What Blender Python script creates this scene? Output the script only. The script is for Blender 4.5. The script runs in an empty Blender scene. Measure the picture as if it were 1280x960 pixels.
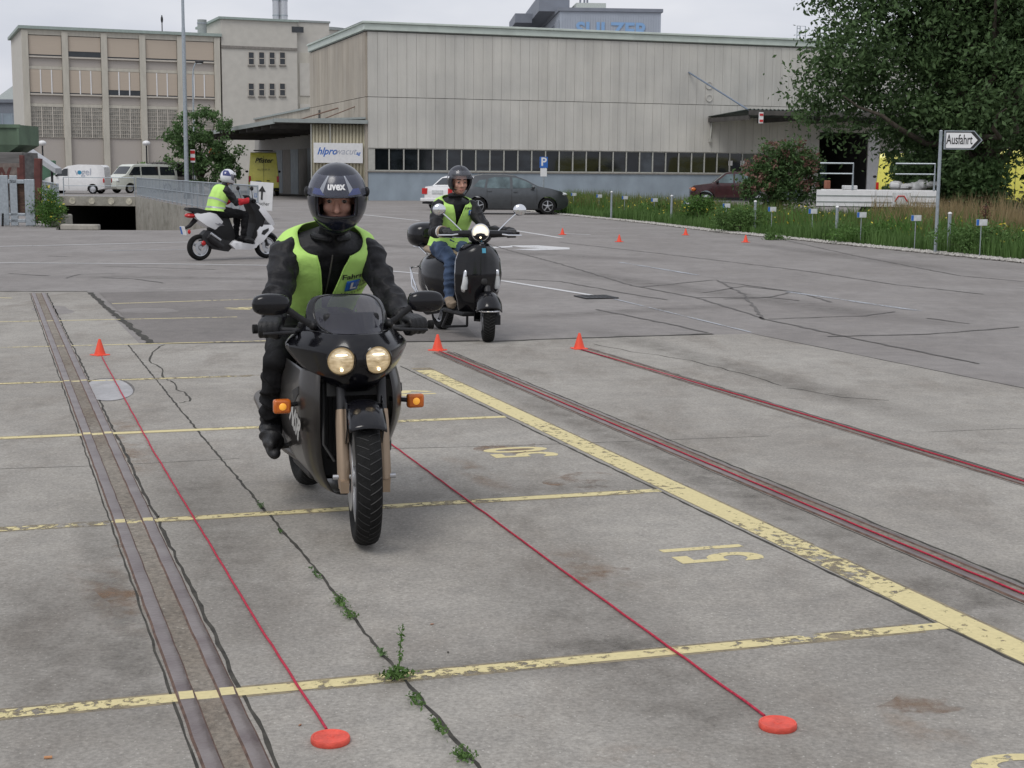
import bpy, bmesh, math, random
import numpy as np
from mathutils import Vector, Matrix
from math import sin, cos, pi, radians
random.seed(7); np.random.seed(7)
# ---------------------------------------------------------------- camera
S = bpy.context.scene
FPX, CXP, CYP, EYE = 1850.0, 640.0, 480.0, 1.55      # focal length in photo pixels, camera height in metres
PITCH = math.atan((480-216)/FPX); ROLL = .008
_fw = Vector((0, cos(PITCH), -sin(PITCH))); _up = Vector((0, sin(PITCH), cos(PITCH))); _rt = Vector((1, 0, 0))
_r2 = _rt*cos(ROLL)+_up*sin(ROLL); _u2 = _up*cos(ROLL)-_rt*sin(ROLL)
cam = bpy.data.objects.new('camera', bpy.data.cameras.new('camera'))
S.collection.objects.link(cam); S.camera = cam
cam.data.sensor_width = 36; cam.data.lens = FPX/1280*36; cam.data.clip_end = 6000; cam.data.clip_start = .05
cam.matrix_world = Matrix(((_r2.x, _u2.x, -_fw.x, 0), (_r2.y, _u2.y, -_fw.y, 0), (_r2.z, _u2.z, -_fw.z, EYE), (0, 0, 0, 1)))
# ---------------------------------------------------------------- sky, sun, exposure
W = bpy.data.worlds.new('World'); S.world = W; W.use_nodes = True
nt = W.node_tree; nt.nodes.clear()
o_ = nt.nodes.new('ShaderNodeOutputWorld'); bg = nt.nodes.new('ShaderNodeBackground'); sky = nt.nodes.new('ShaderNodeTexSky')
sky.sky_type = 'NISHITA'; sky.sun_disc = False; SUN_EL, SUN_ROT = radians(55), radians(-150)
sky.sun_elevation = SUN_EL; sky.sun_rotation = SUN_ROT; sky.air_density = 1.5; sky.dust_density = 3
tc = nt.nodes.new('ShaderNodeTexCoord'); mp = nt.nodes.new('ShaderNodeMapping'); mp.inputs['Scale'].default_value = (1.6, 1.6, 5)
nz = nt.nodes.new('ShaderNodeTexNoise'); nz.inputs['Scale'].default_value = 2.6; nz.inputs['Detail'].default_value = 5; nz.inputs['Roughness'].default_value = .5
rp = nt.nodes.new('ShaderNodeValToRGB')
rp.color_ramp.elements[0].position = .33; rp.color_ramp.elements[0].color = (5.5, 5.8, 6.6, 1)
rp.color_ramp.elements[1].position = .68; rp.color_ramp.elements[1].color = (7.7, 7.8, 8.3, 1)
mx = nt.nodes.new('ShaderNodeMix'); mx.data_type = 'RGBA'; mx.inputs[0].default_value = .93
nt.links.new(tc.outputs['Generated'], mp.inputs[0]); nt.links.new(mp.outputs[0], nz.inputs[0]); nt.links.new(nz.outputs[0], rp.inputs[0])
nt.links.new(sky.outputs[0], mx.inputs[6]); nt.links.new(rp.outputs[0], mx.inputs[7]); nt.links.new(mx.outputs[2], bg.inputs[0])
nt.links.new(bg.outputs[0], o_.inputs[0]); bg.inputs[1].default_value = .1
sl = bpy.data.lights.new('sun', 'SUN'); sl.energy = 1.3; sl.angle = radians(25); sl.color = (1, .97, .93)
so = bpy.data.objects.new('sun', sl); S.collection.objects.link(so)
so.rotation_euler = Vector((sin(SUN_ROT)*cos(SUN_EL), cos(SUN_ROT)*cos(SUN_EL), sin(SUN_EL))).to_track_quat('Z', 'Y').to_euler()
S.view_settings.view_transform = 'Standard'; S.view_settings.look = 'None'; S.view_settings.gamma = 1
S.view_settings.exposure = 0.13
S.render.engine = 'CYCLES'; S.cycles.max_bounces = 6; S.cycles.transparent_max_bounces = 12
# ---------------------------------------------------------------- helpers
def ray(px, py): return _fw+_r2*((px-CXP)/FPX)-_u2*((py-CYP)/FPX)
def gp(px, py, z=0):                       # ground point seen at a photo pixel
    r = ray(px, py); t = (z-EYE)/r.z; return Vector((r.x*t, r.y*t, z))
def at(px, py, Y):                         # point at distance Y seen at a photo pixel
    r = ray(px, py); t = Y/r.y; return Vector((r.x*t, Y, EYE+r.z*t))
def wallpt(px, py, o, ang):                # (along, height) on a vertical wall through o
    r = ray(px, py); d = (cos(ang), sin(ang))
    # t*r.xy = o + s*d
    det = r.x*(-d[1])-r.y*(-d[0]); t = (o[0]*(-d[1])+o[1]*d[0])/det; s = (r.x*o[1]-r.y*o[0])/det
    return s, EYE+r.z*t
COL = S.collection
def tag(o, label=None, cat=None, group=None, kind=None):
    if label: o['label'] = label
    if cat: o['category'] = cat
    if group: o['group'] = group
    if kind: o['kind'] = kind
    return o
def thing(name, label, cat, loc=(0, 0, 0), rz=0, group=None, parent=None):
    o = bpy.data.objects.new(name, None); COL.objects.link(o); o.empty_display_size = .2
    o.location = loc; o.rotation_euler = (0, 0, rz)
    return tag(o, label, cat, group)
def kids(o): return [c for c in bpy.data.objects if c.parent == o]
def copy_tree(o, parent=None):
    c = o.copy(); COL.objects.link(c); c.parent = parent
    for ch in kids(o): copy_tree(ch, c)
    return c
MATS = {}
def mat(name, col, rough=.6, metal=0, var=.12, scale=6, bump=0, bscale=None, coat=0, alpha=1, emit=0, ecol=None, spec=.5, trans=0, coord='Object', col2=None, stretch=(1, 1, 1), detail=5):
    if name in MATS: return MATS[name]
    m = bpy.data.materials.new(name); m.use_nodes = True; n = m.node_tree; b = n.nodes['Principled BSDF']
    tcn = n.nodes.new('ShaderNodeTexCoord'); mpn = n.nodes.new('ShaderNodeMapping'); mpn.inputs['Scale'].default_value = stretch
    ns = n.nodes.new('ShaderNodeTexNoise'); ns.inputs['Scale'].default_value = scale; ns.inputs['Detail'].default_value = detail
    cr = n.nodes.new('ShaderNodeValToRGB')
    c2 = col2 or tuple(min(1, c*(1+var)) for c in col); c1 = col if col2 else tuple(c*(1-var) for c in col)
    cr.color_ramp.elements[0].position = .3; cr.color_ramp.elements[0].color = (*c1, 1)
    cr.color_ramp.elements[1].position = .7; cr.color_ramp.elements[1].color = (*c2, 1)
    L = n.links.new
    L(tcn.outputs[coord], mpn.inputs[0]); L(mpn.outputs[0], ns.inputs[0]); L(ns.outputs[0], cr.inputs[0]); L(cr.outputs[0], b.inputs['Base Color'])
    b.inputs['Roughness'].default_value = rough; b.inputs['Metallic'].default_value = metal
    b.inputs['Coat Weight'].default_value = coat; b.inputs['Coat Roughness'].default_value = .06
    b.inputs['Specular IOR Level'].default_value = spec; b.inputs['Alpha'].default_value = alpha
    b.inputs['Transmission Weight'].default_value = trans
    if emit: b.inputs['Emission Color'].default_value = (*(ecol or col), 1); b.inputs['Emission Strength'].default_value = emit
    if bump:
        n2 = n.nodes.new('ShaderNodeTexNoise'); n2.inputs['Scale'].default_value = bscale or scale*6; n2.inputs['Detail'].default_value = 4
        bn = n.nodes.new('ShaderNodeBump'); bn.inputs['Strength'].default_value = bump; bn.inputs['Distance'].default_value = .01
        L(mpn.outputs[0], n2.inputs[0]); L(n2.outputs[0], bn.inputs['Height']); L(bn.outputs[0], b.inputs['Normal'])
    MATS[name] = m; return m
def V(*a): return Vector(a)
class MB:
    def __init__(s): s.v = []; s.f = []; s.mi = []; s.cur = 0
    def add(s, vs, fs, mi=None):
        k = len(s.v); s.v += [tuple(x) for x in vs]; s.f += [tuple(i+k for i in f) for f in fs]; s.mi += [s.cur if mi is None else mi]*len(fs); return s
    def box(s, c, sz, rz=0, rot=None, mi=None):
        M = rot or Matrix.Rotation(rz, 3, 'Z'); c = Vector(c); h = [q/2 for q in sz]
        vs = [c+M@Vector((x*h[0], y*h[1], z*h[2])) for x in (-1, 1) for y in (-1, 1) for z in (-1, 1)]
        return s.add(vs, [(0, 1, 3, 2), (4, 6, 7, 5), (0, 4, 5, 1), (2, 3, 7, 6), (0, 2, 6, 4), (1, 5, 7, 3)], mi)
    def bx(s, x0, x1, y0, y1, z0, z1, mi=None): return s.box(((x0+x1)/2, (y0+y1)/2, (z0+z1)/2), (x1-x0, y1-y0, z1-z0), mi=mi)
    def loft(s, rings, closed=True, cap=True, mi=None):
        n = len(rings[0]); vs = [p for r in rings for p in r]; fs = []
        for i in range(len(rings)-1):
            for j in range(n if closed else n-1):
                a = i*n+j; b = i*n+(j+1) % n; fs.append((a, b, b+n, a+n))
        if cap and closed: fs.append(tuple(range(n-1, -1, -1))); fs.append(tuple(range((len(rings)-1)*n, len(rings)*n)))
        return s.add(vs, fs, mi)
    def tube(s, pts, r, n=10, cap=True, round_=False, flat=None, mi=None):
        pts = [Vector(p) for p in pts]; rs = r if isinstance(r, (list, tuple)) else [r]*len(pts)
        if round_:
            d0 = (pts[0]-pts[1]).normalized(); d1 = (pts[-1]-pts[-2]).normalized(); a, b = rs[0], rs[-1]
            pre = [(pts[0]+d0*a*sin(t), a*cos(t)) for t in (1.45, 1.1, .75, .38)]; post = [(pts[-1]+d1*b*sin(t), b*cos(t)) for t in (.38, .75, 1.1, 1.45)]
            pts = [p for p, _ in pre]+pts+[p for p, _ in post]; rs = [q for _, q in pre]+list(rs)+[q for _, q in post]
        rings = []; ref = None
        for i, p in enumerate(pts):
            t = (pts[min(i+1, len(pts)-1)]-pts[max(i-1, 0)])
            t = t.normalized() if t.length > 1e-9 else V(0, 0, 1)
            if ref is None:
                ref = V(0, 0, 1) if abs(t.z) < .9 else V(1, 0, 0)
            x = (ref-t*ref.dot(t)); x = x.normalized() if x.length > 1e-6 else t.orthogonal().normalized()
            y = t.cross(x); ref = x
            fl = flat or 1
            rings.append([p+x*(cos(k*2*pi/n)*rs[i])+y*(sin(k*2*pi/n)*rs[i]*fl) for k in range(n)])
        return s.loft(rings, cap=cap, mi=mi)
    def lathe(s, prof, c=(0, 0, 0), ax='Z', n=24, mi=None, rot=None):     # prof: (radius, along axis)
        c = Vector(c); R = rot or {'Z': Matrix.Identity(3), 'X': Matrix.Rotation(pi/2, 3, 'Y'), 'Y': Matrix.Rotation(-pi/2, 3, 'X')}[ax]
        rings = [[c+R@Vector((r*cos(k*2*pi/n), r*sin(k*2*pi/n), h)) for k in range(n)] for r, h in prof]
        return s.loft(rings, cap=False, mi=mi)
    def ell(s, c, r, n=16, m=10, rot=None, mi=None, p=1.0):
        c = Vector(c); R = rot or Matrix.Identity(3); rings = []
        sg = lambda v: math.copysign(abs(v)**p, v)
        for i in range(m+1):
            a = -pi/2+pi*i/m; a = max(min(a, pi/2-.02), -pi/2+.02)
            rings.append([c+R@Vector((r[0]*sg(cos(a))*sg(cos(k*2*pi/n)), r[1]*sg(cos(a))*sg(sin(k*2*pi/n)), r[2]*sg(sin(a)))) for k in range(n)])
        return s.loft(rings, mi=mi)
    def prism(s, poly, h0, h1, plane='XZ', mi=None):      # polygon in a plane, extruded along the third axis
        f = {'XZ': lambda a, b, h: (a, h, b), 'XY': lambda a, b, h: (a, b, h), 'YZ': lambda a, b, h: (h, a, b)}[plane]
        n = len(poly); vs = [f(a, b, h0) for a, b in poly]+[f(a, b, h1) for a, b in poly]
        return s.add(vs, [tuple(range(n)), tuple(range(2*n-1, n-1, -1))]+[(i, i+n, (i+1) % n+n, (i+1) % n) for i in range(n)], mi)
    def grid(s, fn, nu, nv, mi=None, mask=None):
        vs = [fn(i/nu, j/nv) for j in range(nv+1) for i in range(nu+1)]
        fs = [(j*(nu+1)+i, j*(nu+1)+i+1, (j+1)*(nu+1)+i+1, (j+1)*(nu+1)+i) for j in range(nv) for i in range(nu) if mask is None or mask((i+.5)/nu, (j+.5)/nv)]
        return s.add(vs, fs, mi)
    def mesh(s, name, mats):
        me = bpy.data.meshes.new(name); me.from_pydata(s.v, [], s.f)
        for m in (mats if isinstance(mats, (list, tuple)) else [mats]): me.materials.append(m)
        if any(s.mi): me.polygons.foreach_set('material_index', s.mi)
        return me
    def build(s, name, mats, parent=None, smooth=35, bevel=0, solid=0, sub=0, merge=True, label=None, weld=1e-5):
        me = s.mesh(name, mats)
        bm = bmesh.new(); bm.from_mesh(me)
        if merge: bmesh.ops.remove_doubles(bm, verts=bm.verts, dist=weld)
        loose = [v for v in bm.verts if not v.link_faces]
        if loose: bmesh.ops.delete(bm, geom=loose, context='VERTS')
        bmesh.ops.recalc_face_normals(bm, faces=bm.faces); bm.to_mesh(me); bm.free()
        if smooth:
            me.shade_smooth(); me.set_sharp_from_angle(angle=radians(smooth))
        o = bpy.data.objects.new(name, me); COL.objects.link(o); o.parent = parent
        if solid: md = o.modifiers.new('s', 'SOLIDIFY'); md.thickness = solid; md.offset = 0
        if bevel: md = o.modifiers.new('b', 'BEVEL'); md.width = bevel; md.segments = 2; md.limit_method = 'ANGLE'; md.angle_limit = radians(40); md.harden_normals = False
        if sub: md = o.modifiers.new('u', 'SUBSURF'); md.levels = sub; md.render_levels = sub
        if label: o['label'] = label
        return o
def raw_mesh(name, verts, faces, m, parent=None, smooth=False):   # numpy arrays, quads or tris
    me = bpy.data.meshes.new(name); nv, nf, k = len(verts), len(faces), faces.shape[1]
    me.vertices.add(nv); me.vertices.foreach_set('co', verts.astype(np.float32).ravel())
    me.loops.add(nf*k); me.loops.foreach_set('vertex_index', faces.astype(np.int32).ravel())
    me.polygons.add(nf); me.polygons.foreach_set('loop_start', np.arange(0, nf*k, k, dtype=np.int32)); me.polygons.foreach_set('loop_total', np.full(nf, k, dtype=np.int32))
    me.update(calc_edges=True); me.materials.append(m)
    if smooth: me.shade_smooth()
    o = bpy.data.objects.new(name, me); COL.objects.link(o); o.parent = parent; return o
def text_geo(s, size=1, bold=0, shear=0, sx=1):
    c = bpy.data.curves.new('t', 'FONT'); c.body = s; c.size = size; c.offset = bold; c.shear = shear; c.resolution_u = 4; c.align_x = 'CENTER'; c.align_y = 'CENTER'
    o = bpy.data.objects.new('t', c); COL.objects.link(o)
    me = bpy.data.meshes.new_from_object(o.evaluated_get(bpy.context.evaluated_depsgraph_get()))
    vs = [Vector((v.co.x*sx, v.co.y, 0)) for v in me.vertices]; fs = [tuple(p.vertices) for p in me.polygons]
    bpy.data.objects.remove(o); bpy.data.curves.remove(c); bpy.data.meshes.remove(me)
    return vs, fs
def text(name, s, size, m, parent, loc, right, upv, bold=0, shear=0, sx=1, wrap=None):
    vs, fs = text_geo(s, size, bold, shear, sx); r = Vector(right).normalized(); u = Vector(upv).normalized(); loc = Vector(loc)
    pts = [loc+r*v.x+u*v.y for v in vs]
    if wrap: pts = [wrap(p) for p in pts]
    me = bpy.data.meshes.new(name); me.from_pydata([tuple(p) for p in pts], [], fs); me.materials.append(m)
    o = bpy.data.objects.new(name, me); COL.objects.link(o); o.parent = parent; return o
def spline(pts, n):                       # Catmull-Rom through rows of numbers
    P = np.array(pts, float); out = []
    for k in range(n+1):
        t = k/n*(len(P)-1); i = min(int(t), len(P)-2); f = t-i
        p0 = P[max(i-1, 0)]; p1 = P[i]; p2 = P[i+1]; p3 = P[min(i+2, len(P)-1)]
        out.append(.5*((2*p1)+(-p0+p2)*f+(2*p0-5*p1+4*p2-p3)*f*f+(-p0+3*p1-3*p2+p3)*f**3))
    return np.array(out)
U = V(-.334, .943, 0); U.normalize()       # direction of the rails and of the parking row
VV = V(.9515, .3077, 0)                    # across them
# common materials
m_black = mat('black_paint', (.006, .006, .008), .16, var=.3, coat=.15, spec=.35)
m_blkpl = mat('black_plastic', (.011, .011, .012), .5, var=.25, bump=.1, bscale=200, spec=.3)
m_rub = mat('tyre_rubber', (.011, .011, .011), .8, var=.3, scale=30, bump=.3, bscale=150, spec=.2)
m_chrome = mat('chrome', (.75, .76, .78), .12, 1, var=.05)
m_steel = mat('galvanised_steel', (.36, .40, .43), .45, .5, var=.15, scale=14)
m_alu = mat('aluminium', (.55, .56, .58), .35, .9, var=.1)
m_glass = mat('dark_glass', (.02, .025, .03), .06, var=.3, scale=1.5, spec=.6)
m_white = mat('white_paint', (.74, .74, .74), .35, var=.05, coat=.2)
m_dark = mat('dark_metal', (.03, .03, .032), .55, .3, var=.3)
m_amber = mat('amber_lens', (.55, .13, .015), .2, var=.1, spec=.6)
m_red = mat('red_lens', (.5, .02, .02), .15, var=.1)
m_yel = mat('yellow_van_paint', (.74, .70, .13), .35, var=.06, coat=.3)
m_blue = mat('sign_blue', (.03, .14, .48), .4, var=.06)
m_ink = mat('black_ink', (.02, .02, .02), .6)
m_grayink = mat('grey_ink', (.4, .42, .48), .6)
# ================================================================ GROUND
def ground_mat(name, c1, c2, c3, speck, bump=.35, grain=190, st=(1, 1, 1), lightspeck=.0):
    m = bpy.data.materials.new(name); m.use_nodes = True; n = m.node_tree; b = n.nodes['Principled BSDF']; L = n.links.new
    tcn = n.nodes.new('ShaderNodeTexCoord')
    def noise(s, d=6, r=.6, mpv=None):
        q = n.nodes.new('ShaderNodeTexNoise'); q.inputs['Scale'].default_value = s; q.inputs['Detail'].default_value = d; q.inputs['Roughness'].default_value = r
        if mpv:
            mm = n.nodes.new('ShaderNodeMapping'); mm.inputs['Scale'].default_value = mpv; mm.inputs['Rotation'].default_value = (0, 0, radians(-19.5)); L(tcn.outputs['Object'], mm.inputs[0]); L(mm.outputs[0], q.inputs[0])
        else: L(tcn.outputs['Object'], q.inputs[0])
        return q.outputs[0]
    def ramp(src, p0, p1, a=(0, 0, 0), c=(1, 1, 1)):
        r = n.nodes.new('ShaderNodeValToRGB'); r.color_ramp.elements[0].position = p0; r.color_ramp.elements[1].position = p1
        r.color_ramp.elements[0].color = (*a, 1); r.color_ramp.elements[1].color = (*c, 1); L(src, r.inputs[0]); return r.outputs[0]
    def mix(f, a, c, typ='MIX'):
        x = n.nodes.new('ShaderNodeMix'); x.data_type = 'RGBA'; x.blend_type = typ
        if isinstance(f, (int, float)): x.inputs[0].default_value = f
        else: L(f, x.inputs[0])
        for k, q in ((6, a), (7, c)):
            if isinstance(q, tuple): x.inputs[k].default_value = (*q, 1)
            else: L(q, x.inputs[k])
        return x.outputs[2]
    base = mix(ramp(noise(.45, 8, .65), .38, .62), c1, c2)
    base = mix(ramp(noise(1.7, 8, .7, (1, .35, 1)), .5, .72), base, c3)
    base = mix(ramp(noise(6, 6, .7), .35, .75, (.82, .82, .82), (1.12, 1.12, 1.12)), (1., 1., 1.), base) if False else base
    g = ramp(noise(grain*.35, 4, .8), .3, .7, (1-speck,)*3, (1+speck,)*3); base = mix(1.0, base, g, 'MULTIPLY')
    g2 = ramp(noise(5, 7, .75), .3, .7, (.84, .84, .84), (1.13, 1.12, 1.10)); base = mix(1.0, base, g2, 'MULTIPLY')
    vo = n.nodes.new('ShaderNodeTexVoronoi'); vo.inputs['Scale'].default_value = grain*.28; L(tcn.outputs['Object'], vo.inputs[0])
    sp = ramp(vo.outputs['Distance'], .12, .2, (1, 1, 1), (0, 0, 0)); tone = ramp(noise(40, 2), .45, .6)
    fac = n.nodes.new('ShaderNodeMath'); fac.operation = 'MULTIPLY'; L(sp, fac.inputs[0]); L(tone, fac.inputs[1])
    f2 = n.nodes.new('ShaderNodeMath'); f2.operation = 'MULTIPLY'; f2.inputs[1].default_value = lightspeck; L(fac.outputs[0], f2.inputs[0])
    base = mix(f2.outputs[0], base, (.55, .53, .48))
    L(base, b.inputs['Base Color']); b.inputs['Roughness'].default_value = .85; b.inputs['Specular IOR Level'].default_value = .3
    bn = n.nodes.new('ShaderNodeBump'); bn.inputs['Strength'].default_value = bump; bn.inputs['Distance'].default_value = .004
    L(noise(grain, 3, .7), bn.inputs['Height']); L(bn.outputs[0], b.inputs['Normal']); return m
m_conc = ground_mat('concrete_slab', (.275, .258, .232), (.345, .328, .298), (.215, .195, .17), .30, lightspeck=.75)
m_asph = ground_mat('asphalt', (.22, .205, .195), (.265, .25, .24), (.20, .187, .178), .18, lightspeck=.25)
m_asph2 = ground_mat('asphalt_patch', (.175, .162, .153), (.21, .195, .185), (.155, .145, .137), .2, lightspeck=.2)
m_wall = ground_mat('stained_concrete', (.30, .29, .25), (.38, .36, .32), (.17, .16, .13), .12, grain=40, lightspeck=0)
m_tar = mat('tar_seam', (.115, .107, .10), .8, var=.3, scale=20, coord='Object')
m_dirt = mat('joint_dirt', (.045, .042, .034), .95, var=.5, scale=15)
def worn(name, col, thr, scale=22, under=None, soft=.05):      # chipped road paint: gaps show what lies below
    m = bpy.data.materials.new(name); m.use_nodes = True; n = m.node_tree; b = n.nodes['Principled BSDF']; L = n.links.new; out = n.nodes['Material Output']
    t = n.nodes.new('ShaderNodeTexCoord'); q = n.nodes.new('ShaderNodeTexNoise'); q.inputs['Scale'].default_value = scale; q.inputs['Detail'].default_value = 8; q.inputs['Roughness'].default_value = .7
    q0 = n.nodes.new('ShaderNodeTexNoise'); q0.inputs['Scale'].default_value = 1.3; q0.inputs['Detail'].default_value = 2
    ad = n.nodes.new('ShaderNodeMath'); ad.operation = 'MULTIPLY_ADD'; ad.inputs[1].default_value = .55
    r = n.nodes.new('ShaderNodeValToRGB'); r.color_ramp.elements[0].position = thr; r.color_ramp.elements[1].position = thr+soft
    L(t.outputs['Object'], q.inputs[0]); L(t.outputs['Object'], q0.inputs[0]); L(q0.outputs[0], ad.inputs[0]); L(q.outputs[0], ad.inputs[2]); L(ad.outputs[0], r.inputs[0])
    c = n.nodes.new('ShaderNodeTexNoise'); c.inputs['Scale'].default_value = 60; rr = n.nodes.new('ShaderNodeValToRGB'); L(t.outputs['Object'], c.inputs[0]); L(c.outputs[0], rr.inputs[0])
    rr.color_ramp.elements[0].color = (*[x*.8 for x in col], 1); rr.color_ramp.elements[1].color = (*[min(1, x*1.12) for x in col], 1); L(rr.outputs[0], b.inputs['Base Color'])
    b.inputs['Roughness'].default_value = .75
    tr = n.nodes.new('ShaderNodeBsdfTransparent'); ms = n.nodes.new('ShaderNodeMixShader'); L(r.outputs[0], ms.inputs[0]); L(tr.outputs[0], ms.inputs[1]); L(b.outputs[0], ms.inputs[2]); L(ms.outputs[0], out.inputs[0])
    return m
m_ypaint = worn('yellow_road_paint', (.66, .57, .30), .68)
m_ythick = worn('yellow_line_paint', (.66, .57, .30), .645)
m_ynum = worn('bay_number_paint', (.66, .57, .30), .60)
m_yold = worn('old_yellow_stain', (.27, .225, .145), .60, 9, soft=.2)
m_wpaint = worn('white_road_paint', (.60, .60, .60), .60, 30)
m_wfaint = worn('faint_white_paint', (.40, .42, .45), .72, 30)
m_rust = worn('rust_stain', (.26, .17, .11), .80, 3, soft=.25)
# big sheet with the hole of the ramp
PA = [gp(70, 287.5), gp(236, 288), gp(318, 276), gp(169, 245.5), gp(72, 244.5)]
bm = bmesh.new(); BIG = 2500
def loop(ps):
    vs = [bm.verts.new(p) for p in ps]
    return [bm.edges.new((vs[i], vs[(i+1) % len(vs)])) for i in range(len(vs))]
es = loop([V(-BIG, -60, 0), V(BIG, -60, 0), V(BIG, BIG, 0), V(-BIG, BIG, 0)])+loop(PA)
bmesh.ops.triangle_fill(bm, edges=es, use_beauty=True)
bmesh.ops.recalc_face_normals(bm, faces=bm.faces)
me = bpy.data.meshes.new('ground'); bm.to_mesh(me); bm.free(); me.materials.append(m_asph)
g_ = bpy.data.objects.new('ground', me); COL.objects.link(g_); tag(g_, kind='structure')
def sheet(name, pts, z, m, kind='structure'):
    mb = MB(); mb.add([V(p[0], p[1], z) for p in pts], [tuple(range(len(pts)))])
    me = mb.mesh(name, m); bm = bmesh.new(); bm.from_mesh(me); bmesh.ops.recalc_face_normals(bm, faces=bm.faces)
    if len(bm.faces) and list(bm.faces)[0].normal.z < 0: bmesh.ops.reverse_faces(bm, faces=bm.faces)
    bm.to_mesh(me); bm.free()
    o = bpy.data.objects.new(name, me); COL.objects.link(o); return tag(o, kind=kind)
def strip(mb, pts, w, z, jit=0, sub=0):
    pts = [Vector((p[0], p[1], 0)) for p in pts]
    if sub:
        q = []
        for a, b in zip(pts, pts[1:]):
            k = max(1, int((b-a).length/sub)); q += [a.lerp(b, i/k) for i in range(k)]
        pts = q+[pts[-1]]
    ws = w if isinstance(w, (list, tuple)) else [w]*len(pts)
    L = []; R = []
    for i, p in enumerate(pts):
        t = (pts[min(i+1, len(pts)-1)]-pts[max(i-1, 0)]).normalized(); n = V(-t.y, t.x, 0)
        j1 = random.uniform(-jit, jit); wd = ws[min(i, len(ws)-1)]*(1+random.uniform(-1, 1)*(.35 if jit else 0))
        L.append(p+n*(wd/2+j1)+V(0, 0, z)); R.append(p-n*(wd/2-j1)+V(0, 0, z))
    k = len(L); mb.add(L+R, [(i, i+1, k+i+1, k+i) for i in range(k-1)]); return mb
def flat(mb, name, m, kind='structure'): return tag(mb.build(name, m, None, smooth=None, merge=False), kind=kind)
# concrete yard (4 mm above the asphalt)
far_l = gp(0, 365); conc = [V(-14, -4, 0), V(12, -4, 0), gp(1280, 486)+V(3.0, -1.2, 0), gp(1280, 486), gp(940, 417.5), gp(600, 427), gp(330, 430), gp(175, 430.5), gp(109, 365), gp(0, 365), gp(-300, 364)]
sheet('concrete_yard', conc, .004, m_conc)
sheet('asphalt_patch', [gp(124, 366), gp(345, 362), gp(560, 385), gp(600, 426), gp(345, 428.6), gp(188, 429)], .004, m_asph2)
# rough dark edge between concrete and asphalt
mb = MB(); strip(mb, [gp(-120, 365), gp(109, 364.6)], .10, .0046, .03, .12); strip(mb, [gp(500, 428), gp(620, 427), gp(890, 417.5)], .07, .0046, .02, .12)
strip(mb, [gp(112, 366), gp(140, 390), gp(190, 430)], .06, .0046, .015, .1); strip(mb, [gp(180, 430), gp(345, 427)], .03, .0046, .01, .1); strip(mb, [gp(940, 417.5), gp(1290, 488)], .02, .0046, .006, .2)
flat(mb, 'slab_edge', m_dirt)
# slab joints and cracks
mb = MB()
strip(mb, [gp(160, 431.6), gp(264, 560), gp(405, 725), gp(470, 810), gp(620, 985)], .012, .0048, .0045, .05)
strip(mb, [gp(500, 458), gp(735, 572), gp(1000, 699), gp(1300, 843)], .016, .0044, .003, .08)
strip(mb, [gp(0, 587), gp(130, 583), gp(300, 574)], .006, .0048, .002, .1); strip(mb, [gp(480, 562), gp(640, 558), gp(800, 552), gp(960, 546)], .006, .0048, .002, .1)
strip(mb, [gp(1160, 541), gp(1280, 536)], .006, .0048, .002, .1)
for a in ([(205, 431), (190, 441), (187, 452), (203, 462), (205, 474), (215, 478), (222, 487), (235, 495), (237, 502), (222, 506)],
          [(740, 430), (790, 440), (850, 449), (900, 460), (950, 474), (985, 485)], [(985, 485), (1050, 497), (1130, 502)]):
    q = []
    for p0, p1 in zip(a, a[1:]):
        for k in range(4): q.append((p0[0]+(p1[0]-p0[0])*k/4+random.uniform(-2, 2), p0[1]+(p1[1]-p0[1])*k/4+random.uniform(-.7, .7)))
    strip(mb, [gp(*p) for p in q], .014, .0048, .003)
flat(mb, 'concrete_crack', m_dirt)
mb = MB()
for a in ([(600, 302), (640, 314), (700, 330), (790, 357), (870, 372), (960, 400), (1100, 430), (1225, 455)], [(620, 348), (700, 352), (800, 370), (835, 375)], [(800, 359), (895, 350), (930, 368), (955, 400)],
          [(870, 372), (960, 372), (1000, 376)], [(1035, 421), (1160, 418), (1275, 409)], [(745, 387), (830, 404), (885, 416)], [(960, 399), (1080, 395), (1120, 390)], [(880, 366), (930, 358), (990, 365), (960, 372), (905, 374)],
          [(900, 352), (1000, 366), (1040, 378)], [(12, 342), (60, 345)], [(82, 348), (100, 343), (145, 342)], [(128, 347), (170, 349), (205, 354)], [(130, 333), (200, 335), (270, 337)], [(60, 320), (85, 321)],
          [(1160, 398), (1210, 405)], [(980, 300), (1060, 318), (1200, 345), (1280, 352)], [(700, 303), (850, 320), (1000, 338), (1120, 356), (1230, 368)]):
    strip(mb, [gp(*p) for p in a], .036, .0045, .02, .16)
flat(mb, 'tar_joint', m_tar)
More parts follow.
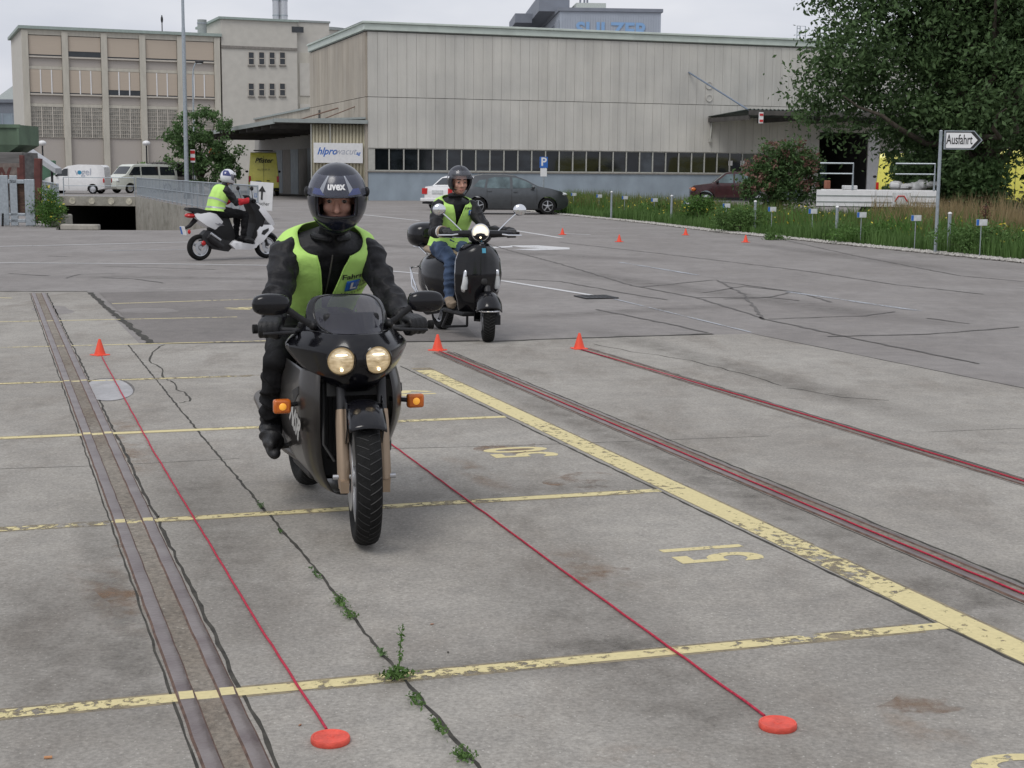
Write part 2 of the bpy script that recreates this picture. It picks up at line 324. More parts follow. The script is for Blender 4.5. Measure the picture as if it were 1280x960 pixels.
# rails set in the concrete
m_rail = mat('worn_rail_steel', (.155, .12, .115), .38, .55, var=.3, scale=6, col2=(.27, .235, .22), bump=.2, bscale=60)
m_rustr = mat('rail_edge_rust', (.115, .07, .052), .85, var=.45, scale=20, bump=.5, bscale=120)
m_fill = ground_mat('rail_bed_grit', (.19, .165, .135), (.27, .245, .21), (.14, .105, .075), .45, grain=120, bump=.8, lightspeck=.4)
def rail(name, p0, p1, gap, w=.048, w2=None):
    d = (p1-p0).normalized(); n = V(-d.y, d.x, 0); mb = MB(); w2 = w2 or w
    for s, ww in ((-1, w), (1, w2)):
        K = int((p1-p0).length/.12); rows = []
        for i in range(K+1):
            c = p0+(p1-p0)*(i/K)+n*(s*gap/2+.0008*sin(i*1.7+s)); a = ww/2+.0008*sin(i*2.3)
            rows.append([c+n*a+V(0, 0, .004), c+n*(a-.007)+V(0, 0, .0105), c-n*(a-.007)+V(0, 0, .0105), c-n*a+V(0, 0, .004)])
        nr3 = len(rows); fl_ = [q_ for r_ in rows for q_ in r_]
        for j_ in range(3): mb.add(fl_, [(i_*4+j_, i_*4+j_+1, (i_+1)*4+j_+1, (i_+1)*4+j_) for i_ in range(nr3-1)], 0 if j_ == 1 else 1)
    o = mb.build(name, [m_rail, m_rustr], None, smooth=50); tag(o, kind='structure')
    mb = MB(); strip(mb, [p0, p1], gap-w/2, .0050, 0, .2); flat(mb, 'rail_bed', m_fill)
    mb = MB(); strip(mb, [p0+n*(gap/2+w/2+.014), p1+n*(gap/2+w/2+.014)], .014, .0046, .006, .09); strip(mb, [p0-n*(gap/2+w/2+.012), p1-n*(gap/2+w/2+.012)], .008, .0046, .004, .11); flat(mb, 'rail_gap', m_dirt)
rl0, rl1 = gp(48, 367), gp(292, 950); dd = (rl1-rl0).normalized()
rail('rail_track', rl0, rl1+dd*2, .120, .058)
rr0, rr1 = gp(553, 441), gp(1280, 744); rail('rail_track', rr0, rr1+(rr1-rr0).normalized()*3, .105, .05, .035)
rs0, rs1 = gp(728, 436), gp(1280, 604); rail('rail_track', rs0, rs1+(rs1-rs0).normalized()*3, .075, .03, .022)
# yellow bay lines every 2.5 m
pA = gp(1180, 783.5); mb = MB(); mo = MB()
def thick_x(p):   # where the across-line through p meets the thick line
    return p
lat = (gp(1180, 783.5)-gp(20, 893)).normalized()
for k in range(0, 6):
    e = pA+U*(2.32*k)
    L_ = 12
    if k <= 3:
        strip(mb, [e-lat*L_, e], .068, .0052, 0, .3) if k != 3 else strip(mb, [e-lat*1.3-lat*L_, e-lat*1.3], .05, .0052, 0, .3)
        strip(mo, [e-lat*L_, e-lat*.1], .10, .0044, .0, .3)
    elif k < 6: strip(mb, [e-lat*8, e-lat*.6], .045, .0052, 0, .3)
strip(mb, [gp(140, 380), gp(345, 373.5)], .05, .0052, 0, .3)
strip(mb, [gp(-5, 372.5), gp(15, 373)], .05, .0052, 0, .3)
mr = MB(); dr_ = (rl1-rl0).normalized(); nr_ = V(-dr_.y, dr_.x, 0)
for k in range(0, 4):
    e = pA+U*(2.32*k)
    if k == 3: e = e-lat*1.3
    for s in (-1, 1):
        o_ = rl0+nr_*(s*.060); den = lat.x*dr_.y-lat.y*dr_.x; w_ = e-o_; t_ = (w_.x*dr_.y-w_.y*dr_.x)/den; c_ = e-lat*t_; strip(mr, [c_-lat*.021, c_+lat*.021], .068 if k < 3 else .05, .0110)
flat(mr, 'paint_on_rail', m_ynum)
flat(mb, 'parking_line', m_ypaint); flat(mo, 'old_parking_line', m_yold)
s0, s1 = gp(512, 461), gp(1300, 843); dn = (s1-s0).normalized(); nn = V(-dn.y, dn.x, 0)
if nn.x < 0: nn = -nn
mb = MB(); mo = MB(); off = .082
strip(mb, [s0+nn*off+dn*.15, s1+nn*off+dn*2], .138, .0052, .0, .4); strip(mo, [s0+nn*(off+.006), s1+nn*(off+.006)+dn*2], .16, .0044, .0, .4)
flat(mb, 'thick_yellow_line', m_ythick); flat(mo, 'old_yellow_line', m_yold)
# stencilled bay numbers, read from the right-hand side
def number(s, c):
    vs, fs = text_geo(s, .50, .012, 0, .62)
    lt = -lat; pts = [c+U*v.x+lt*v.y for v in vs]
    mb = MB(); mb.add([V(p.x, p.y, .0053) for p in pts], fs); flat(mb, 'painted_bay_number', m_ynum)
c51 = gp(893, 692)
for k, s in ((-1, '52'), (0, '51'), (1, '50'), (2, '49'), (3, '48')): number(s, c51+U*(2.32*k)-(lat*.18 if k < 0 else lat*0))
number('46', gp(305, 386)); number('47', gp(368, 408))
# white markings on the road
mb = MB()
strip(mb, [gp(-60, 309.5), gp(100, 306), gp(240, 302.5)], .13, .0045, 0, 1); strip(mb, [gp(-60, 328.5), gp(0, 328.7), gp(200, 330), gp(345, 332), gp(450, 336), gp(530, 342.5), gp(630, 351.5), gp(738, 369)], .10, .0046, 0, .5)
strip(mb, [gp(645, 288.5), gp(702, 297.5)], .14, .0045, 0, 1); strip(mb, [gp(702, 292), gp(738, 293.6)], .12, .0045, 0, 1); strip(mb, [gp(450, 268), gp(525, 276)], .13, .0045, 0, 1)
# arrow
def poly_px(mb, pts, z): mb.add([gp(*p, z) for p in pts], [tuple(range(len(pts)))])
poly_px(mb, [(612, 308.6), (640, 307.3), (641, 309), (613, 310.3)], .0045); poly_px(mb, [(636, 306.8), (672, 306.6), (712, 309.5), (712, 311.6), (668, 313), (640, 311.6), (675, 310.2), (652, 309.2)], .0046)
flat(mb, 'white_road_marking', m_wpaint)
mb = MB(); strip(mb, [gp(130, 313.5), gp(235, 312)], .1, .0046, 0, 1); strip(mb, [gp(775, 328), gp(872, 344)], .10, .0046, 0, 1); strip(mb, [gp(985, 365), gp(1150, 389)], .10, .0046, 0, 1); strip(mb, [gp(768, 374), gp(940, 416)], .04, .0046, 0, 1)
flat(mb, 'faded_road_marking', m_wfaint)
# light repair patch, drain, stains
m_patch = ground_mat('light_mortar', (.36, .36, .37), (.44, .44, .45), (.28, .27, .26), .12, lightspeck=.2)
c = gp(134, 487); mb = MB(); K = 28
def blob(mb, pxs, z): mb.add([gp(*p, z) for p in pxs], [tuple(range(len(pxs)))])
blob(mb, [(134+32*cos(a)*(1+.06*sin(3*a)), 487+13.5*sin(a)) if cos(a) > -.75 else (110, 487+13.5*sin(a)) for a in [i*2*pi/K for i in range(K)]], .0048); flat(mb, 'mortar_patch', m_patch)
mb = MB(); blob(mb, [(134+34.5*cos(a), 487+14.6*sin(a)) for a in [i*2*pi/K for i in range(K)]], .0046); flat(mb, 'mortar_patch_edge', m_tar)
mb = MB(); blob(mb, [(66+24*cos(a)*(1+.2*sin(4*a)), 388+6*sin(a)) for a in [i*2*pi/K for i in range(K)]], .0046); blob(mb, [(185+38*cos(a)*(1+.1*sin(5*a)), 388+3.2*sin(a)) for a in [i*2*pi/K for i in range(K)]], .0046); flat(mb, 'old_mortar_patch', m_asph)
mb = MB()
for px, py, a, bb in ((150, 720, 30, 40), (760, 720, 60, 12), (735, 600, 50, 10), (640, 560, 40, 8), (1150, 880, 50, 14), (700, 900, 60, 12)):
    blob(mb, [(px+a*cos(t)*(1+.25*sin(3*t+px)), py+bb*sin(t)) for t in [i*2*pi/K for i in range(K)]], .0042+.00005*(px % 3))
flat(mb, 'rust_stain', m_rust)
dr = thing('drain_grate', 'small cast iron drain grate set in the asphalt at the end of the white line', 'drain', gp(745, 372)+V(0, 0, .004), radians(18))
mb = MB(); mb.bx(-.22, .22, -.22, -.18, 0, .012); mb.bx(-.22, .22, .18, .22, 0, .012); mb.bx(-.22, -.18, -.18, .18, 0, .012); mb.bx(.18, .22, -.18, .18, 0, .012); mb.build('frame', m_dark, dr, None)
mb = MB(); [mb.bx(-.17+i*.056, -.135+i*.056, -.18, .18, 0, .010) for i in range(7)]; mb.build('bars', m_dark, dr, None)
# ---------------------------------------------------------------- underpass ramp
rp_ = MB(); zb = -3.3
A, B, C_, D_, E_ = PA
def wall_quad(mb, p, q, z0, z1): mb.add([(p.x, p.y, z0), (q.x, q.y, z0), (q.x, q.y, z1), (p.x, p.y, z1)], [(0, 1, 2, 3)])
for p, q in ((A, B), (B, C_), (C_, D_), (E_, A)): wall_quad(rp_, p, q, zb, 0.0)
tag(rp_.build('ramp_wall', m_wall, None, None), 'stained concrete retaining wall lining the sunken ramp of the underpass', 'retaining wall')
mb = MB(); mb.add([(p.x, p.y, zb) for p in PA], [tuple(range(5))]); d = (D_-E_).normalized(); n = V(-d.y, d.x, 0)
if n.y < 0: n = -n
mb.add([(E_.x, E_.y, zb), (D_.x, D_.y, zb), ((D_+n*30).x, (D_+n*30).y, zb), ((E_+n*30).x, (E_+n*30).y, zb)], [(0, 1, 2, 3)])
tag(mb.build('ramp_floor', m_asph2, None, None), kind='structure')
tn = thing('underpass', 'dark underpass opening below a weathered concrete beam on four round lamps', 'underpass', (0, 0, 0))
tn['label'] = 'dark mouth of the underpass below a weathered concrete beam'
mb = MB(); w = (D_-E_).length; R3 = Matrix.Rotation(math.atan2(d.y, d.x), 3, 'Z'); 
mid = E_.lerp(D_, .5)
mb.box(mid+n*.25+V(0, 0, -.30), (w-.02, .5, .56), rot=R3)
mb.build('beam', m_wall, tn, None, bevel=.02)
mb = MB()
m_void = mat('painted_recess_shade', (.05, .05, .05), .9)  # near-black colour paints in the shade inside tunnel, dock and shelter
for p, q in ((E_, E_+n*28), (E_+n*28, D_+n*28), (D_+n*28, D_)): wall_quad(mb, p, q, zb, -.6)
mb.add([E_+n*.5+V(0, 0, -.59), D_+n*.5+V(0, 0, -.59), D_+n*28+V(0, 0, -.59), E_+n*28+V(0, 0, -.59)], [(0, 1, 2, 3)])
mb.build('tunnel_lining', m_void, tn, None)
m_spot = mat('pale_disc', (.5, .47, .38), .8, var=.3)
for f in (.19, .44, .69, .92):
    mb = MB(); mb.lathe([(0.001, 0), (.19, 0), (.19, .03), (.001, .03)], E_.lerp(D_, f)-n*.03+V(0, 0, -.3), n=16, rot=Matrix((( d.x, 0, n.x), (d.y, 0, n.y), (0, 1, 0)))); mb.build('drain_outlet', m_spot, tn)
# railings
def railing(name, label, p, q, h=1.08, bars=True, posts=1.6, step=.12, z0=0):
    L = (q-p).length; root = thing(name, label, 'railing', p, math.atan2((q-p).y, (q-p).x))
    mb = MB(); mb.tube([(0, 0, h+z0), (L, 0, h+z0)], .024, 8); mb.build('top_rail', m_steel, root)
    mb = MB(); mb.tube([(0, 0, h*.55+z0), (L, 0, h*.55+z0)], .018, 8); 
    if bars: mb.tube([(0, 0, .1+z0), (L, 0, .1+z0)], .018, 8)
    mb.build('mid_rail', m_steel, root)
    k = max(1, round(L/posts))
    for i in range(k+1): MB().bx(L*i/k-.022, L*i/k+.022, -.022, .022, z0, h+z0).build('post', m_steel, root, None)
    if bars:
        mb = MB(); [mb.bx(x*step, x*step+.013, -.006, .006, .1+z0, h+z0) for x in range(1, int(L/step))]; mb.build('bars', m_steel, root, None)
    return root
railing('railing', 'long galvanised railing with vertical bars on top of the ramp wall', D_+V(.12, 0, 0), C_+V(.12, 0, 0), step=.16, posts=1.9)
railing('railing', 'thin open railing on the beam above the underpass mouth', E_+n*.2+d*.3, D_+n*.2-d*.1, bars=False, posts=3)
railing('railing', 'short barred railing between the weeds and the concrete block', gp(52, 262), gp(74, 276), step=.1, posts=2, h=1.1)
# kerb blocks at the ramp edge
o = MB().box(gp(73, 284)+V(0, .3, .17), (.42, .7, .34)).build('concrete_block', m_wall, None, None, bevel=.05); tag(o, 'chunky weathered concrete block at the foot of the short railing', 'block')
o = MB().box(gp(99, 287.6)+V(0, .12, .07), (.98, .25, .15), .02).build('kerb_stone', m_wall, None, None, bevel=.03); tag(o, 'low concrete kerb stone in front of the underpass mouth', 'kerb stone')

# soft grime where tyres and water darken the slabs
def grime(name, col, lo, hi, sc, st):
    m = bpy.data.materials.new(name); m.use_nodes = True; n = m.node_tree; b = n.nodes['Principled BSDF']; L = n.links.new
    t = n.nodes.new('ShaderNodeTexCoord'); q = n.nodes.new('ShaderNodeTexNoise'); q.inputs['Scale'].default_value = sc; q.inputs['Detail'].default_value = 9; q.inputs['Roughness'].default_value = .72; L(t.outputs['Object'], q.inputs[0])
    r = n.nodes.new('ShaderNodeMapRange'); r.inputs[1].default_value = lo; r.inputs[2].default_value = hi; r.inputs[4].default_value = st; L(q.outputs[0], r.inputs[0])
    at_ = n.nodes.new('ShaderNodeAttribute'); at_.attribute_name = 'fade'; mu = n.nodes.new('ShaderNodeMath'); mu.operation = 'MULTIPLY'; L(r.outputs[0], mu.inputs[0]); L(at_.outputs['Fac'], mu.inputs[1])
    tr = n.nodes.new('ShaderNodeBsdfTransparent'); ms = n.nodes.new('ShaderNodeMixShader'); b.inputs['Base Color'].default_value = (*col, 1); b.inputs['Roughness'].default_value = .9; L(mu.outputs[0], ms.inputs[0]); L(tr.outputs[0], ms.inputs[1]); L(b.outputs[0], ms.inputs[2]); L(ms.outputs[0], n.nodes['Material Output'].inputs[0]); return m
m_grime = grime('dark_grime', (.06, .055, .048), .38, .72, 5, .40); m_ochre = grime('rust_bloom', (.27, .16, .085), .45, .75, 4, .7)
def band(name, p, q, w, z, m):
    d = (q-p); n_ = V(-d.y, d.x, 0).normalized(); K = max(2, int(d.length/.3)); N = 8; vs = []; fd = []
    for i in range(K+1):
        for j in range(N+1):
            c = p+d*(i/K)+n_*((j/N-.5)*w); vs.append((c.x, c.y, z)); e = min(1, min(i, K-i)/max(1, K*.25)); fd.append(max(0, cos((j/N-.5)*pi))*e)
    mb = MB(); mb.add(vs, [(i*(N+1)+j, i*(N+1)+j+1, (i+1)*(N+1)+j+1, (i+1)*(N+1)+j) for i in range(K) for j in range(N)])
    o = mb.build(name, m, None, None, merge=False); a = o.data.attributes.new('fade', 'FLOAT', 'POINT'); a.data.foreach_set('value', fd); return tag(o, kind='structure')
zz_ = .00405
def nz_(): 
    global zz_; zz_ += .00002; return zz_
for a_, b_, w_ in (((215, 560), (360, 880), .5), ((30, 700), (130, 960), .6), ((560, 455), (1000, 655), .30), ((640, 690), (1000, 1000), .7), ((820, 560), (1280, 790), .45), ((700, 400), (1280, 560), .5), ((110, 620), (205, 950), .25), ((300, 640), (900, 600), .5), ((1050, 880), (1280, 700), .6), ((380, 860), (900, 800), .35)):
    band('grime_band', gp(*a_), gp(*b_), w_, nz_(), m_grime)
for a_, b_, w_ in (((105, 700), (190, 800), .25), ((690, 680), (790, 745), .22), ((760, 930), (860, 980), .3), ((560, 570), (640, 620), .2), ((1130, 860), (1180, 950), .25), ((150, 520), (170, 600), .3)):
    band('rust_bloom', gp(*a_), gp(*b_), w_, nz_(), m_ochre)
for a_, b_, w_ in (((0, 345), (600, 352), .8), ((640, 330), (1280, 420), .9), ((600, 400), (950, 380), .6), ((350, 300), (900, 330), 1.2), ((900, 300), (1280, 350), 1.0)):
    band('tyre_track', gp(*a_), gp(*b_), w_, nz_(), m_grime)
# ================================================================ BUILDINGS
def panel_mat(name, c1, c2, pw, streak=1.0, dirt=(.55, .53, .5)):   # vertical concrete panels, each its own tone, rain streaks
    m = bpy.data.materials.new(name); m.use_nodes = True; n = m.node_tree; b = n.nodes['Principled BSDF']; L = n.links.new
    t = n.nodes.new('ShaderNodeTexCoord'); sx = n.nodes.new('ShaderNodeSeparateXYZ'); L(t.outputs['Object'], sx.inputs[0])
    ad = n.nodes.new('ShaderNodeMath'); ad.operation = 'ADD'; L(sx.outputs[0], ad.inputs[0]); L(sx.outputs[1], ad.inputs[1])
    dv = n.nodes.new('ShaderNodeMath'); dv.operation = 'DIVIDE'; dv.inputs[1].default_value = pw; L(ad.outputs[0], dv.inputs[0])
    fl = n.nodes.new('ShaderNodeMath'); fl.operation = 'FLOOR'; L(dv.outputs[0], fl.inputs[0])
    zz = n.nodes.new('ShaderNodeMath'); zz.operation = 'GREATER_THAN'; zz.inputs[1].default_value = 5.6; L(sx.outputs[2], zz.inputs[0])
    wn = n.nodes.new('ShaderNodeTexWhiteNoise'); wn.noise_dimensions = '2D'; cb = n.nodes.new('ShaderNodeCombineXYZ'); L(fl.outputs[0], cb.inputs[0]); L(zz.outputs[0], cb.inputs[1]); L(cb.outputs[0], wn.inputs[0])
    mpn = n.nodes.new('ShaderNodeMapping'); mpn.inputs['Scale'].default_value = (3, 3, .28); L(t.outputs['Object'], mpn.inputs[0])
    q = n.nodes.new('ShaderNodeTexNoise'); q.inputs['Scale'].default_value = 1.2; q.inputs['Detail'].default_value = 7; q.inputs['Roughness'].default_value = .65; L(mpn.outputs[0], q.inputs[0])
    mixv = n.nodes.new('ShaderNodeMath'); mixv.operation = 'MULTIPLY_ADD'; mixv.inputs[1].default_value = .35; L(wn.outputs[0], mixv.inputs[0]); L(q.outputs[0], mixv.inputs[2])
    r = n.nodes.new('ShaderNodeValToRGB'); r.color_ramp.elements[0].position = .40; r.color_ramp.elements[1].position = .92
    r.color_ramp.elements[0].color = (*c1, 1); r.color_ramp.elements[1].color = (*c2, 1); L(mixv.outputs[0], r.inputs[0])
    q2 = n.nodes.new('ShaderNodeTexNoise'); q2.inputs['Scale'].default_value = .35; q2.inputs['Detail'].default_value = 4; L(t.outputs['Object'], q2.inputs[0])
    r2 = n.nodes.new('ShaderNodeValToRGB'); r2.color_ramp.elements[0].position = .3; r2.color_ramp.elements[0].color = (.86, .86, .86, 1); r2.color_ramp.elements[1].position = .7; r2.color_ramp.elements[1].color = (1.08, 1.07, 1.05, 1); L(q2.outputs[0], r2.inputs[0])
    x = n.nodes.new('ShaderNodeMix'); x.data_type = 'RGBA'; x.blend_type = 'MULTIPLY'; x.inputs[0].default_value = 1; L(r.outputs[0], x.inputs[6]); L(r2.outputs[0], x.inputs[7])
    L(x.outputs[2], b.inputs['Base Color']); b.inputs['Roughness'].default_value = .9
    bn = n.nodes.new('ShaderNodeBump'); bn.inputs['Strength'].default_value = .25; bn.inputs['Distance'].default_value = .02
    q3 = n.nodes.new('ShaderNodeTexNoise'); q3.inputs['Scale'].default_value = 12; L(t.outputs['Object'], q3.inputs[0]); L(q3.outputs[0], bn.inputs['Height']); L(bn.outputs[0], b.inputs['Normal'])
    return m
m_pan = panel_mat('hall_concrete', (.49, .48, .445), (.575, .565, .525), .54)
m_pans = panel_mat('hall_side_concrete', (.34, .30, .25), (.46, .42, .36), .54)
m_joint = mat('panel_joint', (.22, .205, .185), .9, var=.2)
m_plinth = mat('blue_grey_render', (.27, .32, .365), .75, var=.13, scale=1.2, bump=.3, bscale=20, stretch=(1, 1, .6))
m_roofed = mat('pale_green_roof_edge', (.52, .58, .53), .5, var=.08, scale=2)
m_frame = mat('pale_window_frame', (.42, .42, .38), .5, var=.08)
m_corr = mat('corrugated_yellow_sheet', (.42, .385, .28), .6, var=.12, scale=3, stretch=(3, 3, .4))
m_cedge = mat('canopy_edge', (.30, .33, .32), .5, var=.1)
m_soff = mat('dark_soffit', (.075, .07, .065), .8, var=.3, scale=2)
HA = radians(18.5); HO = V(-7.9, 81, 0)
hall = thing('factory_hall', 'large concrete panel hall with a long ribbon of dark windows over a blue grey plinth', 'factory', HO, HA)
HL, HD, HT = 62, 15.8, 9.5
def panels(mb, x0, x1, z0, z1, pw, y=0., side=False):
    n = round((x1-x0)/pw)
    for i in range(n):
        a = x0+(x1-x0)*i/n+.006; b = x0+(x1-x0)*(i+1)/n-.006
        if side: mb.bx(y, y+.12, a, b, z0, z1)
        else: mb.bx(a, b, y, y+.12, z0, z1)
DX0, DX1 = wallpt(1021, 230, HO, HA)[0], wallpt(1086, 230, HO, HA)[0]     # dock door
z_sill, z_head, z_j = 1.62, 2.83, 5.55
mb = MB(); WX1 = DX0-1.2
panels(mb, 0, WX1+.0, z_head, z_j-.03, .54, -.12); panels(mb, WX1, DX0, 0, z_j-.03, .54, -.12); panels(mb, 0, HL, z_j, HT-.55, .54, -.12)
panels(mb, DX0, DX1, 4.1, z_j-.03, .54, -.12); panels(mb, DX1, HL, 0, z_j-.03, .54, -.12)
mb.build('panel_wall', m_pan, hall, None)
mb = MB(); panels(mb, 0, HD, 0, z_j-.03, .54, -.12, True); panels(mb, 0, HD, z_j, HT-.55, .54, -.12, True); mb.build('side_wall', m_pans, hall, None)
mb = MB()   # backing, with the dock door left open
mb.bx(.01, WX1, .30, .5, .02, HT-.5); mb.bx(0, WX1, 0, .3, z_head+.02, HT-.5); mb.bx(WX1, DX0-.02, 0, .4, 0, HT-.5); mb.bx(DX0-.02, DX1+.02, 0, .4, 4.12, HT-.5); mb.bx(DX1+.02, HL, 0, .4, 0, HT-.5); mb.bx(0, .3, .5, HD, 0, HT-.5); mb.bx(HL-.3, HL, .4, HD, 0, HT-.5)
mb.bx(0.3, HL-.3, HD-.3, HD, 0, HT-.5)
mb.build('wall_core', m_joint, hall, None)
MB().bx(-.15, HL, -.05, HD, HT-.5, HT-.44).build('roof', m_cedge, hall, None)
mb = MB(); mb.bx(-.22, HL, -.24, .2, HT-.46, HT-.12); mb.bx(-.22, .2, .2, HD, HT-.46, HT-.12); mb.build('roof_edge', m_roofed, hall, None, bevel=.02)
mb = MB(); mb.bx(-.30, HL, -.34, .3, HT-.118, HT); mb.bx(-.30, .3, .3, HD, HT-.118, HT); mb.build('coping', m_roofed, hall, None, bevel=.02)
mb = MB(); mb.bx(0.02, WX1-.02, -.10, .28, 0, z_sill-.1); mb.build('plinth', m_plinth, hall, None)
MB().bx(-.02, WX1, -.16, .28, z_sill-.098, z_sill-.03).build('window_sill', m_joint, hall, None)
mb = MB(); x = .35; k = 0
gl = [mat('hall_window_glass', (.012, .015, .018), .07, var=.9, scale=.9, spec=.6, stretch=(1, 1, 2.5)), mat('dark_glass_green', (.03, .04, .02), .1, var=.8, scale=1.2), mat('dark_glass_blue', (.05, .06, .07), .1, var=.6, scale=1.1), mat('dark_glass_deep', (.008, .01, .012), .05, var=.4, scale=2)]
fr = MB(); fr.bx(.0, WX1, -.06, .04, z_sill-.03, z_sill+.03); fr.bx(.0, WX1, -.06, .04, z_head-.05, z_head)
while x < WX1-.5:
    g = gl[0] if k % 3 else gl[3]
    px = 462+k*17.2
    if k in (27, 28): g = gl[1]
    if k in (19, 29, 31, 32, 33): g = gl[2]
    MB().bx(x+.03, x+.79, 0.0, .02, z_sill+.03, z_head-.05).build('window', g, hall, None)
    fr.bx(x-.028, x+.028, -.08, .04, z_sill+.03, z_head-.05); x += .82; k += 1
fr.bx(x-.028, x+.028, -.08, .04, z_sill+.03, z_head-.05); fr.bx(.02, .32, -.07, .04, z_sill+.03, z_head-.05)
fr.build('window_frame', m_frame, hall, None)
# things behind the glass: pale papers taped to two panes
for px in (913, 928):
    s, z = wallpt(px, 204, HO, HA); MB().bx(s-.13, s+.13, -.012, -.004, z-.14, z+.14).build('paper_notice', m_white, hall, None)
# dock opening interior
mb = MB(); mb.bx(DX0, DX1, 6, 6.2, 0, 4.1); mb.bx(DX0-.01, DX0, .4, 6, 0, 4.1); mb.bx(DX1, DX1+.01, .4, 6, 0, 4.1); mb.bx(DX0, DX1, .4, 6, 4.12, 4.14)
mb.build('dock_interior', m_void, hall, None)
mb = MB(); [mb.bx(DX0+.3+i*.55, DX0+.75+i*.55, 3, 3.3, .9+.1*(i % 2), 2.3-.2*(i % 3)) for i in range(4)]; mb.build('stored_racks', mat('teal_machine', (.05, .09, .09), .6), hall, None)
MB().bx(DX1-.28, DX1+.5, -.22, -.13, .6, 4.2).build('dock_door', m_white, hall, None)
# vents and bracket on the front
for px, py, r in ((885, 107, .22), (885, 123, .20)):
    s, z = wallpt(px, py, HO, HA); mb = MB(); mb.lathe([(r, 0), (r, -.04), (r*.82, -.04), (r*.8, -.01), (.001, -.01)], (s, -.13, z), 'Y', 20); mb.build('round_vent_cover', m_pan, hall)
# right-hand canopy
cx, cz = wallpt(884, 147, HO, HA)
can = thing('dock_canopy', 'dark corrugated canopy jutting out above the loading dock', 'canopy', HO+Matrix.Rotation(HA, 3, 'Z')@V(cx, -.13, 0), HA)
mb = MB(); CW = 26; K = 260
mb.grid(lambda u, v: (u*CW, -5.1*v, 4.86+.24*v+.035*sin(u*CW*2*pi/.25)), 1040, 1); mb.build('corrugated_roof', mat('dark_green_sheet', (.07, .09, .08), .5, var=.2), can, 60, solid=.02)
mb = MB(); mb.box((CW/2, -5.08, 4.93), (CW, .1, .26)); mb.bx(0, .12, -5.0, 0, 4.55, 4.78); [mb.bx(i*3.2, i*3.2+.12, -5, 0, 4.55, 4.8) for i in range(1, 8)]; mb.build('beam', m_soff, can, None)
mb = MB(); mb.tube([(.1, -4.9, 5.05), (-2.2+.9, 0, 7.35)], .05, 8); mb.build('tie_rod', mat('blue_steel', (.16, .20, .26), .5), can)
mb = MB(); mb.tube([(.25, -.05, 4.7), (.12, -.1, 3.6)], .05, 8); mb.box((.11, -.1, 3.5), (.14, .14, .2)); mb.build('down_pipe', m_frame, can)
mb = MB(); mb.bx(.55, .8, -5.24, -5.16, 4.35, 4.95); mb.build('warning_board', m_white, can, None); MB().bx(.57, .78, -5.26, -5.245, 4.75, 4.88).build('red_band', m_red, can, None); MB().bx(.57, .78, -5.26, -5.245, 4.42, 4.55).build('red_band', m_red, can, None)
# roof ladder
rx, rz_ = wallpt(997, 50, HO, HA); ld = thing('roof_ladder', 'small galvanised access ladder hoop above the roof edge of the hall', 'ladder', HO+Matrix.Rotation(HA, 3, 'Z')@V(rx, .1, HT), HA)
mb = MB(); mb.tube([(0, 0, 0), (0, 0, .75), (.55, 0, .75), (.55, 0, 0)], .03, 6); mb.tube([(.2, 0, 0), (.2, 0, .75)], .03, 6); mb.build('hoop', m_steel, ld); [MB().tube([(0, 0, .2*i), (.2, 0, .2*i)], .02, 6).build('rung', m_steel, ld) for i in (1, 2, 3)]
# lower annex along the left side of the hall, with the big canopy
ann = thing('workshop_annex', 'low side wing with grey doors under the long left canopy', 'workshop', HO, HA)
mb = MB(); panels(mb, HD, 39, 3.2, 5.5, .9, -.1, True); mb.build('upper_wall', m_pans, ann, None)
mb = MB(); mb.bx(0.02, 8, HD+.02, 38.9, 0, 5.4); mb.build('wall_core', m_joint, ann, None)
mb = MB(); mb.bx(-.2, 8, HD, 39.1, 5.5, 5.62); mb.build('roof', m_cedge, ann, None)
m_door = mat('grey_blue_door', (.20, .23, .25), .6, var=.15, scale=2); m_doorb = mat('brown_grey_door', (.17, .155, .135), .7, var=.15, scale=2)
mb = MB(); mb.bx(-.14, -.10, 13.6, 38.9, 3.0, 4.1); mb.build('fascia_board', mat('pale_fascia', (.33, .32, .30), .8), ann, None)
for i in range(6):
    a = 1.2+i*6.2; MB().bx(-.2, -.14, a, a+2.9, 0, 3.0).build('door', m_door, ann, None); MB().bx(-.2, -.14, a+2.95, a+6.1, 0, 3.0).build('door', m_doorb, ann, None)
s1_ = HO+Matrix.Rotation(HA, 3, 'Z')@V(-.13, 13.2, 5.0); mb = MB(); mb.bx(-.16, -.13, 12.4, 12.9, 4.6, 5.3); mb.build('window', m_glass, hall, None)
mb = MB(); mb.tube([(-.2, 5, 4.25), (-.2, 14, 4.4)], .04, 6); mb.tube([(-1.4, 6, 4.45), (-.16, 2.5, 5.1)], .03, 6); mb.tube([(-2.2, 12, 4.45), (-.16, 7, 5.2)], .04, 6); mb.build('tie_rod', mat('rusty_rod', (.18, .11, .08), .8), ann)
lc = thing('side_canopy', 'broad flat canopy on the left side of the concrete hall', 'canopy', HO, HA)
mb = MB()
def cz_(x, y): return 4.36+x*.045-.0*y
rings = []
for y in (-.05, 12, 24, 36.5):
    rings.append([(-5.0, y, cz_(-5, y)), (-.12, y, cz_(0, y)), (-.12, y, cz_(0, y)+.1), (-5.0, y, cz_(-5, y)+.1)])
mb.loft(rings); mb.build('deck', m_cedge, lc, None)
mb = MB(); mb.bx(-5.1, -.02, -.14, -.06, 4.1, 4.30); mb.build('front_fascia', m_cedge, lc, None)
mb = MB(); mb.bx(-5.12, -5.02, -.05, 36.5, 4.02, 4.26); mb.build('side_fascia', m_cedge, lc, None)
mb = MB(); [mb.bx(-5.0, -.2, 1.5+i*2.9, 1.62+i*2.9, 3.82, 4.1) for i in range(12)]; mb.build('beam', m_soff, lc, None)
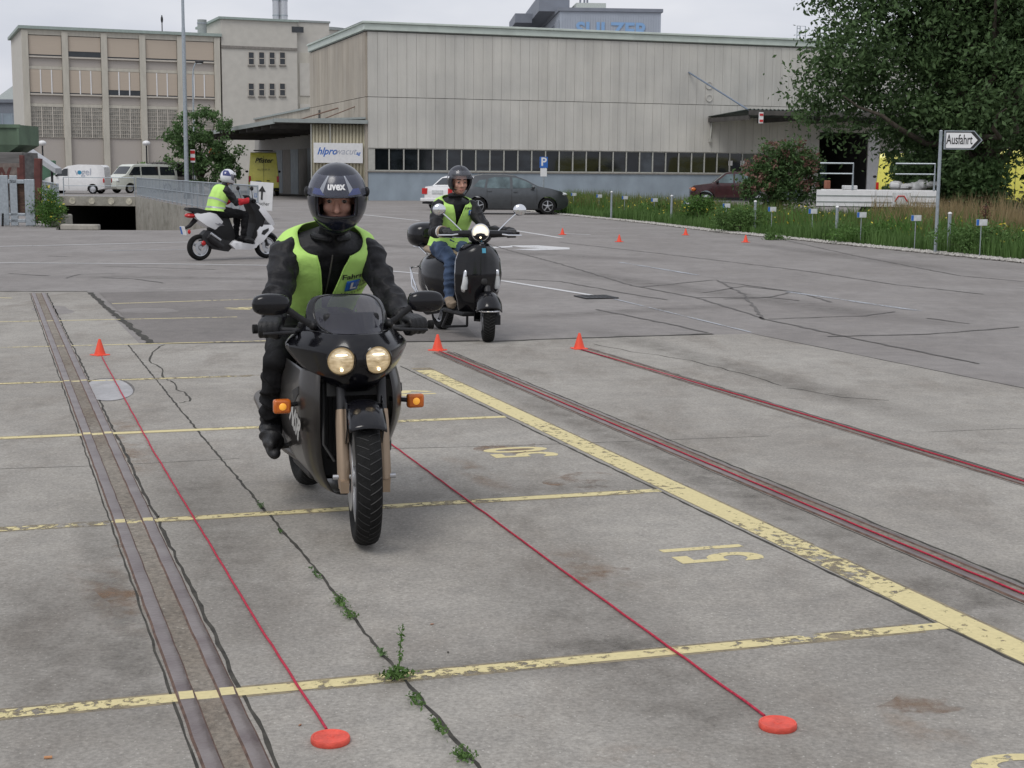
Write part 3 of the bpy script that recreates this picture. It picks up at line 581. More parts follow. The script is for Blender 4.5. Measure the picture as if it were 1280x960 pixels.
o = MB(); o.bx(-4.98, -.15, 0, 36.4, 4.08, 4.11); o.build('soffit', m_soff, lc, None)
# corrugated end wall with the company sign
ew = thing('end_wall', 'yellowish corrugated end wall below the left canopy', 'wall', HO, HA)
mb = MB(); n = 48; rings = []
mb.grid(lambda u, v: (-3.05+u*2.95, .25+.05*math.tanh(4*sin(u*n/3*2*pi)), 4.06*v), 320, 1); mb.build('sheet', m_corr, ew, 40, solid=.02)
mb = MB(); [mb.bx(x, x+.06, .16, .20, 0, 4.06) for x in (-3.08, -2.05, -.14)]; mb.build('post', m_frame, ew, None)
sg = thing('company_sign', 'white company sign with blue and grey lettering on the corrugated end wall', 'sign', HO+Matrix.Rotation(HA, 3, 'Z')@V(-1.6, .10, 2.53), HA)
MB().bx(-1.34, 1.34, -.03, .03, -.53, .53).build('board', m_white, sg, None, bevel=.005)
text('lettering', 'hlpro', .52, m_blue, sg, (-.62, -.034, .08), (1, 0, 0), (0, 0, 1), .012, .35, .95); text('lettering', 'wacut', .5, m_grayink, sg, (.38, -.034, .08), (1, 0, 0), (0, 0, 1), .002, .35, .95)
text('lettering', 'ag', .26, m_blue, sg, (1.08, -.034, .0), (1, 0, 0), (0, 0, 1), .005, .3); 
# ---------------------------------------------------------------- five-bay office block far left
m_ofc = mat('beige_render', (.52, .50, .45), .85, var=.06, scale=1.5, bump=.2, bscale=20)
m_pil = mat('yellowish_pilaster', (.49, .465, .40), .85, var=.08, scale=2, stretch=(2, 2, .4))
m_brick = mat('pale_brick_infill', (.42, .385, .35), .9, var=.08, scale=9, stretch=(1, 1, 4))
m_blind = mat('beige_blind', (.47, .40, .325), .8, var=.05, scale=3, stretch=(.2, .2, 20))
m_gblock = mat('glass_block', (.28, .27, .24), .3, var=.3, scale=3)
m_grid = mat('pale_mullion', (.52, .48, .42), .8, var=.06)
OA0 = V(-45.6, 140, 0); OA1 = V(-28.6, 147, 0); OAng = math.atan2(7, 17); OW = (OA1-OA0).length
of = thing('office_block', 'long beige office block of five bays with brown blinds', 'office building', OA0, OAng)
OT = 14.4
MB().bx(0, OW, .35, 14, 0, OT).build('wall', m_ofc, of, None)
MB().bx(-.3, OW+.1, -.25, 14.2, OT+.002, OT+.28).build('roof_edge', mat('greenish_coping', (.30, .36, .33), .6), of, None)
b0 = .25; bw = (OW-.6)/5
for i in range(6): MB().bx(b0+i*bw-.28, b0+i*bw+.28, -.12, .36, 0, OT-.12).build('pilaster', m_pil, of, None)
mb = MB(); mb.bx(0, OW, .0, .34, OT-.5, OT-.002); mb.build('cornice', m_pil, of, None)
zz = lambda py: 1.55+(212.6-py)*141.5/1850
for i in range(5):
    x0, x1 = b0+i*bw+.3, b0+(i+1)*bw-.3; dz = 0
    # top row of windows
    f = MB(); f.bx(x0, x1, .10, .30, zz(76), zz(52)-.0); w = f.build('window', m_glass, of, None); 
    MB().bx(x0+.02, x1-.02, .05, .09, zz(76 if i not in (1,) else 71)+.12, zz(52)).build('blind', m_blind, w, None)
    MB().bx(x0-.0, x1, -.0, .3, zz(78), zz(76)-.01).build('sill', m_grid, w, None)
    MB().bx(x0, x1, .22, .345, zz(88), zz(78.2)).build('spandrel', m_brick, of, None)
    MB().bx(x0, x1, .12, .345, zz(92), zz(88.2)).build('lintel', m_pil, of, None)
    f = MB(); f.bx(x0, x1, .10, .30, zz(121), zz(92.4)); w = f.build('window', m_glass, of, None)
    MB().bx(x0+.02, x1-.02, .05, .09, zz(121 if i != 2 else 116)+.1, zz(92.4)).build('blind', m_blind, w, None)
    mb = MB(); [mb.bx(x0+(x1-x0)*q-.05, x0+(x1-x0)*q+.05, .0, .045, zz(121), zz(92.4)) for q in (1/3, 2/3)]; mb.build('mullion', m_white, w, None)
    MB().bx(x0, x1, -.02, .3, zz(123), zz(121)-.01).build('sill', m_grid, w, None)
    MB().bx(x0, x1, .22, .345, zz(133), zz(123.2)).build('spandrel', m_brick, of, None)
    MB().bx(x0, x1, .12, .345, zz(137), zz(133.2)).build('lintel', m_pil, of, None)
    w = MB().bx(x0, x1, .16, .30, zz(174), zz(137.2)).build('glass_block_window', m_gblock, of, None)
    mb = MB(); n = 15
    for q in range(n+1): wd = .09 if q % 5 == 0 else .025; mb.bx(x0+(x1-x0)*q/n-wd/2, x0+(x1-x0)*q/n+wd/2, .10, .155, zz(174), zz(137.2))
    for q in range(8): mb.bx(x0, x1, .115, .150, zz(174)+(zz(137.2)-zz(174))*q/8, zz(174)+(zz(137.2)-zz(174))*q/8+.04)
    mb.build('grille', m_grid, w, None)
    MB().bx(x0, x1, .22, .345, 0, zz(174.4)).build('brick_panel', m_brick, of, None)
tw = thing('stair_tower', 'taller plain beige tower block with two rows of four small windows', 'office building', OA1, OAng)
TW = 7.6; TT = 16.1
MB().bx(.1, TW, 0, 12, 0, TT).build('wall', m_ofc, tw, None)
mb = MB(); mb.bx(-.15, TW+.15, -.22, 12.2, TT+.002, TT+.22); mb.build('roof_edge', mat('greenish_coping', (.3, .36, .33)), tw, None)
MB().bx(.08, TW+.02, -.1, -.002, TT-2.75, TT-2.5).build('cornice', m_joint, tw, None)
for r, py in enumerate((73, 112)):
    for i in range(4):
        px = 314+i*13; s, z = wallpt(px, py, OA1, OAng)
        w = MB().bx(s-.28, s+.28, -.03, -.005, z-.62, z+.62).build('window', m_glass, tw, None)
        mb = MB(); mb.bx(s-.3, s+.3, -.06, -.032, z-.64, z-.58); mb.bx(s-.3, s+.3, -.06, -.032, z-.03, z+.03); mb.bx(s-.3, s+.3, -.06, -.032, z+.58, z+.64); mb.bx(s-.3, s-.25, -.06, -.032, z-.58, z+.58); mb.bx(s+.25, s+.3, -.06, -.032, z-.58, z+.58); mb.build('frame', m_grid, w, None)
        MB().bx(s-.36, s+.36, -.14, -.002, z-.76, z-.66).build('sill', m_joint, w, None)
tb = thing('stair_tower_wing', 'narrow recessed wing with pale panels between the tower block and the hall', 'building wing', OA1+Matrix.Rotation(OAng, 3, 'Z')@V(TW+.05, .25, 0), OAng)
MB().bx(0, 3.2, .1, 10, 0, 13.2).build('wall', m_pil, tb, None)
for z0, z1 in ((4.2, 8.2), (9, 12.2)): MB().bx(.25, 2.6, .02, .095, z0, z1).build('pale_panel', m_ofc, tb, None)
mb = MB(); mb.bx(0, 3.4, 0.3, 9, 13.21, 16.2); mb.build('roof_house', m_ofc, tb, None); MB().bx(-.05, 3.5, .2, 9.2, 16.21, 16.4).build('roof_edge', m_cedge, tb, None)
w = MB().bx(.9, 1.9, .24, .295, 14.6, 15.3); 
s, z = wallpt(372, 37, OA1, OAng); MB().bx(s-.6, s+.6, -.04, -.006, z-.28, z+.28).build('window', m_glass, tw, None)
tb2 = thing('plant_room', 'rounded pale roof plant room behind the right end of the tower block', 'plant room', at(402, 60, 165)*1, 0)
tb2.location.z = 0; mb = MB(); mb.lathe([(2.6, 0), (2.6, 16.6)], n=24); mb.build('wall', m_ofc, tb2); mb = MB(); mb.lathe([(.001, 17.0), (2.8, 16.9), (2.8, 16.6), (2.6, 16.6)], n=24); mb.build('roof', m_cedge, tb2)
# roof stuff
def flue(px, Y, z0, z1, r, label, name='flue_pipe', cat='chimney', m=None, grp=None):
    p = at(px, 100, Y); t = thing(name, label, cat, (p.x, Y, z0)); mb = MB(); mb.lathe([(r, 0), (r, z1-z0), (.001, z1-z0+.01)], n=16); mb.build('pipe', m or m_alu, t)
    mb = MB(); [mb.lathe([(r*1.08, q), (r*1.08, q+.12)], n=16) for q in np.arange(1, z1-z0, 1.5)]; mb.build('band', m_steel, t)
flue(346.5, 156, 16.3, 22, .38, 'left one of the two silver flue pipes on the tower block'); flue(356, 156, 16.3, 22, .38, 'right one of the two silver flue pipes on the tower block')
flue(254, 147, 14.6, 16.0, .45, 'short grey chimney stub on the flat office roof', 'chimney_stub', m=m_cedge)
p = at(203, 50, 144); t = thing('roof_antenna', 'thin dark antenna mast on the office block roof', 'antenna', (p.x, 144, 14.6)); mb = MB(); mb.tube([(0, 0, 0), (0, 0, 1.5)], .05, 6); mb.ell((0, 0, 1.1), (.12, .12, .35), 8, 6); mb.build('mast', m_dark, t)
# far tower with company lettering
m_sz = mat('pale_blue_cladding', (.36, .40, .46), .5, var=.06, scale=.5); m_szd = mat('slate_cladding', (.20, .22, .26), .6, var=.1, scale=.6); m_szl = mat('pale_blue_letters', (.22, .38, .62), .5, var=.05, scale=.3)
q0 = at(700, 20, 250); sz = thing('company_tower', 'distant grey tower with large pale blue lettering rising behind the hall roof', 'tower', (q0.x, 250, 0), radians(4))
SW = 16.8; ST = 28.0
MB().bx(0, SW, 0, 40, 0, ST).build('wall', m_sz, sz, None)
mb = MB(); [mb.bx(i*.42, i*.42+.05, -.05, -.002, 10, ST-.5) for i in range(1, 40)]; mb.build('ribs', mat('rib_grey', (.32, .35, .41), .6), sz, None)
MB().bx(-.3, SW+.3, -.3, 40, ST+.002, ST+.55).build('roof_edge', m_szd, sz, None)
text('lettering', 'SULZER', 3.4, m_szl, sz, (8.6, -.12, ST-3.1), (1, 0, 0), (0, 0, 1), .10, 0, 1.03)
mb = MB(); mb.bx(-.06, -.002, 1, 39, 10, ST-1.4); mb.build('side_windows', m_glass, sz, None); mb = MB(); [mb.bx(-.2, -.062, 1+i*1.6, 1.35+i*1.6, 10, ST-1.4) for i in range(24)]; mb.build('mullion', m_sz, sz, None)
MB().bx(-8, -.4, 34, 80, 0, ST-.5).build('rear_wing', m_szd, sz, None)
mb = MB(); mb.bx(-3.0, 2.2, 6, 36, ST+.56, ST+3.2); mb.bx(-6, -3.0, 20, 36, ST+.0, ST+1.6); mb.build('penthouse', m_szd, sz, None)
MB().bx(3.0, 8.0, 3, 10, ST+.56, ST+1.7).build('plant_box', mat('pale_plant_box', (.5, .54, .5), .6), sz, None)
mb = MB(); [mb.lathe([(.28, ST+3.2), (.28, ST+5.8)], (x, 10, 0), n=10) for x in (-1.6, -.2, .9)]; [mb.tube([(x, 6, ST+.5), (x, 6, ST+6)], .16, 6) for x in (4.0, 4.7, 5.2)]; mb.build('antenna', m_szd, sz)
# blue-grey glazed shed at the far left
m_bgl = mat('blue_grey_glazing', (.22, .27, .31), .3, var=.2, scale=.8); m_bgp = mat('slate_panel', (.17, .19, .22), .6, var=.1)
q0 = at(-60, 130, 185); fs_ = thing('glazed_shed', 'blue grey glazed industrial shed at the far left behind the container', 'shed', (q0.x, 185, 0), radians(3))
WD = 12.0; MB().bx(0, WD, 0, 20, 0, 9.6).build('wall', m_bgp, fs_, None); 
MB().bx(0.1, WD-.1, -.06, -.004, 5.0, 8.3).build('glazing', m_bgl, fs_, None)
mb = MB(); [mb.bx(i*1.2, i*1.2+.07, -.12, -.062, 5.0, 8.3) for i in range(1, 10)]; mb.bx(.1, WD-.1, -.12, -.062, 6.5, 6.6); mb.build('mullion', m_sz, fs_, None)
MB().bx(-.2, WD+.2, -.3, 20, 9.602, 10.0).build('roof_edge', m_bgp, fs_, None)
mb = MB(); c = at(18, 125, 186).x-q0.x; mb.add([(c-2.6, 1, 10), (c+2.6, 1, 10), (c+2.6, 6, 10), (c-2.6, 6, 10), (c-.5, 3, 12), (c+.5, 3, 12)], [(0, 1, 5, 4), (2, 3, 4, 5), (1, 2, 5), (3, 0, 4)]); mb.build('roof_lantern', m_cedge, fs_, None)
# tall mast and lamps
p = gp(234, 248.5); t = thing('tall_mast', 'very tall slim grey mast standing behind the ramp railing', 'mast', p)
mb = MB(); mb.lathe([(.13, 0), (.115, 4), (.10, 9), (.085, 9.2), (.07, 13.5)], n=14); mb.build('pole', m_steel, t); mb = MB(); mb.lathe([(.2, 0), (.2, .25), (.13, .3)], n=14); mb.build('collar', m_dark, t)
Yl = 110; p = at(241, 100, Yl); t = thing('street_lamp', 'curved neck street lamp in front of the office block', 'street lamp', (p.x, Yl, 0)); zt = at(241, 77, Yl).z
mb = MB(); mb.tube([(0, 0, 0), (0, 0, zt-1.2), (.06, 0, zt-.5), (.2, 0, zt-.15), (.38, 0, zt)], [.08, .06, .05, .045, .04], 8); mb.build('pole', m_steel, t); mb = MB(); mb.ell((.5, 0, zt-.02), (.32, .2, .13), 12, 8); mb.build('lamp_head', m_dark, t)
mb = MB(); mb.ell((.5, 0, zt-.1), (.22, .15, .08), 12, 8); mb.build('lens', m_white, t)
for px, lab in ((55, 'short post-top lamp just left of the vans'), (184.5, 'short post-top lamp beside the carport')):
    p = gp(px, 238); zt = at(px, 179, p.y).z; t = thing('post_lamp', lab, 'lamp', p, group='post-top lamps by the office block'); mb = MB(); mb.tube([(0, 0, 0), (0, 0, zt-.15)], .06, 8); mb.build('pole', m_dark, t); mb = MB(); mb.ell((0, 0, zt), (.3, .3, .2), 12, 8); mb.build('lamp_head', m_white, t)
# ================================================================ CARS, VANS, TRAILER
def arc(cx, cz, r, a0, a1, n=9): return [(cx+r*cos(radians(a0+(a1-a0)*i/n)), cz+r*sin(radians(a0+(a1-a0)*i/n))) for i in range(n+1)]
def body_mesh(outline, yf, crown=.02, step=.22):
    bm = bmesh.new(); vs = [bm.verts.new((x, 0, z)) for x, z in outline]; bm.faces.new(vs)
    xs = [p[0] for p in outline]; zs = [p[1] for p in outline]
    for ax, lo, hi, st in ((0, min(xs), max(xs), step), (2, min(zs), max(zs), .13)):
        q = lo+st
        while q < hi-.02:
            nrm = V(1, 0, 0) if ax == 0 else V(0, 0, 1); co = V(q, 0, 0) if ax == 0 else V(0, 0, q)
            bmesh.ops.bisect_plane(bm, geom=bm.verts[:]+bm.edges[:]+bm.faces[:], plane_co=co, plane_no=nrm, dist=1e-5); q += st
    bm.verts.ensure_lookup_table(); bm.verts.index_update()
    P = [v.co.copy() for v in bm.verts]; F = [[v.index for v in f.verts] for f in bm.faces]; E = [(e.verts[0].index, e.verts[1].index) for e in bm.edges if len(e.link_faces) == 1]; bm.free()
    n = len(P); mb = MB(); cxx = (min(xs)+max(xs))/2; czz = (min(zs)+max(zs))/2-.1
    vs = [(p.x, yf(p.x, p.z), p.z) for p in P]+[(p.x, -yf(p.x, p.z), p.z) for p in P]
    fs = [tuple(f) for f in F]+[tuple(i+n for i in reversed(f)) for f in F]
    cols = {}
    for idx in set(i for e in E for i in e):
        p = P[idx]; d = V(p.x-cxx, 0, p.z-czz); d.normalize(); row = []
        for k, t in enumerate((.8, .4, 0, -.4, -.8)):
            c = crown*(1-t*t) if p.z > .45 else 0
            row.append(len(vs)); vs.append((p.x+d.x*c, yf(p.x, p.z)*t, p.z+d.z*c))
        cols[idx] = [idx]+row+[idx+n]
    for a, b in E:
        for k in range(6): fs.append((cols[a][k], cols[b][k], cols[b][k+1], cols[a][k+1]))
    return mb.add(vs, fs)
def side_patch(poly, yf, s, off=.006, step=.2):
    bm = bmesh.new(); vs = [bm.verts.new((x, 0, z)) for x, z in poly]; bm.faces.new(vs)
    xs = [p[0] for p in poly]; zs = [p[1] for p in poly]
    for ax, lo, hi, st in ((0, min(xs), max(xs), step), (2, min(zs), max(zs), .1)):
        q = lo+st
        while q < hi-.02:
            bmesh.ops.bisect_plane(bm, geom=bm.verts[:]+bm.edges[:]+bm.faces[:], plane_co=(V(q, 0, 0) if ax == 0 else V(0, 0, q)), plane_no=(V(1, 0, 0) if ax == 0 else V(0, 0, 1)), dist=1e-5); q += st
    bm.verts.ensure_lookup_table(); bm.verts.index_update()
    mb = MB(); mb.add([(v.co.x, s*(yf(v.co.x, v.co.z)+off), v.co.z) for v in bm.verts], [tuple(v.index for v in f.verts) for f in bm.faces]); bm.free(); return mb
def cross_patch(p0, p1, yf, inset=.08, off=.012, crown=.02, t0=.1, t1=.92):     # windscreen between two outline points
    p0, p1 = V(p0[0], 0, p0[1]), V(p1[0], 0, p1[1]); d = (p1-p0).normalized(); nrm = V(-d.z, 0, d.x)
    if nrm.z < 0: nrm = -nrm
    a, b = p0.lerp(p1, t0), p0.lerp(p1, t1)
    def fn(u, v):
        q = a.lerp(b, v); w = yf(q.x, q.z)-inset; t = (u*2-1); q = q+nrm*(off+crown*(1-t*t)); return (q.x, w*t, q.z)
    mb = MB(); mb.grid(fn, 10, 3); return mb
m_tyre = m_rub; m_alloy = mat('alloy_rim', (.55, .56, .58), .3, .8, var=.08)
def wheel(root, x, y, r, w=.19, rim=m_alloy, spokes=5, steel=False):
    s = 1 if y > 0 else -1; t = bpy.data.objects.new('wheel', None)
    mb = MB(); mb.lathe([(r*.66, -w/2), (r*.93, -w/2), (r, -w*.36), (r, w*.36), (r*.93, w/2), (r*.66, w/2), (r*.60, 0), (r*.66, -w/2)], (x, y, r), 'Y', 28); hub = mb.build('wheel', m_tyre, root)
    mb = MB(); yo = y+s*w*.40
    mb.lathe([(r*.67, s*w*.46), (r*.62, s*w*.47), (r*.6, s*w*.1)], (x, y, r), 'Y', 24)
    if steel: mb.lathe([(r*.62, s*w*.3), (r*.45, s*w*.42), (r*.2, s*w*.4), (.001, s*w*.42)], (x, y, r), 'Y', 20)
    else:
        for k in range(spokes):
            a = k*2*pi/spokes+.3; mb.tube([(x, yo, r), (x+cos(a)*r*.63, yo, r+sin(a)*r*.63)], [r*.12, r*.07], 6)
        mb.lathe([(.001, s*w*.44), (r*.16, s*w*.43), (r*.16, s*w*.3)], (x, y, r), 'Y', 14)
        mb2 = MB(); mb2.lathe([(r*.6, s*w*.05), (.001, s*w*.05)], (x, y, r), 'Y', 18); mb2.build('brake_disc', m_dark, hub)
    mb.build('rim', rim, hub)
    return hub
def car(name, label, cat, loc, rz, m, outline, hw, belt, roof, roofw, wins, xw, r, group=None, screens=(), mirrors=None, lights=(), noseR=.25, tailR=.2, glass=None, spokes=5, steel=False, doorlines=(), handles=(), base='body'):
    root = thing(name, label, cat, loc, rz, group); X0 = min(p[0] for p in outline); X1 = max(p[0] for p in outline)
    def yf(x, z):
        w = hw
        if z > belt: w = hw-.03+(roofw-hw+.03)*min(1, (z-belt)/(roof-belt))**1.0
        elif z < .4: w = hw-.06*(.4-z)/.25
        else: w = hw-.03*((z-.65)/(belt-.4))**2
        f = max(0, (x-(X1-.9))/.9); w -= noseR*f**2.6
        f = max(0, ((X0+.7)-x)/.7); w -= tailR*f**2.6
        return max(w, .05)
    bd = body_mesh(outline, yf).build(base, m, root, 32, weld=1e-4)
    for s in (1, -1):
        for wn in wins: side_patch(wn, yf, s, .008).build('side_window', glass or m_glass, root, 40)
    for p0, p1, nm in screens: cross_patch(p0, p1, yf).build(nm, glass or m_glass, root, 40)
    for x in xw:
        for s in (1, -1): wheel(root, x, s*(hw-.11), r, spokes=spokes, steel=steel)
    if mirrors:
        for s in (1, -1): mb = MB(); mb.ell((mirrors[0], s*(hw+.08), mirrors[1]), (.07, .10, .075), 12, 8); mb.build('wing_mirror', m_blkpl if mirrors[2] else m, root)
    for nm, c, rr, mm in lights:
        for s in (1, -1): mb = MB(); mb.ell((c[0], s*c[1], c[2]), rr, 14, 8); mb.build(nm, mm, root)
    for i, (x, za, zb_) in enumerate(doorlines):
        for s in (1, -1): side_patch([(x, za), (x+.014, za), (x+.014, zb_), (x, zb_)], yf, s, .003).build('door_gap', m_ink, root, None)
    for x, z in handles:
        for s in (1, -1): mb = MB(); mb.box((x, s*(yf(x, z)+.012), z), (.17, .03, .03)); mb.build('door_handle', m, root, None, bevel=.006)
    return root, yf
m_lens = mat('clear_lens', (.6, .62, .62), .08, var=.15, scale=12, spec=.7)
m_grey = mat('grey_metallic_paint', (.075, .082, .088), .3, .5, var=.1, coat=.6)
m_mar = mat('maroon_paint', (.045, .012, .014), .3, .2, var=.2, coat=.5)
m_glassl = mat('lighter_car_glass', (.10, .14, .15), .08, var=.5, scale=2.5)
# hatchback, profile 4.25 m long (x from rear 0 to nose)
R_ = .315
ho = [(.08, .42), (.0, .55), (.03, .82), (.10, 1.02), (.22, 1.17), (.55, 1.40), (1.0, 1.48), (1.7, 1.485), (2.2, 1.44), (2.6, 1.30), (3.05, 1.06), (3.5, .98), (3.95, .86), (4.17, .70), (4.25, .52), (4.22, .32), (4.0, .2)]
bot = [(3.42+.39, .22)]+arc(3.42, R_, .37, -12, 192)+[(3.42-.40, .2), (.80+.42, .2)]+arc(.80, R_, .37, -12, 192)+[(.36, .24)]
out = ho+bot
fw = gp(684, 268.3); hd = radians(7)
hatch, _ = car('parked_hatchback', 'dark grey five-door hatchback parked side-on before the hall plinth', 'car', fw-Matrix.Rotation(hd, 3, 'Z')@V(3.42, -.78, 0), hd, m_grey, out[::-1], .885, .93, 1.48, .60,
    [[(.62, 1.04), (1.02, .98), (1.12, 1.30), (.86, 1.27)], [(1.12, .98), (2.0, .97), (2.0, 1.385), (1.45, 1.39), (1.20, 1.33)], [(2.10, .97), (3.02, 1.01), (2.62, 1.235), (2.33, 1.345), (2.10, 1.38)]],
    (.80, 3.42), R_, screens=[((3.05, 1.06), (2.2, 1.44), 'windscreen'), ((.22, 1.17), (.55, 1.40), 'rear_window')], mirrors=(2.86, 1.02, False),
    lights=[('headlight', (3.95, .66, .76), (.24, .12, .075), m_lens), ('tail_light', (.12, .70, .92), (.06, .10, .12), m_red)], glass=m_glassl, doorlines=[(2.05, .32, .95), (3.0, .4, .98), (1.12, .6, .95)], handles=[(2.2, .84), (1.22, .86)])
mb = MB(); mb.bx(.3, 3.95, -.84, .84, .17, .24); mb.build('underbody', m_blkpl, hatch, None)
# white saloon behind it
so_ = [(.05, .35), (.0, .5), (.02, .80), (.08, .95), (.85, .99), (1.35, 1.33), (1.7, 1.40), (2.4, 1.39), (3.1, .98), (4.1, .86), (4.4, .7), (4.42, .4), (4.3, .22)]
sb = [(3.55+.40, .2)]+arc(3.55, .3, .36, -12, 192)+[(3.55-.42, .2), (.9+.42, .2)]+arc(.9, .3, .36, -12, 192)+[(.4, .25)]
p = gp(547, 263); sal, yfs = car('white_saloon', 'white saloon car seen from behind, mostly hidden by the scooter rider', 'car', p, radians(62), m_white, (so_+sb)[::-1], .83, .9, 1.40, .58,
    [[(1.35, 1.0), (2.1, 1.0), (2.1, 1.32), (1.6, 1.32)], [(2.18, 1.0), (2.95, 1.0), (2.42, 1.33), (2.18, 1.33)]], (.9, 3.55), .3, screens=[((3.1, .98), (2.4, 1.39), 'windscreen'), ((.85, .99), (1.35, 1.33), 'rear_window')], steel=True)
for s in (1, -1): MB().bx(-.03, .03, s*.62-.12, s*.62+.12, .66, .90).build('tail_light', m_red, sal, None, bevel=.01)
MB().bx(-.035, .0, -.26, .26, .68, .82).build('number_plate', m_lens, sal, None); MB().bx(-.07, .05, -.8, .8, .36, .5).build('bumper', m_white, sal, None, bevel=.03); MB().bx(-.02, .1, -.72, .72, .26, .345).build('lower_bumper', m_blkpl, sal, None)
# dark red off-roader on the right
jo = [(.05, .45), (.0, .7), (.05, 1.0), (.15, 1.15), (.5, 1.62), (.8, 1.68), (2.2, 1.68), (2.45, 1.62), (3.05, 1.13), (3.9, 1.02), (4.1, .85), (4.12, .55), (4.0, .38)]
jb = [(3.35+.46, .34)]+arc(3.35, .36, .43, -5, 185)+[(3.35-.48, .32), (.85+.48, .32)]+arc(.85, .36, .43, -5, 185)+[(.35, .38)]
p = gp(868, 259); jeep, _ = car('dark_red_car', 'dark maroon car with a flat bonnet parked half behind the reddish bush', 'car', p+V(4.0, .9, 0), radians(180-4), m_mar, (jo+jb)[::-1], .84, 1.08, 1.68, .64,
    [[(.35, 1.18), (1.15, 1.15), (1.15, 1.58), (.62, 1.58)], [(1.25, 1.15), (2.02, 1.15), (2.02, 1.58), (1.25, 1.58)], [(2.10, 1.15), (2.93, 1.15), (2.42, 1.56), (2.10, 1.58)]], (.85, 3.35), .36, screens=[((3.05, 1.13), (2.45, 1.62), 'windscreen')], mirrors=(2.85, 1.2, True),
    lights=[('headlight', (4.0, .62, .82), (.1, .13, .09), m_lens), ('indicator', (3.98, .76, .84), (.12, .07, .09), m_amber)], glass=m_glassl, steel=True, doorlines=[(2.06, .5, 1.1), (2.98, .55, 1.1)])
mb = MB(); mb.bx(.3, 4.15, -.86, .86, .36, .47); mb.build('side_trim', m_blkpl, jeep, None)
# white delivery van with lettering, heading left
vo = [(.02, .35), (.0, 1.0), (.06, 1.7), (.25, 1.83), (1.8, 1.84), (2.35, 1.76), (2.55, 1.66), (3.25, 1.14), (3.8, .98), (4.05, .75), (4.1, .4), (4.0, .25)]
vb = [(3.35+.40, .22)]+arc(3.35, .3, .35, -10, 190)+[(3.35-.42, .2), (.75+.42, .2)]+arc(.75, .3, .35, -10, 190)+[(.3, .28)]
p = gp(105, 242.3); van, yfv = car('delivery_van', 'white delivery van with vogel lettering on its side', 'van', p+V(1.35, .8, 0), radians(180-3), m_white, (vo+vb)[::-1], .84, 1.05, 1.84, .70,
    [[(2.35, 1.12), (3.2, 1.12), (2.6, 1.58), (2.35, 1.60)]], (.75, 3.35), .3, screens=[((3.25, 1.14), (2.55, 1.66), 'windscreen')], mirrors=(3.05, 1.15, True), lights=[('headlight', (3.98, .62, .75), (.12, .14, .09), m_lens), ('tail_light', (.03, .76, .85), (.05, .07, .16), m_red)], steel=True, doorlines=[(2.28, .3, 1.6), (3.28, .4, 1.1)])
ys = yfv(1.3, 1.35)+.02
text('lettering', 'v gel', .62, m_grayink, van, (1.35, ys+.0, 1.38), (-1, 0, 0), (0, -.12, 1), .004, 0, .95)
mb = MB(); mb.lathe([(.001, 0), (.13, 0), (.13, -.012), (.001, -.012)], (1.58, ys+.005, 1.35), 'Y', 20); mb.build('emblem', mat('teal_emblem', (.03, .25, .42), .4), van)
text('lettering', 'malerei gipserei', .16, m_grayink, van, (1.3, yfv(1.3, .95)+.01, .98), (-1, 0, 0), (0, 0, 1)) if False else None
# pale minibus, front three-quarter view
to = [(.02, .4), (.0, 1.1), (.08, 1.75), (.25, 1.92), (2.0, 1.94), (3.4, 1.90), (3.62, 1.80), (4.15, 1.20), (4.62, 1.02), (4.78, .8), (4.8, .4), (4.7, .28)]
tb_ = [(3.85+.42, .25)]+arc(3.85, .32, .38, -10, 190)+[(3.85-.44, .24), (.95+.44, .24)]+arc(.95, .32, .38, -10, 190)+[(.4, .3)]
m_pale = mat('pale_green_white_paint', (.60, .62, .56), .4, var=.05, coat=.2)
p = gp(138, 241.6); bus, _ = car('minibus', 'pale minibus with dark side windows parked right of the lettered van', 'van', p+V(3.2, 3.9, 0), radians(180+47), m_pale, (to+tb_)[::-1], .90, 1.12, 1.94, .76,
    [[(3.05, 1.2), (3.95, 1.2), (3.5, 1.74), (3.05, 1.76)], [(1.65, 1.2), (2.95, 1.2), (2.95, 1.76), (1.65, 1.77)], [(.3, 1.2), (1.5, 1.2), (1.5, 1.77), (.4, 1.74)]], (.95, 3.85), .32, screens=[((4.15, 1.20), (3.62, 1.80), 'windscreen')], mirrors=(3.8, 1.25, True), lights=[('headlight', (4.66, .62, .82), (.12, .17, .1), m_lens)], steel=True, doorlines=[(3.0, .4, 1.8), (1.6, .4, 1.8)])
# cars half hidden behind the container
for px, lab, mm in ((52, 'white car roof showing behind the rusty post', m_white), (64, 'dark blue car behind the nose of the lettered van', mat('dark_blue_paint', (.02, .03, .07), .3))):
    p = gp(px, 236); car('parked_car', lab, 'car', p, radians(183), mm, (so_+sb)[::-1], .83, .9, 1.40, .58, [[(1.35, 1.0), (2.1, 1.0), (2.1, 1.32), (1.6, 1.32)], [(2.18, 1.0), (2.95, 1.0), (2.42, 1.33), (2.18, 1.33)]], (.9, 3.55), .3, screens=[((3.1, .98), (2.4, 1.39), 'windscreen'), ((.85, .99), (1.35, 1.33), 'rear_window')], steel=True)
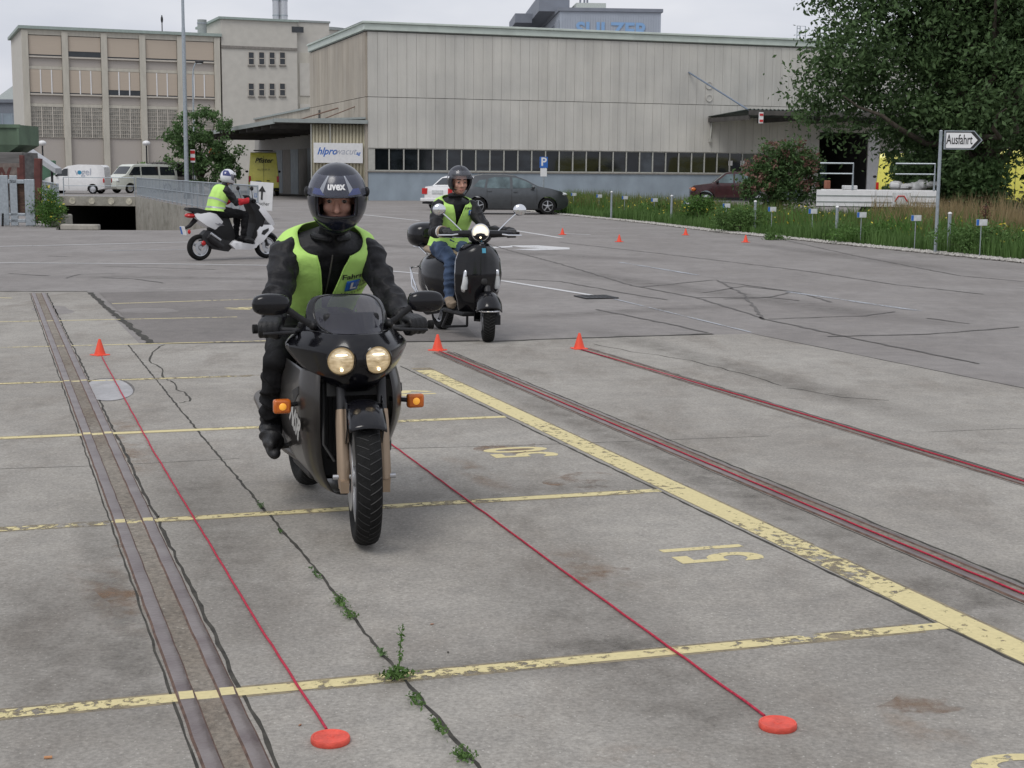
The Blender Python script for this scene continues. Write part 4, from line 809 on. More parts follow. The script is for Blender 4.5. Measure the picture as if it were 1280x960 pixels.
# yellow high-roof vans
yo = [(.0, .45), (-.0, 1.2), (.10, 2.4), (.2, 2.62), (.5, 2.68), (4.0, 2.64), (4.5, 2.45), (5.0, 1.75), (5.3, 1.25), (5.8, 1.05), (5.9, .6), (5.85, .3)]
yb = [(4.8+.45, .3)]+arc(4.8, .34, .40, -8, 188)+[(4.8-.46, .3), (1.2+.46, .3)]+arc(1.2, .34, .40, -8, 188)+[(.3, .38)]
def yvan(loc, rz, label, sc=1):
    v, yfy = car('yellow_van', label, 'van', loc, rz, m_yel, (yo+yb)[::-1], .96, 1.2, 2.68, .80, [[(4.0, 1.35), (4.9, 1.35), (4.5, 1.95), (4.0, 1.98)]], (1.2, 4.8), .34, screens=[((5.0, 1.75), (4.5, 2.45), 'windscreen')], mirrors=(4.7, 1.5, True), tailR=.04, group='yellow high-roof vans', steel=True)
    for s in (1, -1): MB().bx(-.035, .03, s*.86-.07, s*.86+.07, .85, 1.22).build('tail_light', m_red, v, None, bevel=.01)
    MB().bx(-.03, -.012, -.008, .008, .55, 2.45).build('door_gap', m_ink, v, None)
    MB().bx(-.05, -.005, .15, .5, .78, .93).build('number_plate', m_ink, v, None); MB().bx(-.12, .1, -.93, .93, .36, .5).build('bumper', m_blkpl, v, None, bevel=.03)
    MB().bx(-.05, .0, -.35, -.18, .92, .97).build('door_handle', m_ink, v, None)
    return v, yfy
yv, yfy = yvan(gp(312, 243)+V(.9, 0, 0), radians(100), 'yellow high-roof van with black script on its rear doors, under the left canopy')
yv.location = at(330, 240, 93); yv.location.z = 0
text('lettering', 'Pfister', .42, m_ink, yv, (.05-.06, 0, 2.18), (0, -1, 0), (.08, 0, 1), .008, .35); text('lettering', '052 224 05 24', .13, m_ink, yv, (-.035, 0, 1.62), (0, -1, 0), (.05, 0, 1))
mb = MB(); [mb.tube([(x, -.6, 2.8), (x, .6, 2.8)], .03, 6) for x in (.5, 1.6)]; mb.build('roof_rack', m_dark, yv)
y2, _ = yvan(at(1268, 240, 62), radians(77), 'yellow van with a red and white marker at the right edge of the photo'); y2.location.z = 0
mb = MB(); mb.bx(-.06, -.045, .86, .98, .3, 1.3); 
y3, _ = yvan(at(1118, 240, 76), radians(76), 'yellow van half hidden by the tree beside the dark dock door'); y3.location.z = 0
# flat-bed trailer behind the long grass
Yt = 44; a = at(1020, 236, Yt); b = at(1172, 236, Yt-.9); ang = math.atan2(b.y-a.y, b.x-a.x); Lt = (b-a).length
tr = thing('flatbed_trailer', 'white flatbed trailer with low dropsides and steel end frames behind the long grass', 'trailer', (a.x, a.y, .15), ang)
MB().bx(0, Lt, 0, 2.0, .48, .54).build('deck', m_dark, tr, None)
for y in (0, 2.0):
    for i in range(2): MB().bx(i*Lt/2+.02, (i+1)*Lt/2-.02, y-.02, y+.02, .5, .98).build('dropside', m_white, tr, None, bevel=.01)
mb = MB(); [mb.bx(.03, Lt-.03, -.035, -.022, z, z+.03) for z in (.62, .8)]; mb.build('side_groove', m_cedge, tr, None)
for x in ():
    mb = MB(); mb.tube([(x, .05, .5), (x, .05, 2.0), (x, 1.95, 2.0), (x, 1.95, .5)], .035, 8); mb.tube([(x, .05, 1.5), (x, 1.95, 1.5)], .025, 8); mb.build('end_frame', m_steel, tr)
for x0, x1 in ((.1, 1.05), (Lt-1.2, Lt-.1)):
    mb = MB(); mb.tube([(x0, -.0, 1.75), (x1, 0, 1.75), (x1, 0, .98)], .03, 8); mb.tube([(x0, 0, 1.45), (x1, 0, 1.45)], .025, 8); mb.build('side_frame', m_steel, tr)
for x in (Lt*.45, Lt*.62): wheel(tr, x, .1, .3, steel=True); wheel(tr, x, 1.9, .3, steel=True)
MB().bx(2.2, 2.7, -.045, -.037, .56, .92).build('sign_panel', m_lens, tr, None); text('lettering', 'Pnssaw', .2, m_ink, tr, (1.1, -.045, .78), (1, 0, 0), (0, 0, 1), .003, .2) if False else None
mb = MB(); mb.tube([(2.27, -.052, .66), (2.36, -.052, .82), (2.52, -.052, .82), (2.62, -.052, .66)], .02, 6); mb.build('emblem', m_red, tr)
o = MB().box(tuple(at(1034, 231, Yt+.4)), (.16, .16, .26), .2).build('terracotta_crate', mat('terracotta', (.35, .14, .09), .8), None, None, bevel=.03); tag(o, 'small reddish crate standing on the left end of the trailer', 'crate'); o.location.z = 0
mb = MB()
for i in range(7): mb.ell(tuple(at(1120+i*8, 233+random.uniform(-3, 2), Yt+2)), (.22, .2, random.uniform(.08, .17)), 10, 7, Matrix.Rotation(random.random()*3, 3, 'Z'), p=.8)
o = mb.build('white_sacks', m_white, None); tag(o, 'crumpled white sheeting heaped on the right end of the trailer', 'sheeting')
o = MB().box(tuple(at(1062, 234.5, Yt+1)), (.4, .3, .13), .1).build('white_box', m_white, None, None, bevel=.02); tag(o, 'flat white box lying on the middle of the trailer', 'box')
# ================================================================ ROPES, CONES, SIGNS, JUNK
m_cone = mat('orange_plastic', (.80, .075, .03), .45, var=.1, scale=6)
m_disc = mat('worn_orange_rubber', (.68, .085, .055), .6, var=.22, scale=30, bump=.3, bscale=90)
m_rope = mat('red_rope', (.42, .02, .05), .8, var=.3, scale=80)
def make_cone(label, p, s=1.0, grp='small orange marker cones'):
    t = thing('traffic_cone', label, 'cone', p, random.uniform(0, 1), grp); t.scale = (s,)*3
    mb = MB(); mb.bx(-.065, .065, -.065, .065, 0, .014); mb.build('base', m_cone, t, None, bevel=.008)
    mb = MB(); mb.lathe([(.05, .014), (.045, .03), (.012, .14), (.009, .148), (.001, .15)], n=20); mb.build('cone_body', m_cone, t); return t
make_cone('orange cone at the end of the rope beside the left rail', gp(125, 444.5), .95)
make_cone('orange cone between the two-wheelers at the start of the double rail', gp(547, 438.5), .98)
make_cone('orange cone at the start of the far right rail', gp(724, 436.5), .98)
for px, py, lab in ((703, 293.5, 'tiny far cone beside the short white dash'), (774, 302.5, 'tiny far cone between the dash and the bluish line'), (857, 294, 'tiny far cone close to the gravel edge'), (932, 303, 'rightmost of the tiny far cones')): make_cone(lab, gp(px, py), 1.15)
def disc(label, p, rz):
    t = MB(); r = .054; t.lathe([(.001, 0), (r*.97, 0), (r, .003), (r, .013), (r*.96, .017), (r*.88, .017), (r*.85, .015), (.012, .015), (.010, .0175), (.001, .0175)], n=40); o = t.build('marker_disc', m_disc, None); o.location = p+V(0, 0, .004); o.rotation_euler = (0, 0, rz); return tag(o, label, 'marker disc', 'orange ground marker discs')
d1 = gp(413, 929); d2 = gp(972, 911)
disc('round orange disc at the near end of the left rope', d1, 0); disc('round orange disc at the near end of the middle rope, paint scuffed off', d2, 1)
def rope(label, pts, r=.0042):
    P = []
    for a, b in zip(pts, pts[1:]):
        k = max(1, int((b-a).length/.12)); P += [a.lerp(b, i/k) for i in range(k)]
    P.append(pts[-1]); mb = MB(); mb.tube([p+V(random.uniform(-1, 1)*.002, 0, .006+r+random.uniform(0, .002)) for p in P], r, 7)
    return tag(mb.build('rope', m_rope, None, 60), label, 'rope')
def up_(p, z): return V(p.x, p.y, z)
rope('thin red rope stretched from the left cone to the left orange disc', [up_(gp(127, 447), 0), gp(190, 563), gp(331, 797), gp(408, 916)])
rope('thin red rope running from under the motorcycle to the right orange disc', [gp(410, 499), gp(486, 555), gp(700, 714), gp(955, 899)])
rope('thin red rope lying between the double rails on the right', [gp(549, 440), gp(760, 529), gp(1000, 630), gp(1290, 750)])
rope('thin red rope lying in the far right rail', [gp(726, 438), gp(980, 512), gp(1290, 607)])
for px, py in ((190, 562), (331, 797)):
    p = gp(px, py, .03); 
# signs -------------------------------------------------------------
p = gp(1169, 317); hp = at(1173, 165, p.y).z+.02
t = thing('exit_sign', 'white arrow sign reading Ausfahrt on a slim steel post at the grass edge', 'sign', p); sc = p.y/1850
mb = MB(); mb.tube([(0, 0, 0), (0, 0, hp)], .034, 12); mb.ell((0, 0, hp), (.036, .036, .02), 10, 6); mb.build('post', m_steel, t)
w, h = 47*sc, 23*sc; zc = at(1198, 175, p.y).z
def arrow(s): return [(0+s, -h/2+s), (w*.77-s*.4, -h/2+s), (w-s*1.5, 0), (w*.77-s*.4, h/2-s), (0+s, h/2-s)]
def pris(name, pl, y0, y1, m):
    mb = MB(); mb.prism([(x+.07, z+zc) for x, z in pl], y0, y1); return mb.build(name, m, t, None)
pris('frame', arrow(0), -.03, .03, m_steel); pris('board', arrow(.02), -.036, -.0305, m_ink)
pris('white_face', [(.028, -h/2+.028), (w*.68, -h/2+.028), (w*.86, 0), (w*.68, h/2-.045), (.028, h/2-.045)], -.041, -.0365, mat('sign_white', (.82, .82, .82), .4, var=.03))
text('lettering', 'Ausfahrt', .27, m_ink, t, (.07+w*.385, -.044, zc-.0), (1, 0, 0), (0, 0, 1), .003, 0, .56)
p = gp(679, 262); t = thing('parking_sign', 'blue parking sign with a white plate below, standing behind the grey hatchback', 'sign', (p.x, p.y, 0)); s = p.y/1850
z1 = at(678, 196, p.y).z
mb = MB(); mb.tube([(0, 0, 0), (0, 0, z1)], .03, 8); mb.build('post', m_steel, t); MB().bx(-5*s, 5*s, -.05, -.035, z1-13.5*s, z1).build('blue_plate', m_blue, t, None)
text('lettering', 'P', 14*s, m_white, t, (0, -.055, z1-6.5*s), (1, 0, 0), (0, 0, 1), .012); MB().bx(-4*s, 4*s, -.05, -.035, z1-24*s, z1-14*s).build('white_plate', m_white, t, None)
p = gp(326, 274); t = thing('visitor_sign', 'square white sign with a black arrow and Besucher lettering by the railing end', 'sign', p, radians(-4)); s = p.y/1850; t.rotation_euler = (radians(0), radians(4), radians(-3))
zc = at(325, 245, p.y).z; q = 15*s
mb = MB(); mb.tube([(0, .04, 0), (0, .04, zc+q)], .025, 8); mb.build('post', m_steel, t); MB().bx(-q*1.02, q*.9, -.02, .02, zc-q*1.15, zc+q*1.15).build('board', m_white, t, None)
mb = MB(); mb.bx(-.03, .03, -.03, -.0215, zc-.12, zc+.17); mb.add([(-.12, -.0305, zc+.14), (.12, -.0305, zc+.14), (0, -.0305, zc+.33), (-.12, -.0215, zc+.14), (.12, -.0215, zc+.14), (0, -.0215, zc+.33)], [(0, 1, 2), (3, 5, 4), (0, 3, 4, 1), (1, 4, 5, 2), (2, 5, 3, 0)]); mb.build('arrow', m_ink, t, None)
MB().bx(-.25, -.11, -.027, -.0212, zc-.06, zc+.08).build('blue_plate', m_blue, t, None); text('lettering', 'P', .14, m_white, t, (-.18, -.03, zc+.01), (1, 0, 0), (0, 0, 1)); text('lettering', 'Besucher', .17, m_ink, t, (-.01, -.025, zc-.24), (1, 0, 0), (0, 0, 1), 0, 0, .85)
# bollard posts with a chain of number plates along the grass
posts = [(764, 274), (839, 280.5), (943, 291.5), (1045, 302), (1185, 316)]
for i, (px, py) in enumerate(posts):
    p = gp(px, py); z = at(px, {764: 240, 839: 245, 943: 252, 1045: 259, 1185: 267}[px], p.y).z
    t = thing('bollard_post', ['thin galvanised post at the far end of the grass edge', 'galvanised post in front of the dark maroon car', 'galvanised post below the left side of the reddish bush', 'galvanised post in the grass before the trailer', 'galvanised post just right of the Ausfahrt sign'][i], 'post', p, 0, 'posts along the grass edge')
    mb = MB(); mb.tube([(0, 0, 0), (0, 0, z)], .035, 10); mb.build('pole', m_steel, t); mb = MB(); mb.ell((0, 0, z), (.045, .045, .035), 10, 6); mb.build('cap', m_white, t)
names = ['fence line nearest the hatchback', 'second from the hatchback', 'just before the second galvanised post', 'right of the second galvanised post', 'below the front wheel of the maroon car', 'below the left edge of the reddish bush', 'under the right part of the reddish bush', 'left of the post by the trailer', 'between the trailer post and the Ausfahrt sign', 'left of the Ausfahrt post', 'right of the last galvanised post']
pl = [(717, 243, 60), (749, 245, 57), (781, 247, 54), (818, 250, 50), (859, 253.5, 46.5), (908, 257, 42.5), (965, 261.5, 39), (1016, 264, 36.5), (1077, 268.5, 33.5), (1145, 272.5, 31), (1227, 278, 28.5)]
for i, (px, py, Y) in enumerate(pl):
    c = at(px, py, Y); t = thing('number_plate_stake', 'small white parking plate on a stake, '+names[i], 'plate', (c.x, c.y, 0), radians(10), 'small number plates on stakes in the grass')
    MB().bx(-.11, .11, -.02, .0, c.z-.06, c.z+.06).build('plate', m_lens, t, None); MB().bx(-.115, -.06, -.024, -.0205, c.z-.055, c.z+.055).build('blue_field', m_blue, t, None); mb = MB(); mb.tube([(0, .01, 0), (0, .01, c.z)], .01, 6); mb.build('stake', m_steel, t)
# left edge: gate cage, rusty posts, containers
gx = gp(3, 282); Yg = gp(20, 283).y; s = Yg/1850
t = thing('steel_gate', 'galvanised steel gate frame around a rusty brick-coloured panel at the left edge', 'gate', (at(-12, 280, Yg).x, Yg, 0), radians(4)); x = lambda px: (px+12)*s
zt = at(20, 224, Yg).z
for a, b in ((0, 11), (13, 22), ): MB().bx(x(a-12+12), x(b), 0, .06, .02, zt+.1).build('steel_sheet', m_steel, t, None, bevel=.01)
mb = MB(); mb.bx(x(31), x(43), 0, .08, .02, zt); mb.bx(x(11), x(31), 0, .08, zt-.12, zt-.01); mb.bx(x(11), x(31), 0, .08, .1, .2); mb.bx(x(11), x(31), .0, .08, .28, .36); mb.build('frame', m_steel, t, None, bevel=.012)
m_br = mat('rusty_brick', (.085, .05, .036), .85, var=.45, scale=7, bump=.5, stretch=(1, 1, 4)); MB().bx(x(11), x(31), .10, .2, .36, zt-.12).build('brick_panel', m_br, t, None)
mb = MB(); mb.tube([(x(4), -.1, .0), (x(6), -.2, .35)], .03, 6); mb.build('latch_foot', m_dark, t)
m_cont = mat('faded_green_container', (.10, .15, .10), .75, var=.3, scale=1.2, stretch=(1, 1, .4)); m_brown = mat('rusty_brown_steel', (.10, .035, .03), .8, var=.35, scale=4); m_gb = mat('weathered_grey_board', (.14, .135, .13), .85, var=.35, scale=2, stretch=(.3, 1, 3))
Yc = 62; sc_ = Yc/1850
def cbox(name, label, cat, px0, px1, py0, py1, Y, dep, m, bev=.03):
    a = at(px0, py1, Y); b = at(px1, py0, Y); o = MB().bx(a.x, b.x, Y, Y+dep, max(0, a.z), b.z).build(name, m, None, None, bevel=bev); return tag(o, label, cat)
mb = MB(); z0 = at(10, 190, Yc).z; z1 = at(10, 156, Yc).z; xa = at(-60, 170, Yc).x; xb = at(24.5, 170, Yc).x
t = thing('hopper_container', 'faded green steel hopper standing high at the left edge', 'container', (xa, Yc, 0))
W_ = xb-xa; mb.loft([[(0, 0, z1), (W_, 0, z1), (W_, 2.5, z1), (0, 2.5, z1)], [(0, 0, z0+.3), (W_, 0, z0+.3), (W_, 2.5, z0+.3), (0, 2.5, z0+.3)], [(.1, .1, z0), (W_-.5, .1, z0), (W_-.5, 2.4, z0), (.1, 2.4, z0)]]); mb.build('bin', m_cont, t, None); mb = MB(); [mb.bx(W_-i*1.1-.1, W_-i*1.1, -.06, -.002, z0+.3, z1) for i in range(4)]; mb.bx(-.05, W_+.05, -.08, -.002, z1-.12, z1+.02); mb.build('rib', m_cont, t, None)
cbox('weathered_silo_box', 'weathered grey box below the green hopper with red painted letters', 'storage box', -60, 28, 190.5, 250, Yc-.5, 2, m_gb)
q = at(9, 217, Yc-.6); wl = thing('painted_board', 'brown lettered board fixed across the weathered grey box', 'board', (q.x, Yc-.62, q.z)); MB().bx(-1.2, .62, 0, .1, -.5, .42).build('board', mat('brown_board', (.16, .13, .115), .8, var=.3), wl, None); text('lettering', 'W I', .75, m_brown, wl, (-.02, -.01, -.05), (1, 0, 0), (0, 0, 1), .02)
a = at(47.5, 240, 45); b = at(50, 198, 45); o = MB().box((a.x, 45, b.z/2), (.20, .2, b.z), rot=Matrix.Rotation(radians(3), 3, 'Y')).build('rusty_post', m_brown, None, None, bevel=.015); tag(o, 'stout rusty brown post standing above the weeds', 'post')
a = at(29, 240, 60); b = at(29, 194, 60); o = MB().box((a.x, 60, b.z/2), (.16, .2, b.z)).build('red_brown_post', m_brown, None, None, bevel=.01); tag(o, 'thin red brown upright at the corner of the grey box', 'post')
a = at(26, 184, 70); b = at(69, 213, 70); mb = MB(); mb.loft([[a+V(0, 0, .1), a+V(0, 1, .1), a+V(0, 1, -.15), a+V(0, 0, -.15)], [b+V(0, 0, .1), b+V(0, 1, .1), b+V(0, 1, -.15), b+V(0, 0, -.15)]]); 
cv = thing('conveyor_chute', 'slanting pale conveyor chute dropping to the right from the hopper', 'conveyor', (0, 0, 0)); mb.build('chute', mat('pale_chute', (.42, .43, .45), .5), cv, None); mb = MB(); [mb.tube([a.lerp(b, f)+V(0, .5, 0), V(a.lerp(b, f).x, 70.5, 0)], .06, 6) for f in (.25, .8)]; mb.build('leg', m_dark, cv)
a = at(29, 180, 75); t = thing('prohibition_sign', 'small white board with a red ring beside the hopper', 'sign', (a.x, 75, a.z)); MB().bx(-.35, .35, 0, .06, -.55, .4).build('board', m_white, t, None); mb = MB(); mb.lathe([(.2, -.01), (.3, -.01), (.3, .0), (.2, .0)], (0, -.01, 0), 'Y', 20); mb.build('red_ring', m_red, t); mb = MB(); mb.tube([(0, .1, -.5), (0, .1, -a.z)], .05, 6); mb.build('post', m_dark, t)
o = cbox('green_shed', 'low green shed between the rusty post and the container', 'shed', 30, 46, 200, 228, 95, 4, mat('green_sheet', (.10, .22, .13), .6), .05)
# carport with corrugated roof
a = at(184, 205, 104); b = at(233, 205, 104); t = thing('carport', 'dark corrugated bicycle shelter behind the ramp railing', 'carport', (a.x, 104, 0)); Wc = b.x-a.x
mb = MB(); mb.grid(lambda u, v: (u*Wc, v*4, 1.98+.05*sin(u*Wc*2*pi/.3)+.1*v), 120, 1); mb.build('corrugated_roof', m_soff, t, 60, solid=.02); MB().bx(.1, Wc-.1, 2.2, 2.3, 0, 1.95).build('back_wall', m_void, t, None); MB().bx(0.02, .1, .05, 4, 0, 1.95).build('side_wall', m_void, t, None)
MB().bx(.1, Wc-.1, 0.1, .16, .0, 1.1).build('front_panel', m_soff, t, None)
# warning lights near the canopy
p = at(269, 191, 100); t = thing('amber_beacon', 'round amber sign hanging from the far tip of the left canopy', 'beacon', p); mb = MB(); mb.lathe([(.001, 0), (.42, 0), (.42, .1), (.001, .1)], n=20, ax='Y'); mb.build('disc', m_amber, t); mb = MB(); mb.tube([(0, .12, .1), (0, .12, -p.z)], .05, 6); mb.build('post', m_dark, t)
p = at(241, 195, 82); t = thing('warning_marker', 'red and white warning marker beside the tall mast', 'marker', (p.x, 82, 0)); MB().bx(-.12, .12, -.03, .03, p.z-.35, p.z+.35).build('white_plate', m_white, t, None); MB().bx(-.12, .12, -.04, -.031, p.z+.12, p.z+.3).build('red_band', m_red, t, None); MB().bx(-.12, .12, -.04, -.031, p.z-.25, p.z-.08).build('red_band', m_red, t, None); mb = MB(); mb.tube([(0, 0, 0), (0, 0, p.z-.3)], .03, 6); mb.build('post', m_dark, t)
# litter
p = gp(61, 951); o = MB(); o.tube([p+V(-.012, 0, .009), p+V(.008, .004, .009)], .004, 8); o = o.build('cigarette_butt', mat('cork_filter', (.5, .25, .12), .8), None); tag(o, 'cigarette end lying on the concrete in the near left corner', 'cigarette end')
for px, py, lab in ((375, 906, 'tan dry leaf beside the left orange disc'), (540, 780, 'tiny reddish leaf between the seam and the middle rope'), (560, 815, 'small dark crumb of dirt near the tall weed'), (198, 645, 'dark crumb of dirt beside the left rail'), (186, 632, 'tiny dark pebble near the left rope')):
    p = gp(px, py, .007); mb = MB(); mb.ell(p, (.008, .0035, .002), 8, 5, Matrix.Rotation(random.random()*3, 3, 'Z')); tag(mb.build('debris', mat('dry_leaf', (.33, .17, .10), .8) if 'leaf' in lab else m_dirt, None), lab, 'litter')
# ================================================================ PEOPLE
from mathutils import noise as mnoise
from mathutils.bvhtree import BVHTree
m_jack = mat('black_leather_jacket', (.012, .012, .014), .55, var=.4, scale=14, bump=.35, bscale=60, spec=.3)
m_trou = mat('black_trousers', (.008, .008, .009), .75, var=.3, scale=12, bump=.3, bscale=70, spec=.2)
m_jean = mat('blue_denim', (.045, .075, .14), .85, var=.35, scale=9, bump=.35, bscale=260)
m_skin = mat('skin', (.50, .27, .20), .5, var=.07, scale=16, bump=.08, bscale=300)
m_glove = mat('black_leather_glove', (.009, .009, .010), .5, var=.3, scale=40, bump=.3, bscale=160)
m_boot = mat('brown_boot', (.22, .17, .12), .7, var=.2, scale=20)
m_redc = mat('red_textile', (.50, .012, .02), .7, var=.15, scale=10, bump=.2)
m_vest = mat('hi_vis_yellow_green', (.50, .80, .19), .75, var=.10, scale=7, bump=.35, bscale=40)
m_refl = mat('silver_reflective_tape', (.42, .44, .45), .4, .3, var=.08, scale=30)
m_hair = mat('dark_hair', (.02, .014, .01), .7)
m_eye = mat('eye_white', (.30, .27, .25), .35); m_iris = mat('dark_iris', (.02, .012, .008), .15); m_lip = mat('lips', (.40, .16, .13), .5)
TT_ = [0, .22, .45, .65, .80, .90, .96, 1.0]
def torso_fn(spine, scale=1.0, sh=.195, add=0.0, belly=0.):
    Wd = [.165, .150, .160, .178, sh, sh*.93, sh*.55, .066]; Dp = [.120, .112+belly, .118+belly*.6, .122, .112, .092, .078, .064]
    def fn(t, th, off=0.):
        t = max(0, min(1, t)); sp = SP; f = t*(len(sp)-1); i = min(int(f), len(sp)-2); c = sp[i]+(sp[i+1]-sp[i])*(f-i)
        a = sp[min(i+1, len(sp)-1)]-sp[max(i-1, 0)] if i > 0 else sp[1]-sp[0]; T = Vector(a).normalized(); Y = V(0, 1, 0); F = Y.cross(T).normalized()
        w = float(np.interp(t, TT_, Wd))*scale+off+add; d = float(np.interp(t, TT_, Dp))*scale+off+add
        e = .82; cc, ss = cos(th), sin(th); return Vector(c)+F*(d*math.copysign(abs(cc)**e, cc))+Y*(w*math.copysign(abs(ss)**e, ss))
    SP = spline(spine, 40); fn.L = float(np.linalg.norm(np.diff(SP, axis=0), axis=1).sum()); return fn
def person(label, root_loc, rz, J, zones, vox=.007, tfn=None, face=True, wrinkle=.010, grip_in=None, limb=1.0):
    root = thing('person', label, 'person', root_loc, rz); mb = MB(); seg = []
    def capsule(pts, rs, zone, fl=None): 
        mb.tube(pts, [r*1.0 for r in rs], 16, round_=True, flat=fl)
        for a, b, ra, rb in zip(pts, pts[1:], rs, rs[1:]): seg.append((np.array(a), np.array(b), (ra+rb)/2, zone))
    # torso
    ts = np.linspace(0, 1, 26); mb.loft([[tfn(t, k*2*pi/32) for k in range(32)] for t in ts])
    for a, b in zip(ts[::3], ts[3::3]):
        ca = (tfn(a, 0)+tfn(a, pi))/2; cb = (tfn(b, 0)+tfn(b, pi))/2; seg.append((np.array(ca), np.array(cb), .14, 'jacket'))
    nk = Vector(J['neck']); hd = Vector(J['head']); seg[-1] = (seg[-1][0], seg[-1][1], .08, 'jacket')
    mb.ell(tuple(Vector(J['pelvis'])), (.14, .17, .115), 20, 12); seg.append((np.array(J['pelvis']), np.array(J['pelvis'])+.001, .15, 'trouser'))
    capsule([tuple(nk-(hd-nk)*.25), tuple(nk.lerp(hd, .6))], [.062*limb, .056*limb], 'neck')
    yaw, pit = J.get('yaw', 0), J.get('pitch', 0); R = Matrix.Rotation(yaw, 3, 'Z')@Matrix.Rotation(pit, 3, 'Y')
    def hp(x, y, z): return hd+R@V(x, y, z)
    hs = J.get('hs', 1.0)
    def he(c, r, m=1): mb.ell(hp(*[q*hs for q in c]), [q*hs for q in r], 20, 14, R)
    he((-.01, 0, .03), (.098, .076, .100)); he((.012, 0, -.04), (.075, .062, .075)); he((.052, 0, -.085), (.028, .030, .022))
    if face:
        he((.072, 0, .028), (.018, .052, .013)); mb.tube([hp(.082*hs, 0, .015*hs), hp(.098*hs, 0, -.012*hs), hp(.108*hs, 0, -.030*hs)], [.008*hs, .011*hs, .0135*hs], 10, round_=True)
        for s in (1, -1): he((.090, s*.013, -.032), (.010, .009, .008)); he((.058, s*.042, -.022), (.024, .020, .026)); he((-.005, s*.078, -.0), (.016, .008, .028))
        he((.078, 0, -.062), (.012, .024, .012))
    seg.append((np.array(hp(0, 0, .05)), np.array(hp(.02, 0, -.06)), .085, 'head'))
    for s, k in ((1, 'L'), (-1, 'R')):
        sh, el, wr, gr = [Vector(J[n+k]) for n in ('sh', 'el', 'wr', 'gr')]
        capsule([sh, sh.lerp(el, .5), el], [.078*limb, .066*limb, .060*limb], 'upperarm'); capsule([el, el.lerp(wr, .4), wr], [.060*limb, .056*limb, .040*limb], 'forearm')
        capsule([wr.lerp(el, .10), wr], [.046*limb, .044*limb], 'cuff')
        hi, kn, an, to = [Vector(J[n+k]) for n in ('hi', 'kn', 'an', 'to')]
        capsule([hi, hi.lerp(kn, .4), kn], [.098*limb, .088*limb, .064*limb], 'thigh'); capsule([kn, kn.lerp(an, .35), an], [.064*limb, .062*limb, .046*limb], 'shin')
        capsule([an+V(0, 0, .0), an.lerp(to, .5)+V(0, 0, -.01), to], [.050*limb, .048*limb, .042*limb], 'boot'); capsule([an-(to-an)*.25+V(0, 0, -.01), an.lerp(to, .3)+V(0, 0, -.02)], [.034*limb, .036*limb], 'boot')
        # hand round the grip: palm, four fingers, thumb
        gd = Vector(J.get('bar'+k, (0, s, 0))).normalized(); fwd = (gr-wr); fwd = (fwd-gd*fwd.dot(gd)).normalized(); up2 = gd.cross(fwd)*(1 if gd.cross(fwd).z > 0 else -1); hsz = J.get('hand', 1.)
        knu = gr+up2*.028*hsz+fwd*.012*hsz
        for q in (-.033, -.011, .011, .033): mb.tube([wr+gd*q*.55, wr.lerp(knu, .55)+gd*q*.9+up2*.006, knu+gd*q], [.020*hsz, .019*hsz, .0145*hsz], 10, round_=True)
        for q, ln in ((-.035, .9), (-.012, 1.05), (.012, 1.0), (.034, .82)):
            pts = []; rr = .0335*hsz
            for i in range(7):
                a = radians(62-i*29*ln); pts.append(gr+gd*q*1.05*hsz+fwd*cos(a)*rr+up2*sin(a)*rr)
            mb.tube(pts, [.0115*hsz, .011*hsz, .0108*hsz, .0105*hsz, .010*hsz, .0095*hsz, .009*hsz], 8, round_=True)
        tp = [wr.lerp(knu, .35)-gd*.03*hsz, gr-gd*.045*hsz-fwd*.020*hsz-up2*.012*hsz, gr-gd*.040*hsz+fwd*.006*hsz-up2*.034*hsz, gr-gd*.030*hsz+fwd*.024*hsz-up2*.030*hsz]
        mb.tube(tp, [.016*hsz, .014*hsz, .012*hsz, .010*hsz], 8, round_=True)
        seg.append((np.array(wr.lerp(gr, .15)), np.array(gr), .05, 'glove')); seg.append((np.array(gr-gd*.04), np.array(gr+gd*.04), .05, 'glove'))
    me = mb.mesh('b', m_jack); o = bpy.data.objects.new('b', me); COL.objects.link(o)
    md = o.modifiers.new('r', 'REMESH'); md.mode = 'VOXEL'; md.voxel_size = vox
    md = o.modifiers.new('s', 'SMOOTH'); md.factor = .5; md.iterations = 3
    me2 = bpy.data.meshes.new_from_object(o.evaluated_get(bpy.context.evaluated_depsgraph_get())); bpy.data.objects.remove(o); bpy.data.meshes.remove(me)
    names = ['jacket', 'trouser', 'skin', 'glove', 'boot', 'cuff', 'red']
    mats = [zones.get('jacket', m_jack), zones.get('trouser', m_trou), m_skin, zones.get('glove', m_glove), zones.get('boot', m_glove), zones.get('cuffm', m_jack), zones.get('redm', m_redc)]
    me2.materials.clear(); [me2.materials.append(m) for m in mats]
    n = len(me2.vertices); co = np.empty(n*3, np.float32); me2.vertices.foreach_get('co', co); co = co.reshape(-1, 3)
    zmap = {'jacket': 0, 'trouser': 1, 'head': 2, 'neck': zones.get('neck', 0), 'upperarm': 0, 'forearm': zones.get('forearm', 0), 'cuff': 5, 'thigh': 1, 'shin': 1, 'boot': 4, 'glove': 3}
    def nearest(Pn):
        D = np.empty((len(seg), len(Pn)))
        for i, (a, b, r, z) in enumerate(seg):
            d = b-a; t = np.clip(((Pn-a)@d)/max(1e-9, d@d), 0, 1); D[i] = np.linalg.norm(Pn-(a+t[:, None]*d), axis=1)-r
        return np.array([zmap[s_[3]] for s_ in seg])[D.argmin(0)]
    zv = nearest(co); nr = np.empty(n*3, np.float32); me2.vertices.foreach_get('normal', nr); nr = nr.reshape(-1, 3); sc = np.where((zv == 2) | (zv == 3), 0, 1.)*wrinkle; sc = sc*np.where((np.abs(co[:, 1]-J['neck'][1]) < .17) & (co[:, 2] > J['pelvis'][2]+.05), .35, 1)
